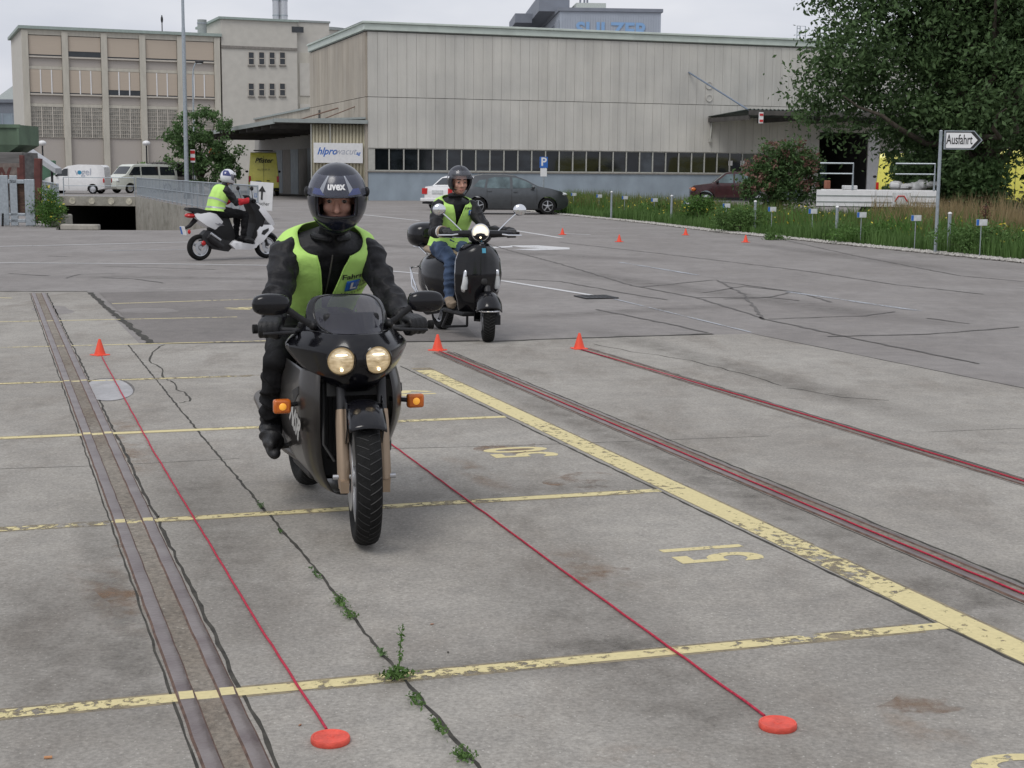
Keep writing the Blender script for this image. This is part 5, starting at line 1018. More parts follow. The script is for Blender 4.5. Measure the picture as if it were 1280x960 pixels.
    dsp = np.array([mnoise.fractal(Vector((p[0]*7, p[1]*7, p[2]*12)), 1.0, 2.0, 2) if s_ else 0 for p, s_ in zip(co, sc)]); rid = np.abs(dsp); co2 = co+nr*((.30-rid)*sc*2.6)[:, None]
    me2.vertices.foreach_set('co', co2.ravel().astype(np.float32)); nf = len(me2.polygons); ce = np.empty(nf*3, np.float32); me2.polygons.foreach_get('center', ce)
    me2.polygons.foreach_set('material_index', nearest(ce.reshape(-1, 3)).astype(np.int32)); me2.shade_smooth(); me2.update(); me2.name = 'body'
    b = bpy.data.objects.new('body', me2); COL.objects.link(b); b.parent = root
    if face:
        for s in (1, -1):
            e = MB(); e.ell(hp(.076*hs, s*.032*hs, .010*hs), (.012*hs,)*3, 12, 8); e = e.build('eye', m_eye, root)
            q = MB(); q.ell(hp(.0858*hs, s*.0325*hs, .009*hs), (.0040*hs, .0076*hs, .0076*hs), 10, 6, R); q.build('iris', m_iris, e)
            e = MB(); e.tube([hp(.084*hs, s*.014*hs, .017*hs), hp(.0885*hs, s*.030*hs, .0215*hs), hp(.078*hs, s*.048*hs, .014*hs)], .0035*hs, 6); e.build('eyelid', m_skin, root)
            e = MB(); e.tube([hp(.093*hs, s*.012*hs, .034*hs), hp(.091*hs, s*.032*hs, .040*hs), hp(.076*hs, s*.052*hs, .033*hs)], [.0045*hs, .0045*hs, .0025*hs], 6, flat=.6); e.build('eyebrow', m_hair, root)
        e = MB(); e.tube([hp(.080*hs, -.022*hs, -.062*hs), hp(.0925*hs, 0, -.058*hs), hp(.080*hs, .022*hs, -.062*hs)], [.003*hs, .0055*hs, .003*hs], 8); e.tube([hp(.080*hs, -.018*hs, -.068*hs), hp(.091*hs, 0, -.069*hs), hp(.080*hs, .018*hs, -.068*hs)], [.003*hs, .006*hs, .003*hs], 8); e.build('lips', m_lip, root)
    return root, hp, R
def vest(root, tfn, top=40, mid=6, tmid=.45, bot=5, t0=.03, t1=.955, off=.020, stripes=((.12, .17), (.27, .32)), m=None):
    t0_, t1_ = t0, t1
    def ph(t): return radians(float(np.interp(t, [t0, tmid, t1], [bot, mid, top]) if not isinstance(top, list) else np.interp(t, [0, .45, .7, .86, .955], top)))
    def vop(t):
        y0 = float(np.interp(t, [0, .45, .7, .86, .955], top)); w = abs((tfn(t, pi/2, off)-tfn(t, -pi/2, off)).y)/2; return math.asin(min(.9, y0/w)**(1/.82))
    def P(u, v, o=off):
        t = t0+(t1-t0)*v; a = vop(t) if isinstance(top, list) else ph(t); th = a+(2*pi-2*a)*u
        fold = .005*sin(th*7+t*9)*(1-t)+.004*mnoise.noise(Vector((th*2.2, t*7, 1)))*1.5
        flare = .022*max(0, (.3-v))/.3+(.016*math.exp(-((v-.72)/.2)**2)*abs(sin(th))**2 if isinstance(top, list) else 0)
        return tfn(t, th, o+fold+flare)
    g = MB(); g.grid(lambda u, v: P(u, v), 96, 44); o = g.build('hi_vis_vest', m or m_vest, root, 60, solid=.004, merge=False)
    for a, b in stripes:
        g = MB(); g.grid(lambda u, v: P(u, a+(b-a)*v, off+.0045), 96, 3); g.build('reflective_stripe', m_refl, o, 60, merge=False)
    e = MB()
    for uu in (0, 1): e.tube([P(uu, v, off+.001) for v in np.linspace(0, 1, 24)], .004, 6)
    e.build('piping', m or m_vest, o)
    return o, P
def chest_text(root, tfn, s, size, t, th, m, off=.030, bold=0, sx=1, Rr=.16, L=None, xdir=1):
    L = L or tfn.L
    return text('lettering', s, size, m, root, (0, 0, 0), (1, 0, 0), (0, 1, 0), bold, 0, sx, wrap=lambda p: tuple(tfn(t+p.y/L, th+xdir*p.x/Rr, off)))
def helmet_shell(hp, hs, m_shell, root, open_az=58, el0=-22, el1=14, chin=True, jaw=-50, rad=(.142, .124, .142), cz=.02, name='helmet'):
    def S(az, el, off=0.):
        ca, sa, ce, se = cos(az), sin(az), cos(el), sin(el)
        rx, ry, rz_ = rad; x, y, z = rx*ce*ca, ry*ce*sa, rz_*se
        if x < 0: x *= 1.0
        if chin and se < 0 and ca > 0: k = ca*min(1, -se/.5); x += .018*k; z -= .012*k
        n_ = V(x, y, z).normalized(); p = V(x, y, z)+n_*off; return hp(p.x*hs, p.y*hs, (p.z+cz)*hs)
    NA, NE = 96, 44; e0 = radians(jaw)
    def f(u, v): return S((u-.5)*2*pi, e0+(pi/2-.01-e0)*v)
    def mk(u, v):
        az = math.degrees((u-.5)*2*pi); el = math.degrees(e0+(pi/2-e0)*v)
        a = abs(az); lim = open_az*(1-.10*((el-(el0+el1)/2)/((el1-el0)/2))**4)
        return not (a < lim and el0 < el < el1)
    g = MB(); g.grid(f, NA, NE, mask=mk); h = g.build(name, m_shell, root, 60); md = h.modifiers.new('s', 'SOLIDIFY'); md.thickness = .014*hs; md.offset = -1
    # dark lining and rubber rim round the eye port
    g = MB(); pts = [S(radians(a), radians(el1), .001) for a in np.linspace(-open_az, open_az, 20)]+[S(radians(open_az), radians(q), .001) for q in np.linspace(el1, max(el0, jaw), 8)]
    if chin: pts += [S(radians(a), radians(el0), .001) for a in np.linspace(open_az, -open_az, 20)]
    pts2 = pts+[S(radians(-open_az), radians(q), .001) for q in np.linspace(max(el0, jaw), el1, 8)]
    g.tube(pts2, .0045*hs, 6); g.build('port_rim', m_blkpl, h)
    g = MB(); g.tube([S(radians(a), e0, -.004) for a in (np.linspace(-180, 180, 40) if chin else np.linspace(open_az+2, 358-open_az, 36))], .008*hs, 6); g.build('neck_roll', m_blkpl, h)
    return h, S
def patch(S, a0, a1, e0, e1, off, m, name, parent, na=24, ne=8, taper=None, smooth=60, solid=0):
    g = MB()
    def f(u, v):
        el = e0+(e1-e0)*v; l, r_ = (a0, a1) if taper is None else (a0+(taper[0]-a0)*v, a1+(taper[1]-a1)*v); return S(radians(l+(r_-l)*u), radians(el), off)
    g.grid(f, na, ne); return g.build(name, m, parent, smooth, solid=solid)
# ================================================================ TWO-WHEELERS
def pivot(o, p, a): 
    M = Matrix.Translation(p)@Matrix.Rotation(a, 4, 'Z')@Matrix.Translation(-Vector(p)); o.matrix_local = M; return o
def mwheel(root, name, x, r, w, rim, spokes=3, rr=.62, steer=None, disc=True, spokew=.10, tread=True, twin=False):
    mb = MB(); pr = [(r*rr, -w*.30), (r*(rr+.06), -w*.42), (r*.80, -w*.5)]+[(r-.30*w*(1-cos(a)), w*.5*sin(a)) for a in np.linspace(-1.35, 1.35, 15)]+[(r*.80, w*.5), (r*(rr+.06), w*.42), (r*rr, w*.30), (r*rr, -w*.30)]
    mb.lathe(pr, (x, 0, r), 'Y', 56); t = mb.build(name, m_rub, root, 50)
    if tread:
        g = MB()
        for k in range(44):
            a = k*2*pi/44
            for s in (1, -1):
                pts = []
                for q in (.02, .35, .75, 1.1): aa = a+q*.10+(.07 if s > 0 else 0); R0 = r-.30*w*(1-cos(q))+.0006; yy = s*w*.5*sin(q); pts.append(V(x+R0*sin(aa), yy, r-R0*cos(aa)))
                g.tube(pts, .0022, 4)
        g.build('tread_groove', m_ink, t, None, merge=False)
    mb = MB(); mb.lathe([(r*rr+.002, -w*.36), (r*rr-.012, -w*.34), (r*rr-.022, -w*.1), (r*rr-.022, w*.1), (r*rr-.012, w*.34), (r*rr+.002, w*.36)], (x, 0, r), 'Y', 40)
    for k in range(spokes):
        a = k*2*pi/spokes+.5
        for d in ((-.13, .13) if twin else (0,)): mb.tube([(x+cos(a+d*2)*r*.10, 0, r+sin(a+d*2)*r*.1), (x+cos(a+d)*r*(rr-.03), 0, r+sin(a+d)*r*(rr-.03))], [r*spokew, r*spokew*.62], 8)
    mb.lathe([(.001, -w*.45), (r*.14, -w*.45), (r*.16, -w*.3), (r*.16, w*.3), (r*.14, w*.45), (.001, w*.45)], (x, 0, r), 'Y', 18); mb.build('rim', rim, t)
    if disc:
        g = MB(); g.lathe([(r*.24, -.5*w-.004), (r*.5, -.5*w-.004), (r*.5, -.5*w-.008), (r*.24, -.5*w-.008), (r*.24, -.5*w-.004)], (x, 0, r), 'Y', 32); g.build('brake_disc', m_alu, t)
    if steer is not None: pivot(t, steer[0], steer[1])
    return t
def placed(p_front, p_rear):
    f, r = Vector(p_front), Vector(p_rear); return r, math.atan2((f-r).y, (f-r).x), (f-r).length
def lamp(root, c, r, name='headlight', d=V(1, 0, 0), warm=(1, .72, .38), st=.9, depth=.03, rim=None, core=3.):
    z = d.normalized(); x = z.orthogonal().normalized(); y = z.cross(x); R = Matrix((x, y, z)).transposed()
    mb = MB(); mb.lathe([(r*.97, -depth), (r*1.10, -depth*.2), (r*1.13, .004), (r*1.04, .010), (r*.99, .0)], c, n=32, rot=R); h = mb.build(name, rim or m_black, root)
    m = mat('lit_lamp_reflector', (.62, .50, .36), .15, .6, var=.75, scale=26, emit=.24, ecol=warm, stretch=(1, 1, 3))
    g = MB(); g.lathe([(r*.99, -.002), (r*.8, .006), (r*.4, .012), (.001, .014)], c, n=32, rot=R); g.build('lens', m, h)
    g = MB(); g.ell(Vector(c)+z*.016-V(0, 0, r*.62), (.004, r*.13, r*.13), 10, 6); g.ell(Vector(c)+z*.012+V(0, 0, r*.45), (.003, r*.5, r*.09), 10, 6); g.build('bulb_glow', mat('lamp_glow', (1, .85, .6), .3, emit=core, ecol=(1, .8, .52)), h)
    return h
# ---------------------------------------------------------------- sport motorcycle and its rider
WB = 1.25; loc, hdg, d_ = placed(gp(456, 681), gp(385, 606.5)); hv = V(cos(hdg), sin(hdg), 0)
loc = gp(456, 682)-hv*WB; loc.z = .0115
bike = thing('motorcycle', 'black faired sport motorcycle with two round lit headlights ridden towards the camera', 'motorcycle', loc, hdg)
m_gun = mat('gunmetal_fairing', (.035, .032, .030), .28, .2, var=.3, scale=5, coat=.2)
m_fork = mat('bronze_fork', (.34, .255, .18), .4, .6, var=.12)
m_fork2 = mat('dull_silencer', (.20, .19, .18), .4, .7, var=.2)
STP = V(1.05, 0, 0); STA = radians(-8)
m_rimw = mat('white_rim', (.5, .5, .5), .35, .4)
mwheel(bike, 'front_wheel', WB, .285, .105, m_rimw, 3, .70, (V(WB, 0, 0), STA))
mwheel(bike, 'rear_wheel', 0, .29, .125, m_rimw, 3, .68)
for s in (1, -1):
    mb = MB(); mb.tube([(1.255, s*.085, .235), (1.245, s*.085, .29), (1.165, s*.085, .50), (1.15, s*.085, .55)], [.022, .027, .027, .024], 14); mb.box((1.275, s*.085, .25), (.05, .035, .05)); pivot(mb.build('fork_leg', m_fork, bike), V(WB, 0, 0), STA)
    mb = MB(); mb.tube([(1.15, s*.085, .55), (1.06, s*.085, .80)], .02, 12); pivot(mb.build('fork_tube', m_dark, bike), V(WB, 0, 0), STA)
mb = MB(); mb.tube([(1.25, -.13, .285), (1.25, .13, .285)], .011, 10); pivot(mb.build('front_axle', m_alu, bike), V(WB, 0, 0), STA)
mb = MB(); mb.box((1.16, -.075, .36), (.06, .04, .10), rot=Matrix.Rotation(.35, 3, 'Y')); pivot(mb.build('brake_caliper', m_dark, bike, bevel=.008), V(WB, 0, 0), STA)
def arcfender(x, r, a0, a1, w, t=.006, n=26, drop=.35):
    def f(u, v):
        a = radians(a0+(a1-a0)*u); y = (v-.5)*w; rr = r-drop*w*abs((v-.5)*2)**2.5*.45; return (x+rr*sin(a), y, r_c+rr*cos(a))
    return f
r_c = .285
g = MB(); g.grid(arcfender(WB, .318, -75, 42, .15), 30, 12); pivot(g.build('front_fender', m_black, bike, 60, solid=.006), V(WB, 0, 0), STA)
for s in (1, -1):
    g = MB(); g.prism([(1.14, .47), (1.22, .62), (1.30, .60), (1.33, .50), (1.24, .42)], s*.072, s*.078); pivot(g.build('fender_stay', m_black, bike, bevel=.002), V(WB, 0, 0), STA)
# upper fairing: rows of z, half width, x on the centre line, x at the edge
FR = [(.625, .055, 1.12, 1.10), (.655, .105, 1.175, 1.10), (.69, .165, 1.205, 1.05), (.73, .212, 1.218, .99), (.77, .245, 1.222, .95), (.805, .262, 1.212, .93), (.84, .232, 1.188, .93), (.87, .195, 1.16, .94), (.905, .178, 1.12, .93), (.945, .172, 1.07, .92), (.98, .158, 1.02, .90), (1.005, .128, .98, .89), (1.016, .07, .96, .92)]
FRs = spline(FR, 60)
def face(u, v, off=0.):
    f = v*60; i = min(int(f), 59); z, w, xc, xe = FRs[i]+(FRs[i+1]-FRs[i])*(f-i); p = 2.3 if z < .88 else 2.0
    return V(xc-(xc-xe)*abs(u)**p+off, u*w, z)
def vz(z): 
    return float(np.interp(z, FRs[:, 0], np.linspace(0, 1, 61)))
def ulim(v):
    z = float(np.interp(v*60, range(61), FRs[:, 0])); return float(np.interp(z, [.868, .885, .91, .945, .98, 1.016], [0.52, .72, .82, .86, .88, .86]))
vs0 = vz(.868); g = MB(); NU = 48
def inscreen(U_, v): return v > vs0 and abs(U_*2-1) < ulim(v)
# surface in two grids sharing the screen border exactly
g.grid(lambda u, v: face(u*2-1, v*vs0), NU, 40)
for s in (1, -1): g.grid(lambda u, v: face(s*(ulim(vs0+(1-vs0)*v)+(1-ulim(vs0+(1-vs0)*v))*u), vs0+(1-vs0)*v), 6, 24)
def sidef(s):
    def f(u, v):
        z = .66+.20*v; q = face(s, vz(z)); xb = .60+.10*v; w = abs(q.y); x = q.x+(xb-q.x)*u; y = w*(1-.22*u**1.5); return V(x, s*y, z-.02*u+(.03*u*(v-.3)))
    return f
for s in (1, -1): g.grid(sidef(s), 10, 12)
uf = g.build('upper_fairing', m_black, bike, 50, solid=.006, weld=.0006)
m_screen = mat('smoked_windscreen', (.035, .035, .045), .07, alpha=.80, spec=.6, var=.15)
g = MB(); g.grid(lambda u, v: face((u*2-1)*ulim(vs0+(.985-vs0)*v)*.985, vs0+(.985-vs0)*v, .004), 30, 24); g.build('windscreen', m_screen, bike, 60)
g = MB(); fr = [face(s*ulim(vs0+(1-vs0)*v), vs0+(1-vs0)*v, .003) for s, vv in ((-1, np.linspace(0, 1, 16)), (1, np.linspace(1, 0, 16))) for v in vv]; g.tube(fr+[fr[0]], .0032, 6); g.build('screen_trim', m_blkpl, uf)
for s in (1, -1):
    c = V(1.206, s*.077-.010, .766); lamp(bike, c+V(.012, 0, 0), .0565, d=V(1, s*.07, -.04), core=2.2)
g = MB(); g.bx(.98, 1.04, -.12, .12, .84, .945); g.build('instrument_cluster', m_blkpl, bike, bevel=.015)
for s in (1, -1):   # mirrors
    mb = MB(); mb.ell((.99, s*.335, .985), (.038, .080, .046), 20, 12, p=.75); mm = mb.build('mirror', m_black, bike)
    mb = MB(); mb.tube([(1.02, s*.165, .895), (1.01, s*.21, .922), (.995, s*.275, .968)], [.017, .0125, .015], 10, flat=.75); mb.ell((1.02, s*.165, .895), (.03, .018, .02), 12, 8); mb.build('mirror_stalk', m_blkpl, mm)
    mb = MB(); mb.grid(lambda u, v: (.957, s*.335+(u-.5)*.13, .985+(v-.5)*.07), 2, 2); mb.build('mirror_glass', m_chrome, mm)
    mb = MB(); mb.bx(.955, .995, s*.292-.037, s*.292+.037, .520, .580); ii = mb.build('indicator', m_amber, bike, bevel=.010)
    mb = MB(); mb.ell((.997, s*.292, .55), (.004, .016, .016), 8, 6); mb.build('bulb', mat('amber_glow', (1, .45, .05), .3, emit=.3, ecol=(1, .4, .05)), ii)
    mb = MB(); mb.tube([(.95, s*.18, .56), (.97, s*.262, .553)], .010, 8); mb.build('indicator_stalk', m_blkpl, ii)
# lower fairing as a U of half profiles
UP = spline([(.205, .71, 1.03, .60), (.222, .62, 1.06, .55), (.222, .52, 1.06, .50), (.208, .42, 1.01, .46), (.178, .31, .94, .42), (.135, .215, .88, .40), (.075, .145, .84, .38), (.0, .13, .83, .38)], 36)
def lowf(s):
    def f(u, v):
        y, z, xf, xr = UP[min(int(round(v*36)), 36)]; x = xr+(xf-xr)*u; k = max(0, (u-.86)/.14); y2 = y*(1-.30*k**1.6); x2 = x+.05*k; dent = .012*math.exp(-((x-.75)**2/.03+(z-.42)**2/.006)); return V(x2, s*(y2-dent), z)
    return f
g = MB()
for s in (1, -1): g.grid(lowf(s), 30, 36)
g.build('lower_fairing', m_gun, bike, 50, solid=.005, weld=.0006)
for s in (1, -1):    # air slots in the side panels
    g = MB(); g.prism([(.86, .60), (.99, .635), (1.0, .60), (.90, .545)], s*.221, s*.2285); g.build('air_slot', m_ink, bike, bevel=.003); g = MB(); g.prism([(.70, .30), (.82, .33), (.80, .29)], s*.175, s*.19); g.build('air_slot', m_ink, bike) if s > 0 else None
text('lettering', 'NSR', .125, mat('silver_decal', (.42, .42, .40), .4), bike, (.90, -.2265, .475), (.94, -.0, -.30), (.35, .04, 1), .006, .45, .95)
g = MB(); g.bx(.80, .86, -.15, .15, .30, .62); [g.bx(.861, .866, -.15+i*.02, -.142+i*.02, .31, .61) for i in range(15)]; g.build('radiator', m_dark, bike)
g = MB(); g.bx(.35, .78, -.14, .14, .18, .60); g.ell((.6, 0, .35), (.22, .17, .17), 16, 10); g.build('engine', m_dark, bike, bevel=.02)
g = MB(); g.bx(.99, 1.08, -.12, .12, .60, .66); g.bx(.9, 1.05, -.16, .16, .66, .70); g.build('fairing_bracket', m_ink, bike)
g = MB(); [g.tube([(1.0, s*.1, .88), (.4, s*.14, .66), (.0, s*.1, .36)], .022, 8) for s in (1, -1)]; g.build('frame', m_gun, bike)
g = MB(); g.loft([[Vector((x, w*cos(a), z+h*sin(a))) for a in [k*2*pi/20 for k in range(20)]] for x, w, h, z in ((.90, .05, .03, .80), (.85, .12, .09, .80), (.72, .16, .135, .81), (.55, .16, .13, .80), (.40, .11, .09, .78), (.34, .08, .05, .76))]); g.build('fuel_tank', m_black, bike, 60)
g = MB(); g.loft([[Vector((x, w*cos(a), z+h*sin(a))) for a in [k*2*pi/16 for k in range(16)]] for x, w, h, z in ((.42, .09, .04, .76), (.25, .14, .05, .745), (.05, .13, .05, .76), (-.1, .10, .05, .81), (-.28, .06, .04, .86))]); g.build('seat', m_blkpl, bike, 60)
g = MB(); g.loft([[Vector((x, w*cos(a), z+h*sin(a))) for a in [k*2*pi/16 for k in range(16)]] for x, w, h, z in ((.35, .12, .06, .66), (.1, .15, .07, .70), (-.15, .12, .06, .76), (-.38, .05, .03, .83))]); g.build('tail_fairing', m_gun, bike, 60)
g = MB(); g.tube([(.6, -.10, .22), (.3, -.15, .24), (.22, -.18, .30), (-.10, -.205, .43)], [.02, .025, .042, .042], 16); g.build('exhaust', m_fork2, bike)
g = MB(); [g.tube([(.30, s*.12, .30), (.0, s*.10, .29)], .028, 8) for s in (1, -1)]; g.build('swingarm', m_alu, bike)
for s in (1, -1):
    g = MB(); g.tube([(.955, s*.09, .85), (.905, s*.20, .862), (.85, s*.365, .868)], .012, 10); bar_ = g.build('handlebar', m_dark, bike)
    g = MB(); g.tube([(.872, s*.30-s*.0-.0, .8665), (.845, s*.385, .8675)], .0165, 12); g.lathe([(.001, 0), (.02, 0), (.02, .02), (.001, .02)], (.843, s*.39, .868), 'Y', 12); g.build('grip', m_rub, bar_)
    g = MB(); g.tube([(.92, s*.20, .865), (.955, s*.23, .862), (.93, s*.36, .855)], [.011, .008, .006], 8); g.build('lever', m_dark, bar_)
    g = MB(); g.box((.905, s*.18, .88), (.05, .05, .04)); g.build('control_box', m_blkpl, bar_, bevel=.008)
    g = MB(); g.tube([(.44, s*.17, .28), (.44, s*.27, .275)], .013, 8); g.build('footpeg', m_dark, bike)
    g = MB(); g.tube([(.97, s*.11, .84), (1.06, s*.13, .60), (1.10, s*.14, .40), (1.13, s*.10, .33)], .006, 6); g.build('brake_hose', m_ink, bike)
BR = {'pelvis': (.15, .01, .84), 'neck': (.47, .03, 1.235), 'head': (.575, .04, 1.413), 'yaw': radians(-14), 'pitch': radians(10), 'hs': 1.03}
for s, k in ((1, 'L'), (-1, 'R')):
    BR.update({'sh'+k: (.415, s*.185+.025, 1.165), 'el'+k: (.59, s*.262+.018, .965), 'wr'+k: (.775, s*.290, .895), 'gr'+k: (.862, s*.322, .868), 'bar'+k: (-.3*s*s, s*1., 0.02),
               'hi'+k: (.17, s*.10, .80), 'kn'+k: (.56, s*.235, .68), 'an'+k: (.36, s*.245, .37), 'to'+k: (.53, s*.255, .285)})
tf1 = torso_fn([(.13, .01, .80), (.20, .015, .95), (.33, .02, 1.10), (.47, .03, 1.245)], 1.0, .190)
p1, hp1, R1 = person('motorcyclist in black jacket and open green-yellow vest, black helmet with raised visor', loc, hdg, BR, {}, .0065, tf1, wrinkle=.013)
v1, P1 = vest(p1, tf1, [.006, .014, .034, .056, .078], 6, .42, 3, off=.036)
chest_text(p1, tf1, 'Fahrschule', .032, .80, radians(33), m_ink, .048, .0006); chest_text(p1, tf1, 'L', .045, .715, radians(24), m_white, .0505, .002)
g = MB(); g.grid(lambda u, v: tf1(.715+(v-.5)*.055/tf1.L*1.0, radians(24)+(u-.5)*.050/.16, .0475), 4, 4); g.build('learner_badge', m_blue, p1, solid=.001)
chest_text(p1, tf1, 'Lugs-\nPilsfach', .022, .715, radians(42), m_ink, .048); chest_text(p1, tf1, 'Markt Wald', .024, .64, radians(32), m_ink, .048)
for s in (1, -1):    # shoulder folds of the collar and grey sleeve patches
    pass
g = MB(); cpt = (tf1(.965, 0)+tf1(.965, pi))/2; g.tube([cpt+V(.078*cos(a)*1.0+.01, .078*sin(a), .012*cos(a)*-1+.012) for a in np.linspace(.35, 2*pi-.35, 24)], .017, 10, round_=True); g.build('collar', m_jack, p1)
m_hel = mat('black_blue_helmet', (.010, .012, .022), .22, var=.5, scale=4, coat=.25)
h1, S1 = helmet_shell(hp1, 1.08, m_hel, p1, 43, -21, 10, jaw=-66, cz=.012)
patch(S1, 26, 38, 14, 46, .003, mat('white_graphic', (.55, .58, .62), .2, coat=.6), 'white_flash', h1, taper=(20, 23)); patch(S1, -38, -26, 14, 46, .003, MATS['white_graphic'], 'white_flash', h1, taper=(-23, -20))
m_bg = mat('blue_graphic', (.02, .05, .28), .15, coat=.7); patch(S1, 22, 52, 12, 22, .004, m_bg, 'blue_flash', h1, taper=(34, 50)); patch(S1, -52, -22, 12, 22, .004, m_bg, 'blue_flash', h1, taper=(-50, -34))
patch(S1, -52, 52, -47, -46, .002, m_fork2, 'chin_line', h1)
vz_ = patch(S1, -66, 66, 9, 44, .012, mat('tinted_visor', (.16, .17, .22), .28, alpha=.35, spec=.5), 'visor', h1, 40, 10)
text('lettering', 'uvex', .040, mat('white_lettering', (.8, .8, .8), .4), vz_, (0, 0, 0), (1, 0, 0), (0, 1, 0), .0015, 0, 1, wrap=lambda p: tuple(S1(p.x/.135, radians(26)+p.y/.14, .015)))
for s in (1, -1): g = MB(); g.ell(S1(radians(s*72), radians(12), .008), (.022, .012, .022), 12, 8); g.build('visor_pivot', m_blkpl, h1)
# ---------------------------------------------------------------- black retro scooter and rider
loc2, hd2, WB2 = placed(gp(610, 427.5), gp(553, 411.5)); loc2.z = .002; WB2 = 1.19
sc2 = thing('retro_scooter', 'black retro scooter with one round lit headlamp, chrome mirrors and a top box', 'scooter', loc2, hd2)
SP2 = V(.98, 0, 0); SA2 = radians(-18); st = lambda o: pivot(o, V(.98, 0, 0), SA2)
r_c = .205
# keep the front wheel contact where it stands: steer about the axle
def st_ax(o): return pivot(o, V(WB2, 0, 0), SA2)
mwheel(sc2, 'front_wheel', WB2, .205, .11, m_alu, 5, .62, (V(WB2, 0, 0), SA2)); mwheel(sc2, 'rear_wheel', 0, .205, .115, m_alu, 5, .62)
g = MB(); g.grid(arcfender(WB2, .262, -100, 62, .235, drop=.9), 28, 14); st_ax(g.build('front_fender', m_black, sc2, 60, solid=.006))
g = MB(); g.tube([(WB2+.05+.21*cos(radians(a))*1.0, .118*sin(radians(a)), .30+.0*a) for a in np.linspace(-80, 80, 16)], .007, 6); st_ax(g.build('fender_trim', m_chrome, sc2))
g = MB(); g.tube([(1.06, 0, .50), (1.13, .0, .40)], .03, 10); g.tube([(1.13, 0, .42), (1.14, .085, .36), (WB2, .085, .205)], .024, 10); g.box((WB2, .088, .205), (.09, .05, .09)); st_ax(g.build('fork', m_dark, sc2, bevel=.004))
def shield(u, v, off=0.):
    U2 = u*2-1; z = .24+.66*v; w = float(np.interp(z, [.24, .32, .45, .60, .74, .83, .88, .90], [.13, .175, .218, .232, .222, .182, .125, .07])); xc = float(np.interp(z, [.24, .35, .6, .8, .9], [.93, 1.03, 1.075, 1.06, 1.03]))
    ridge = .022*math.exp(-(U2*w/.05)**2)*min(1, max(0, (z-.42)/.1)); return V(xc-.13*abs(U2)**2.2+ridge+off, U2*w, z)
g = MB(); g.grid(lambda u, v: shield(u, v), 40, 36); g.build('leg_shield', m_black, sc2, 60, solid=.012)
g = MB(); ed = [shield(0, v) for v in np.linspace(0, 1, 24)]+[shield(u, 1) for u in np.linspace(0, 1, 10)][1:-1]+[shield(1, v) for v in np.linspace(1, 0, 24)]; g.tube(ed, .0065, 6); g.build('shield_trim', m_chrome, sc2)
for s in (1, -1):
    uu = .5+s*.36; a_, b_ = shield(uu+s*.01, .36, .006), shield(uu-s*.015, .60, .006)
    g = MB(); g.tube([a_, a_.lerp(b_, .5)+V(.008, 0, 0), b_], [.036, .032, .022], 12, round_=True, flat=.8); g.build('indicator_bezel', m_chrome, sc2); g = MB(); g.tube([a_+V(.009, 0, .01), a_.lerp(b_, .5)+V(.017, 0, 0), b_+V(.006, 0, 0)], [.031, .026, .012], 12, round_=True); g.build('indicator', m_lens, sc2)
g = MB(); g.ell(shield(.5, .47, .004), (.012, .03, .035), 14, 10); g.build('horn_grille', m_ink, sc2); g = MB(); g.box(shield(.5, .90, .010), (.006, .036, .045), rot=Matrix.Rotation(-.2, 3, 'Y')); g.build('badge', mat('pale_blue_badge', (.08, .35, .50), .3), sc2)
text('lettering', 'Vespa', .068, m_chrome, sc2, (0, 0, 0), (1, 0, 0), (0, 1, 0), .0012, .4, 1, wrap=lambda p: tuple(shield(.5+(-.105+p.x)/.40, (.815-.24+p.y+.25*p.x)/.66, .006)))
text('lettering', 'LX', .03, m_chrome, sc2, (0, 0, 0), (1, 0, 0), (0, 1, 0), .001, 0, 1, wrap=lambda p: tuple(shield(.5+p.x/.40, .36+p.y/.66, .006)))
g = MB(); g.bx(.42, .95, -.16, .16, .215, .26); g.build('floorboard', m_blkpl, sc2, bevel=.015); g = MB(); g.loft([[V(x, w*cos(a), zc_+h*math.copysign(abs(sin(a))**.7, sin(a))) for a in [k*2*pi/24 for k in range(24)]] for x, w, zc_, h in ((-.36, .05, .62, .08), (-.30, .12, .58, .15), (-.18, .19, .53, .22), (0, .225, .51, .25), (.18, .215, .50, .255), (.32, .16, .50, .25), (.41, .10, .47, .22), (.45, .05, .45, .15))]); g.build('rear_body', m_black, sc2, 60)
m_tan = mat('tan_leather', (.34, .26, .18), .6, var=.12, scale=8)
g = MB(); g.loft([[V(x, w*cos(a), zc_+h*sin(a)) for a in [k*2*pi/20 for k in range(20)]] for x, w, zc_, h in ((-.28, .07, .78, .03), (-.2, .13, .79, .05), (.05, .145, .78, .055), (.25, .12, .76, .05), (.38, .07, .74, .03))]); g.build('seat', m_tan, sc2, 60)
g = MB(); g.ell((-.42, 0, .92), (.17, .205, .13), 24, 14, p=.7); tb2_ = g.build('top_box', m_black, sc2, 60); g = MB(); g.tube([(-.42+.172*cos(a)*1.0, .207*sin(a), .905) for a in np.linspace(0, 2*pi, 40)], .005, 6); g.build('box_seam', m_blkpl, tb2_)
for s in (1, -1):
    g = MB(); g.tube([(-.12, s*.12, .74), (-.3, s*.13, .80), (-.5, s*.12, .80)], .009, 8); g.build('rack_rail', m_chrome, sc2)
    g = MB(); g.tube([(-.26, s*.10, .62), (-.24, s*.25, .60), (-.1, s*.275, .50), (.08, s*.27, .34), (.1, s*.15, .26)], .009, 8); g.tube([(-.24, s*.25, .60), (-.16, s*.26, .42), (.08, s*.27, .34)], .008, 8); g.build('crash_bar', m_chrome, sc2)
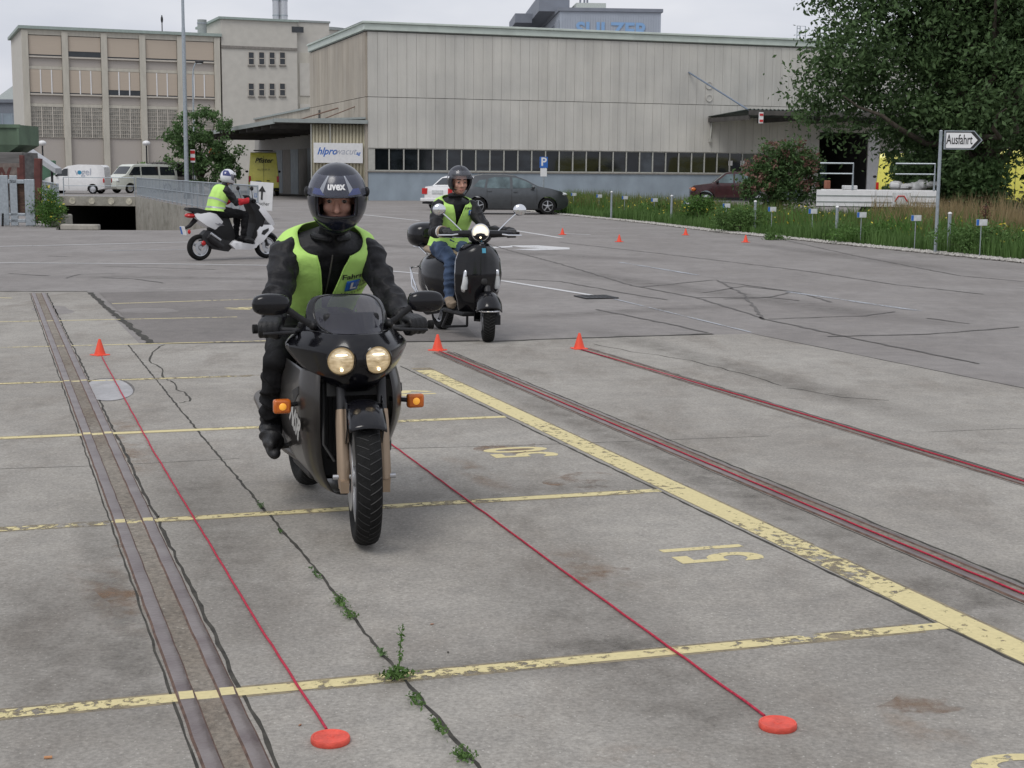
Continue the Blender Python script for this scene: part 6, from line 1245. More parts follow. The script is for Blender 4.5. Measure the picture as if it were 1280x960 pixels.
g = MB(); g.tube([(.2, -.12, .2), (.05, -.17, .2), (-.22, -.18, .26)], [.02, .05, .05], 14); g.build('exhaust', m_dark, sc2); g = MB(); g.tube([(.42, -.1, .2), (.34, -.13, .06)], .012, 8); g.tube([(.42, .1, .2), (.34, .13, .06)], .012, 8); g.tube([(.34, -.13, .06), (.34, .13, .06)], .012, 8); g.build('centre_stand', m_dark, sc2)
g = MB(); g.ell((.97, 0, .97), (.11, .115, .085), 20, 12); g.tube([(.98, -.30, .985), (.99, -.1, .985), (.99, .1, .985), (.98, .30, .985)], [.026, .036, .036, .026], 12); st(g.build('headset', m_black, sc2, 60))
hl = lamp(sc2, V(1.06, 0, 1.0), .073, d=V(1, 0, .03), rim=m_chrome, depth=.05, core=2.0, warm=(1, .86, .62)); st(hl)
for c in kids(hl): 
    if c.name.startswith('lens'): c.data.materials[0] = mat('bright_lit_lens', (.85, .80, .68), .2, .3, var=.15, scale=18, emit=.55, ecol=(1, .88, .68))
for s in (1, -1):
    g = MB(); g.tube([(.965, s*.235, .985), (.945, s*.37, .985)], .018, 12); st(g.build('grip', m_rub, sc2)); g = MB(); g.tube([(1.0, s*.19, .985), (1.035, s*.26, .975), (1.0, s*.385, .972)], [.009, .007, .008], 8); st(g.build('lever', m_chrome, sc2))
    g = MB(); g.tube([(.97, s*.17, 1.01), (.95, s*.25, 1.09), (.93, s*.345, 1.175)], .0065, 8); mo_ = g.build('mirror_stalk', m_chrome, sc2); g = MB(); g.ell((.925, s*.375, 1.205), (.028, .062, .055), 18, 12); g.build('mirror', m_chrome, mo_); st(mo_)
# rider
def rz2(p, a, c=(.98, 0)): x, y = p[0]-c[0], p[1]-c[1]; return (c[0]+x*cos(a)-y*sin(a), c[1]+x*sin(a)+y*cos(a), p[2])
B2 = {'pelvis': (.14, .02, .88), 'neck': (.27, .04, 1.295), 'head': (.325, .05, 1.45), 'yaw': radians(-4), 'pitch': radians(4), 'hs': .98, 'hand': .95}
for s, k in ((1, 'L'), (-1, 'R')):
    gr = rz2((.945, s*.30, .985), SA2); wr = rz2((.855, s*.30, 1.0), SA2)
    B2.update({'sh'+k: (.26, s*.17+.03, 1.215), 'el'+k: (.50, s*.27, .985), 'wr'+k: wr, 'gr'+k: gr, 'bar'+k: (sin(-SA2)*s, s*cos(SA2), 0), 'hi'+k: (.16, s*.095, .82), 'kn'+k: (.58, s*.135, .72), 'an'+k: (.56, s*.15, .345), 'to'+k: (.72, s*.165, .305)})
tf2 = torso_fn([(.12, .02, .84), (.14, .025, 1.0), (.20, .03, 1.16), (.27, .04, 1.295)], .93, .180)
p2, hp2, R2 = person('scooter rider in blue jeans, black jacket and yellow-green vest with an open-face dark helmet', loc2, hd2, B2, {'trouser': m_jean, 'boot': m_boot}, .0085, tf2, wrinkle=.011, limb=.93)
v2, P2 = vest(p2, tf2, [.002, .004, .026, .050, .066], 2.5, .55, 1.5, t0=-.0, off=.034, stripes=((.22, .29),))
g = MB(); g.grid(lambda u, v: tf2(.80+(v-.5)*.10, radians(32)+(u-.5)*.25, .0455), 4, 4); g.build('learner_badge', m_blue, p2, solid=.001); chest_text(p2, tf2, 'L', .042, .80, radians(32), m_white, .0485, .002); chest_text(p2, tf2, 'Fahrschule', .032, .895, radians(38), m_ink, .046, .0006); chest_text(p2, tf2, 'Lugs\nPils', .02, .80, radians(47), m_ink, .046)
g = MB(); cpt = (tf2(.99, 0)+tf2(.99, pi))/2; g.tube([cpt+V(.06*cos(a), .06*sin(a), .035) for a in np.linspace(0, 2*pi, 24)], .022, 10); g.build('collar', m_jack, p2)
a_, b_ = Vector(B2['elR']), Vector(B2['wrR']); g = MB(); g.tube([a_.lerp(b_, .60), a_.lerp(b_, .74)], .0555, 16, round_=False); g.build('tan_cuff', m_tan, p2, 60); g = MB(); g.tube([a_.lerp(b_, .52), a_.lerp(b_, .58)], .058, 16); g.build('white_piping', m_white, p2)
m_h2 = mat('dark_grey_helmet', (.022, .024, .034), .35, var=.2, coat=.3); h2, S2 = helmet_shell(hp2, .98, m_h2, p2, 56, -70, 22, chin=False, jaw=-42, rad=(.132, .122, .14), cz=.03)
patch(S2, -66, 66, 6, 38, .014, mat('clear_visor', (.30, .32, .36), .06, alpha=.18, spec=.9), 'visor', h2, 30, 8)
for s in (1, -1): g = MB(); g.ell(S2(radians(s*72), radians(8), .010), (.016, .008, .016), 12, 8); g.build('snap', m_chrome, h2)
g = MB(); g.tube([S2(radians(-70), radians(-38)), hp2(.05, -.04, -.115), hp2(.055, .04, -.115), S2(radians(70), radians(-38))], .006, 6); g.build('chin_strap', m_ink, h2)
g = MB(); g.tube([S2(0, radians(q), .001) for q in np.linspace(25, 150, 20)], .0022, 6); g.build('centre_seam', m_ink, h2)
# ---------------------------------------------------------------- white sport scooter, side on
loc3, hd3, WB3 = placed(gp(332.5, 322.8), gp(249.5, 325.6)); loc3.z = .002
sc3 = thing('white_scooter', 'white sport scooter seen side-on near the ramp railing', 'scooter', loc3, hd3)
r_c = .22
mwheel(sc3, 'rear_wheel', .0, .225, .12, m_alu, 3, .66, tread=False, spokew=.16); mwheel(sc3, 'front_wheel', WB3, .225, .11, m_alu, 3, .66, tread=False, spokew=.16)
m_wsc = mat('white_scooter_plastic', (.72, .72, .73), .25, var=.04, coat=.5)
def panel(name, outl, hw, m, taper=.3, par=None, step=.06):
    xs = [p[0] for p in outl]; zs = [p[1] for p in outl]; cx = (min(xs)+max(xs))/2; hx = (max(xs)-min(xs))/2; cz = (min(zs)+max(zs))/2; hz = (max(zs)-min(zs))/2
    yf = lambda x, z: hw*(1-taper*abs((x-cx)/hx)**2.5)*(1-.25*abs((z-cz)/hz)**3)
    bm_ = body_mesh(outl, yf, .0, step); return bm_.build(name, m, par or sc3, 40, weld=1e-4)
panel('tail_panel', [(-.13, .80), (.02, .86), (.27, .80), (.44, .63), (.40, .56), (.25, .53), (.08, .60), (-.09, .72)][::-1], .15, m_wsc)
panel('seat', [(-.24, .88), (-.22, .915), (-.08, .91), (.12, .86), (.3, .82), (.52, .815), (.56, .76), (.45, .70), (.2, .74), (0, .80), (-.2, .86)][::-1], .13, m_blkpl)
panel('engine_cover', [(.02, .44), (.12, .52), (.55, .44), (.64, .26), (.52, .14), (.25, .19), (.03, .33)][::-1], .11, m_dark)
panel('inner_body', [(.18, .74), (.52, .76), (.66, .42), (.62, .30), (.42, .36), (.2, .52)][::-1], .125, m_blkpl)
panel('floor_panel', [(.52, .27), (.60, .335), (.78, .29), (.98, .26), (1.10, .31), (1.03, .20), (.92, .165), (.62, .185)][::-1], .17, m_wsc, .1)
panel('leg_shield', [(.93, .97), (1.0, 1.02), (1.12, .93), (1.24, .72), (1.14, .50), (1.08, .26), (.88, .25), (.95, .38), (1.03, .62), (1.02, .80)][::-1], .15, m_blkpl, .1)
panel('nose_panel', [(1.05, .93), (1.09, .985), (1.20, .90), (1.34, .74), (1.44, .60), (1.38, .575), (1.26, .66), (1.16, .78)][::-1], .16, m_wsc, .2)
panel('side_apron', [(1.04, .22), (1.00, .30), (1.06, .42), (1.05, .50), (1.14, .60), (1.36, .60), (1.40, .53), (1.26, .42), (1.16, .30)][::-1], .18, m_wsc, .1)
for s in (1, -1): side_patch([(1.12, .44), (1.15, .50), (1.27, .545), (1.27, .50), (1.18, .42)], lambda x, z: .178, s, .004, .1).build('air_slot', m_ink, sc3, None)
panel('side_sticker', [(.24, .64), (.30, .66), (.42, .60), (.36, .585)][::-1], .1505, mat('grey_sticker', (.2, .2, .22), .4), 0)
g = MB(); g.grid(arcfender(WB3, .262, -62, 58, .15, drop=.8), 26, 10); g.build('front_fender', m_blkpl, sc3, 60, solid=.006)
g = MB(); g.ell((-.16, 0, .775), (.10, .105, .045), 16, 10); g.build('tail_light', m_red, sc3); g = MB(); g.tube([(-.05, 0, .72), (-.17, 0, .60), (-.28, 0, .55)], [.05, .035, .02], 10); g.build('plate_bracket', m_blkpl, sc3)
g = MB(); g.box((-.30, 0, .52), (.012, .17, .15), rot=Matrix.Rotation(-.25, 3, 'Y')); g.build('number_plate', m_white, sc3); g = MB(); g.box((-.309, .05, .52), (.012, .04, .13), rot=Matrix.Rotation(-.25, 3, 'Y')); g.build('plate_badge', m_blue, sc3)
g = MB(); g.ell((-.22, -.07, .50), (.03, .02, .04), 10, 8); g.build('indicator', m_red, sc3)
g = MB(); g.tube([(.36, -.15, .24), (.22, -.165, .33), (.10, -.165, .43)], [.045, .06, .055], 14); ex = g.build('exhaust', m_dark, sc3); g = MB(); g.tube([(.30, -.222, .35), (.11, -.222, .475)], [.018, .022], 10, flat=.6); g.build('heat_shield', m_alu, ex)
g = MB(); g.ell((.05, -.075, .30), (.045, .02, .045), 10, 8); g.build('brake_caliper', m_red, sc3)
g = MB(); g.tube([(.22, .1, .5), (.0, .1, .225)], .03, 8); g.build('swingarm', m_dark, sc3)
g = MB(); g.tube([(.99, 0, .97), (WB3, 0, .23)], .03, 10); [g.tube([(1.22, s*.075, .45), (WB3, s*.075, .225)], .022, 8) for s in (1, -1)]; g.build('fork', m_dark, sc3)
g = MB(); g.ell((1.0, 0, 1.01), (.10, .11, .07), 16, 10); g.tube([(.92, -.32, 1.02), (.99, -.1, 1.01), (.99, .1, 1.01), (.92, .32, 1.02)], .018, 10); g.build('handlebar', m_blkpl, sc3, 60)
g = MB(); g.grid(lambda u, v: (1.06-.08*v-.5*(u-.5)**2*.5, (u-.5)*.22, .99+.13*v), 10, 6); g.build('fly_screen', m_screen, sc3, 60, solid=.003)
for s in (1, -1):
    g = MB(); g.tube([(.95, s*.2, 1.03), (.91, s*.24, 1.20)], .006, 6); ms_ = g.build('mirror_stalk', m_dark, sc3); g = MB(); g.ell((.905, s*.25, 1.24), (.022, .055, .04), 12, 8); g.build('mirror', m_blkpl, ms_)
    g = MB(); g.tube([(.93, s*.23, 1.02), (.90, s*.345, 1.02)], .019, 10); g.build('grip', m_rub, sc3); g = MB(); g.tube([(1.0, s*.2, 1.01), (.98, s*.33, 1.0)], .007, 6); g.build('lever', m_alu, sc3)
g = MB(); g.ell((1.22, -.13, .77), (.05, .03, .022), 10, 8); g.build('indicator', m_red, sc3)
B3 = {'pelvis': (.36, 0, .875), 'neck': (.50, 0, 1.27), 'head': (.575, 0, 1.42), 'yaw': radians(-6), 'pitch': radians(6), 'hs': .96}
for s, k in ((1, 'L'), (-1, 'R')):
    B3.update({'sh'+k: (.455, s*.18, 1.20), 'el'+k: (.60, s*.245, .995), 'wr'+k: (.825, s*.27, 1.035), 'gr'+k: (.915, s*.285, 1.022), 'bar'+k: (-.2, s*1., 0), 'hi'+k: (.38, s*.095, .835), 'kn'+k: (.83, s*.14, .78), 'an'+k: (.78, s*.14, .39), 'to'+k: (.94, s*.15, .335)})
tf3 = torso_fn([(.33, 0, .84), (.35, 0, .98), (.42, 0, 1.13), (.50, 0, 1.27)], .96, .188)
p3, hp3, R3_ = person('rider of the white scooter with red sleeves, striped green vest and white full-face helmet', loc3, hd3, B3, {'forearm': 6}, .010, tf3, face=True, wrinkle=.011)
v3, P3 = vest(p3, tf3, 26, 2, .5, 1.5, off=.030, stripes=((.13, .19), (.40, .46)))
m_h3 = mat('white_helmet', (.70, .71, .74), .2, var=.06, coat=.5); h3, S3 = helmet_shell(hp3, .96, m_h3, p3, 60, -24, 16)
patch(S3, -58, 58, -2, 15, .003, mat('dark_visor', (.02, .02, .03), .08, alpha=.85), 'visor', h3, 24, 6); patch(S3, -62, 62, 16, 34, .016, m_h3, 'peak', h3, 24, 6)
patch(S3, -150, -85, 5, 50, .003, mat('dark_blue_graphic', (.03, .04, .16), .2, coat=.5), 'blue_graphic', h3, taper=(-170, -110)); patch(S3, -80, -55, -20, 20, .004, mat('grey_graphic', (.15, .15, .18), .3), 'grey_graphic', h3, taper=(-90, -70)); patch(S3, 100, 180, 0, 45, .003, MATS['dark_blue_graphic'], 'blue_graphic', h3)

# creases and seams on the jacket of the near rider
def sleeve_band(p, J, k, f0, f1, r, m, name):
    a_, b_, c_ = [Vector(J[n+k]) for n in ('sh', 'el', 'wr')]; q0 = a_.lerp(b_, f0) if f0 < 1 else b_.lerp(c_, f0-1); q1 = a_.lerp(b_, f1) if f1 <= 1 else b_.lerp(c_, f1-1)
    g = MB(); g.tube([q0, q0.lerp(q1, .5), q1], [r*.97, r, r*.97], 20); return g.build(name, m, p, 60)
m_seam = mat('jacket_seam', (.022, .022, .025), .5, spec=.4)
for k in 'LR':
    sleeve_band(p1, BR, k, 1.93, 1.99, .052, m_seam, 'sleeve_cuff')
g = MB(); g.tube([tf1(t, 0, .004) for t in np.linspace(.5, .93, 14)], .004, 6); g.build('zip', m_fork2, p1)
# ================================================================ TREES, BUSHES, GRASS
def leafmat(name, c1, c2, scale=1.2, rough=.6):
    m = bpy.data.materials.new(name); m.use_nodes = True; n = m.node_tree; b = n.nodes['Principled BSDF']; L = n.links.new
    t = n.nodes.new('ShaderNodeTexCoord'); q = n.nodes.new('ShaderNodeTexNoise'); q.inputs['Scale'].default_value = scale; q.inputs['Detail'].default_value = 6; q.inputs['Roughness'].default_value = .8; L(t.outputs['Object'], q.inputs[0])
    r = n.nodes.new('ShaderNodeValToRGB'); r.color_ramp.elements[0].position = .33; r.color_ramp.elements[1].position = .68; r.color_ramp.elements[0].color = (*c1, 1); r.color_ramp.elements[1].color = (*c2, 1); L(q.outputs[0], r.inputs[0]); L(r.outputs[0], b.inputs['Base Color'])
    b.inputs['Roughness'].default_value = rough; b.inputs['Specular IOR Level'].default_value = .25
    tl = n.nodes.new('ShaderNodeBsdfTranslucent'); L(r.outputs[0], tl.inputs[0]); ms = n.nodes.new('ShaderNodeMixShader'); ms.inputs[0].default_value = .25; L(b.outputs[0], ms.inputs[1]); L(tl.outputs[0], ms.inputs[2]); L(ms.outputs[0], n.nodes['Material Output'].inputs[0]); return m
rng = np.random.default_rng(11)
def leaves(name, pts, size, m, parent, vary=.5, droop=0.):
    n = len(pts); a = rng.normal(size=(n, 3)); a /= np.linalg.norm(a, axis=1)[:, None]; b = rng.normal(size=(n, 3)); b -= a*(a*b).sum(1)[:, None]; b /= np.linalg.norm(b, axis=1)[:, None]
    s = size*(1+vary*(rng.random(n)-.5)*2); s = s[:, None]
    v = np.stack([pts-a*s, pts+b*s*.45, pts+a*s, pts-b*s*.45], 1).reshape(-1, 3)
    return raw_mesh(name, v, np.arange(4*n).reshape(-1, 4), m, parent)
def crown_pts(blobs, n, seed, clump=.45, per=60, shell=.55):
    r = np.random.default_rng(seed); vol = np.array([b[3]*b[4]*b[5] for b in blobs]); out = []
    for b, k in zip(blobs, (vol/vol.sum()*n).astype(int)):
        nc = max(2, k//per); d = r.normal(size=(nc, 3)); d /= np.linalg.norm(d, axis=1)[:, None]; rad = shell+(1-shell)*r.random(nc)**.6
        c = np.array(b[:3])+d*rad[:, None]*np.array(b[3:6])
        cs = clump*(.6+.8*r.random(nc))
        p = c[r.integers(0, nc, k)]; idx = r.integers(0, nc, k); p = c[idx]+r.normal(size=(k, 3))*cs[idx][:, None]*np.array([.5, .5, .36]); out.append(p)
    return np.concatenate(out)
m_bark = mat('grey_brown_bark', (.09, .075, .058), .95, var=.35, scale=12, bump=.8, stretch=(1, 1, .25))
def limbs(root, p0, tips, r0, seed=1, split=.35):
    random.seed(seed); mb = MB()
    for i, tp in enumerate(tips):
        tp = Vector(tp); base = V(p0[0], p0[1], p0[2]+random.uniform(0, split)*abs(tp.z-p0[2])); pts = []; K = 7
        for k in range(K+1):
            f = k/K; q = base.lerp(tp, f); q += V(random.uniform(-1, 1), random.uniform(-1, 1), random.uniform(-.3, .6))*.09*(tp-base).length*math.sin(f*pi)*.9; pts.append(q)
        mb.tube(pts, [r0*.42*(1-.86*k/K) for k in range(K+1)], 7)
    return mb.build('limb', m_bark, root, 60)
def tree(name, label, cat, loc, H, rt, blobs, n, lsize, m, seed, clump=.45, per=60, ntips=18, group=None, kx='foliage', shell=.5):
    root = thing(name, label, cat, loc, 0, group); pts = crown_pts(blobs, n, seed, clump, per, shell)
    mb = MB(); zt = H*.75; mb.lathe([(rt*1.5, -.05), (rt*1.1, .3), (rt*.9, zt*.35), (rt*.6, zt*.7), (rt*.25, zt)], n=12); mb.build('trunk', m_bark, root, 60)
    r = np.random.default_rng(seed); limbs(root, (0, 0, H*.14), [pts[i] for i in r.integers(0, len(pts), ntips)], rt*1.1, seed)
    leaves(kx, pts, lsize, m, root); return root
m_pop = leafmat('dark_poplar_leaf', (.035, .068, .028), (.13, .21, .08), 2.6); m_mid = leafmat('mid_green_leaf', (.05, .10, .035), (.13, .22, .08)); m_lite = leafmat('fresh_green_leaf', (.05, .12, .02), (.13, .24, .06), 2)
# big poplar at the right. positions in metres round its trunk foot
Yb = 46; foot = at(1222, 262, Yb); foot.z = 0
k = Yb/1850
def rel(px, py, dy=0): q = at(px, py, Yb+dy); return (q.x-foot.x, dy, q.z)
B = []
for px, py, r, dy in ((1120, 30, 2.1, 0), (1200, 0, 2.6, .5), (1290, 30, 2.8, 0), (1060, 75, 1.3, -.5), (1040, 110, 1.15, .2), (1085, 135, 1.5, .6), (1150, 110, 2.2, 1), (1230, 110, 2.3, -.8), (1310, 110, 2.1, .5), (1180, 165, 1.7, .2), (1255, 160, 1.2, .6), (1060, -10, 1.2, 0), (1120, -70, 2.2, 0), (1230, -90, 3, 0), (1340, -60, 3, 0), (1130, 180, 1.0, 1.2), (1015, 118, .55, 0), (1017, 90, .5, .4), (1030, 145, .7, .3), (1075, 168, .6, 0), (1350, 150, 1.6, 1), (1043, 40, .8, 0), (1050, 10, .6, .5), (1225, 200, 1.4, -.5), (1180, 210, 1.1, .5)):
    x, y, z = rel(px, py, dy); B.append((x, y, z, r, r*1.15, r*.85))
bigt = tree('poplar_tree', 'huge dark green poplar filling the upper right corner behind the arrow sign', 'tree', foot, 12, .32, B, 115000, .082, m_pop, 3, clump=.60, per=90, ntips=34, shell=.35)
# shrubs growing at its foot
for i, (px, py, r, zc, Y, lab) in enumerate(((1150, 222, 1.0, 1.6, 52, 'leafy undergrowth left of the poplar trunk, over the trailer'), (1205, 228, 1.0, 1.4, 47, 'dense green undergrowth around the poplar trunk'), (1246, 240, .4, .5, 45, 'low leafy shrub in front of the yellow van at the right edge'), (1168, 200, 1.0, 2.0, 50, 'tall dark shrub directly behind the arrow sign'), (1226, 228, .8, 1.5, 45.2, 'leafy shoots hiding the foot of the poplar trunk'), (1300, 165, .6, 2.9, 47, 'overhanging leafy branches at the far right edge'))):
    c = at(px, py, Y); tree('shrub', lab, 'shrub', (c.x, Y, 0), zc+r*.4, .05, [(0, 0, zc, r, r, r*.9), (r*.5, 0, zc-r*.5, r*.7, r*.7, r*.6), (-r*.5, .2, zc-r*.45, r*.7, r*.7, r*.6), (0, 0, max(.3, zc*.35), r*.6, r*.6, zc*.35)], 5200, .075, m_mid if i != 3 else m_pop, 20+i, .3, 50, 9, 'shrubs under the poplar', shell=.3)
# small tree before the office block
Y2 = 92; f2 = at(252, 240, Y2); f2.z = 0
def rel2(px, py): q = at(px, py, Y2); return (q.x-f2.x, q.z)
B = []
for px, py, r in ((240, 160, 1.2), (262, 152, 1.1), (225, 178, 1.0), (250, 185, 1.4), (275, 172, 1.0), (285, 190, 1.0), (235, 200, 1.2), (262, 210, 1.6), (283, 212, 1.1), (245, 145, .7), (290, 160, .5), (218, 160, .6), (230, 142, .4)):
    x, z = rel2(px, py); B.append((x, random.uniform(-.6, .6), z, r, r, r*.9))
tree('young_tree', 'bushy mid green tree in front of the tower block, beside the tall mast', 'tree', f2, 4.6, .14, B, 9000, .11, m_mid, 5, .34, 50, 22, shell=.5)
# bits of hedge behind the vans
for i, (px, py, r, lab) in enumerate(((172, 203, 1.1, 'bright green bush peeping over the minibus roof'), (212, 200, 1.3, 'green bush behind the carport roof'), (192, 206, 1.0, 'small green bush between the lamp and the carport'))):
    c = at(px, py, 122); tree('bush', lab, 'bush', (c.x, 122, 0), 3, .06, [(0, 0, c.z-.9, r*1.3, r, 1.0), (0, 0, 1.0, r, r, 1.0)], 2500, .13, m_lite, 40+i, .35, 40, 6, 'bushes behind the vans')
# buddleia with reddish flower heads
Y3 = 52; f3 = at(975, 258, Y3); f3.z = 0
def rel3(px, py): q = at(px, py, Y3); return (q.x-f3.x, q.z)
B = []
for px, py, r in ((975, 215, .85), (950, 215, .6), (1000, 210, .7), (965, 195, .6), (990, 192, .6), (950, 240, .7), (985, 242, .8), (1010, 235, .5), (1005, 195, .4), (940, 222, .4)):
    x, z = rel3(px, py); B.append((x, random.uniform(-.3, .3), z, r, r, r*.85))
bud = tree('reddish_bush', 'rounded bush of green leaves and reddish flower heads in front of the maroon car', 'bush', f3, 2.3, .06, B, 9500, .062, m_mid, 8, .3, 40, 22, shell=.35)
tp = crown_pts(B, 2800, 9, .13, 14, .95); tp = tp[(tp[:, 2] > 1.0)]; leaves('flower_heads', tp, .06, leafmat('reddish_flower', (.17, .09, .065), (.34, .20, .17), 4), bud)
# ---- grass verge
e0, e1, e2, e3, e4 = gp(690, 267), gp(805, 278.5), gp(905, 290.5), gp(1090, 309), gp(1330, 333)
edge = [gp(640, 262), e0, e1, e2, e3, e4, gp(1600, 362)]
def edge_pt(f):
    f = f*(len(edge)-1); i = min(int(f), len(edge)-2); return edge[i].lerp(edge[i+1], f-i)
back = [p+V(3.5, 16, 0) for p in edge]; back = [V(p.x, max(p.y, 56), 0) for p in back]
m_soil = mat('verge_soil', (.10, .095, .06), .95, var=.4, scale=3, bump=.5)
sheet('verge_soil', edge[1:]+[gp(1600, 250)+V(0, 0, 0), V(back[3].x, 57, 0), gp(700, 262)], .012, m_soil)
def blades(n, inside, hfun, wid, m, name, label=None, lean=.35, seed=1, parent=None, tag_=True):
    r = np.random.default_rng(seed); P = inside(r, n); n = len(P); h = hfun(r, P)
    az = r.random(n)*2*pi; d = np.stack([np.cos(az), np.sin(az), np.zeros(n)], 1); ln = (r.random(n)*lean*h)[:, None]; az2 = r.random(n)*2*pi
    l = np.stack([np.cos(az2), np.sin(az2), np.zeros(n)], 1); base = np.concatenate([P, np.full((n, 1), .012)], 1)
    w = (wid*(.7+.6*r.random(n)))[:, None]; up = np.zeros((n, 3)); up[:, 2] = 1
    m1 = base+up*(h[:, None]*.55)+l*ln*.35; t = base+up*h[:, None]+l*ln
    v = np.stack([base-d*w, base+d*w, m1+d*w*.8, t, m1-d*w*.8], 1).reshape(-1, 3); i0 = np.arange(n)*5
    f = np.stack([np.stack([i0, i0+1, i0+2, i0+4], 1), np.stack([i0+4, i0+2, i0+3, i0+3], 1)], 1).reshape(-1, 4)
    # tip as a triangle: build with quads only for the lower part
    me = bpy.data.meshes.new(name); lo = f[0::2]; tri = f[1::2][:, :3]
    me.vertices.add(len(v)); me.vertices.foreach_set('co', v.astype(np.float32).ravel()); idx = np.concatenate([lo.ravel(), tri.ravel()]).astype(np.int32)
    me.loops.add(len(idx)); me.loops.foreach_set('vertex_index', idx); me.polygons.add(len(lo)+len(tri))
    me.polygons.foreach_set('loop_start', np.concatenate([np.arange(len(lo))*4, len(lo)*4+np.arange(len(tri))*3]).astype(np.int32)); me.polygons.foreach_set('loop_total', np.concatenate([np.full(len(lo), 4), np.full(len(tri), 3)]).astype(np.int32))
    me.update(calc_edges=True); me.materials.append(m); o = bpy.data.objects.new(name, me); COL.objects.link(o); o.parent = parent
    if tag_: tag(o, label, kind='stuff')
    return o
EX = np.array([[p.x, p.y] for p in edge])
def verge(d0, d1, x0=None):
    def f(r, n):
        s = r.random(n)*(len(EX)-1.001); i = s.astype(int); t = (s-i)[:, None]; p = EX[i]*(1-t)+EX[i+1]*t; d = d0+(d1-d0)*r.random(n)
        q = p+np.stack([d*.30, d*.95], 1)
        if x0 is not None: q = q[q[:, 0] > x0(q[:, 1])]
        return q
    return f
def wav(P, s=.9, o=0): return .5+.5*np.sin(P[:, 0]*s*1.7+o+np.sin(P[:, 1]*s+o))*np.cos(P[:, 1]*s*1.1+P[:, 0]*.6)
m_gr = leafmat('meadow_green', (.06, .12, .03), (.14, .24, .07), .8); m_dry = leafmat('dry_grass', (.20, .15, .075), (.36, .28, .15), .7); m_olive = leafmat('olive_grass', (.10, .12, .035), (.19, .20, .07), .9)
blades(48000, verge(.35, 6.5), lambda r, P: (.18+.30*wav(P, .7))*(.5+.8*r.random(len(P))), .010, m_gr, 'green_grass', seed=2)
blades(34000, verge(2.2, 12), lambda r, P: (.35+.35*wav(P, .5, 2))*(.5+.8*r.random(len(P))), .010, m_olive, 'olive_grass', seed=3)
blades(30000, verge(5.5, 16, lambda y: .235*y+.2), lambda r, P: (.55+.55*wav(P, .45, 4))*(.5+.7*r.random(len(P))), .010, m_dry, 'dry_grass', seed=4)
blades(9000, verge(1.5, 9), lambda r, P: (.4+.4*wav(P, .8, 5))*(.4+.8*r.random(len(P))), .018, m_lite, 'tall_weeds', seed=5, lean=.5)
# yellow flowers
r = np.random.default_rng(6); P = verge(.5, 8)(r, 1500); wv = wav(P, .9, 1)*1.0; P = P[(r.random(len(P)) < wv) & (P[:, 0] < 10.5)]; h = (.25+.4*r.random(len(P)))
tag(leaves('yellow_flowers', np.concatenate([P, h[:, None]], 1), .035, mat('yellow_petal', (.62, .50, .05), .6), None), kind='stuff')
# bushy weeds standing out of the verge
for i, (px, py, Y, w_, h_, lab) in enumerate(((873, 262, 45, .55, .95, 'tall bushy weed below the front of the maroon car'), (925, 272, 40, .8, .75, 'wide bright green weed clump left of the reddish bush'), (822, 262, 50, .8, .6, 'dark weed clump below the hall plinth'), (1240, 300, 29.5, 1.3, .6, 'broad leafy weed clump at the right end of the verge'), (1100, 292, 34, 1.2, .45, 'low green clump between the post and the arrow sign'))):
    c = at(px, py, Y); tree('weed_clump', lab, 'weed', (c.x, Y, 0), h_*.8, .012, [(0, 0, h_*.5, w_, w_*.6, h_*.5)], 3000, .035, m_gr if i % 2 else m_lite, 60+i, .16, 30, 10, 'weed clumps in the verge', shell=.2)
c = at(1230, 285, 33); dk = thing('dock_plant', 'dark brown seeded dock stalk standing in the dry grass', 'plant', (c.x, 33, 0)); sh_ = leaves('seed_head', np.random.default_rng(1).normal(size=(400, 3))*np.array([.07, .07, .16])+np.array([0, 0, .75]), .02, mat('dock_brown', (.11, .045, .03), .9), dk); sh_['kind'] = 'stuff'; mb = MB(); mb.tube([(0, 0, 0), (.02, 0, .95)], .012, 6); mb.build('stem', m_dirt, dk)
# gravel margin
r = np.random.default_rng(12); G_ = verge(-.42, .40)(r, 9000); n = len(G_); s = .016+.03*r.random(n); ico = []
oct_ = np.array([(1, 0, 0), (0, 1, 0), (-1, 0, 0), (0, -1, 0), (0, 0, .7), (0, 0, -.7)], float); of_ = np.array([(0, 1, 4), (1, 2, 4), (2, 3, 4), (3, 0, 4), (1, 0, 5), (2, 1, 5), (3, 2, 5), (0, 3, 5)])
v = oct_[None]*s[:, None, None]*(1+.5*(r.random((n, 6, 1))-.5)); a = r.random(n)*6.28; x = v[..., 0]*np.cos(a)[:, None]-v[..., 1]*np.sin(a)[:, None]; y = v[..., 0]*np.sin(a)[:, None]+v[..., 1]*np.cos(a)[:, None]
v = np.stack([x+G_[:, :1], y+G_[:, 1:], v[..., 2]+.016+.01*r.random(n)[:, None]], 2).reshape(-1, 3); f = (of_[None]+(np.arange(n)*6)[:, None, None]).reshape(-1, 3)
tag(raw_mesh('gravel', v, f, mat('pale_gravel', (.26, .245, .225), .9, scale=25, col2=(.55, .53, .49), detail=1)), kind='stuff')
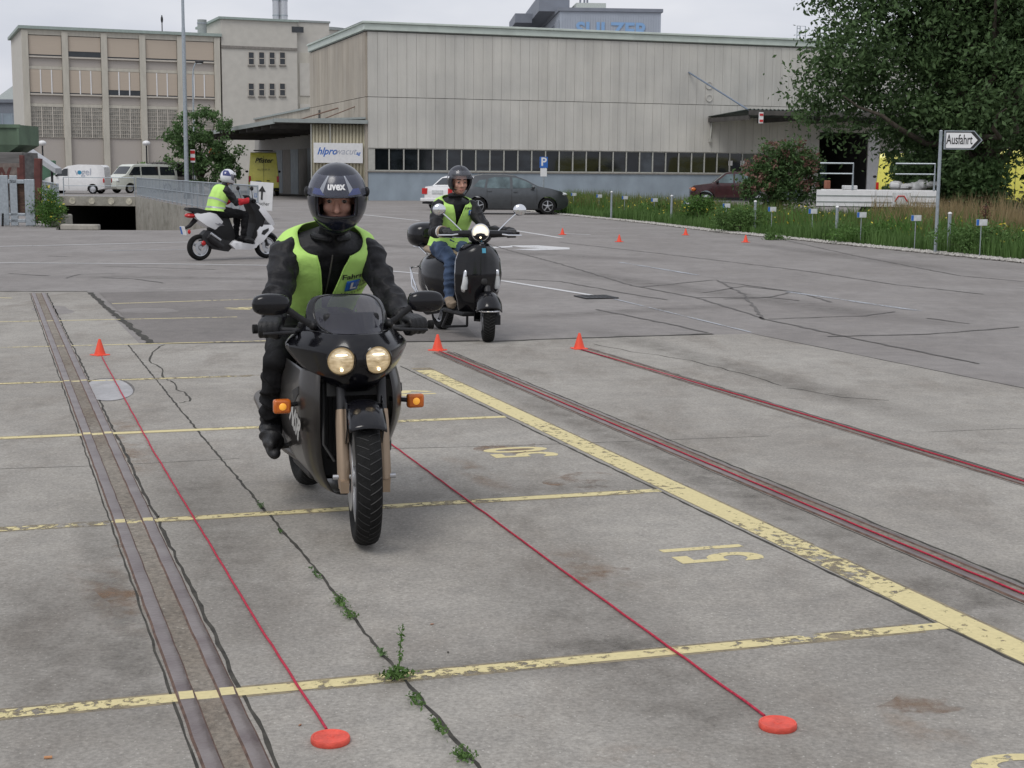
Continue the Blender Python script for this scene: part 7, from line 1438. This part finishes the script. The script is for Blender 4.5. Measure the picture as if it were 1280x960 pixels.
# tufts creeping over the gravel, and the weeds by the left railing
for i, (px, py, w_, h_, lab) in enumerate(((968, 300, .35, .12, 'small grass tuft growing on the gravel edge'), (57, 283, .42, 1.1, 'overgrown yellow flowering weeds beside the rusty post'), (66, 284, .4, .75, 'green weeds against the concrete block'))):
    p = gp(px, py); t = thing('weed_tuft', lab, 'weed', p); leaves('foliage', crown_pts([(0, 0, h_*.5, w_, w_*.6, h_*.5)], 2600 if i else 500, 80+i, .14, 25, .2), .03, m_lite if i else m_gr, t)
    if i:
        q = crown_pts([(0, 0, h_*.6, w_, w_*.7, h_*.5)], 40, 90+i, .1, 3, .6); leaves('flowers', q, .035, MATS['yellow_petal'], t)['kind'] = 'stuff'
    mb = MB(); [mb.tube([(random.uniform(-.1, .1)*w_*3, 0, 0), (random.uniform(-1, 1)*w_*.7, random.uniform(-.2, .2), h_*random.uniform(.6, 1.1))], .006, 5) for _ in range(9)]; mb.build('stem', m_mid, t)
# weeds in the slab joint
seam = [gp(264, 560), gp(405, 725), gp(470, 810), gp(612, 975)]
def seam_weed(px, py, n, w_, l_, h_, lab, dens=.0068):
    p = gp(px, py); t = thing('joint_weed', lab, 'weed', p+V(0, 0, .012), 0, 'weeds growing in the slab joint')
    d = V(.334, -.943, 0); r = np.random.default_rng(int(px)); n = int(n*.8); q = r.normal(size=(n, 3))*np.array([w_*.62, l_*.9, h_*.28]); q[:, 2] = np.abs(q[:, 2]); q2 = np.stack([q[:, 0]*.943+q[:, 1]*d.x, q[:, 0]*.334+q[:, 1]*d.y, q[:, 2]+.004], 1)
    leaves('foliage', q2, dens, m_gr if n > 60 else m_mid, t); mb = MB(); [mb.tube([(0, 0, -.008), tuple(q2[i])], .0012, 4) for i in range(0, min(n, 40), 4)]; mb.build('stem', m_mid, t)
for a in ((326, 637, 45, .012, .03, .02, 'tiny weed where the joint passes left of the front tyre'), (350, 668, 26, .008, .02, .015, 'single sprout in the joint below the front wheel'), (425, 758, 150, .018, .05, .03, 'bright green tuft halfway along the slab joint'), (437, 774, 110, .016, .03, .025, 'second tuft just below the halfway tuft'), (476, 822, 50, .012, .03, .02, 'weed above the yellow bay line in the joint'), (496, 850, 260, .035, .022, .035, 'leafy weed rosette growing where the yellow line meets the joint', .009), (520, 882, 110, .016, .035, .022, 'weed just below the yellow bay line'), (548, 915, 90, .013, .04, .02, 'thin strip of weeds right of the left orange disc'), (580, 952, 170, .02, .03, .025, 'dark weed patch at the bottom edge of the photo'), (395, 722, 40, .01, .05, .014, 'low moss strip along the upper part of the joint')): seam_weed(*a)
p = gp(499, 838); t = thing('tall_weed', 'slender upright green weed stalk by the yellow line', 'weed', p+V(0, 0, .012)); mb = MB(); mb.tube([(0, 0, 0), (.004, 0, .07), (.012, 0, .14)], .0016, 5); mb.build('stem', m_lite, t); r = np.random.default_rng(3); z = r.random(50)*.13+.01; leaves('foliage', np.stack([r.normal(size=50)*.005+z*.07, r.normal(size=50)*.005, z], 1), .007, m_lite, t)
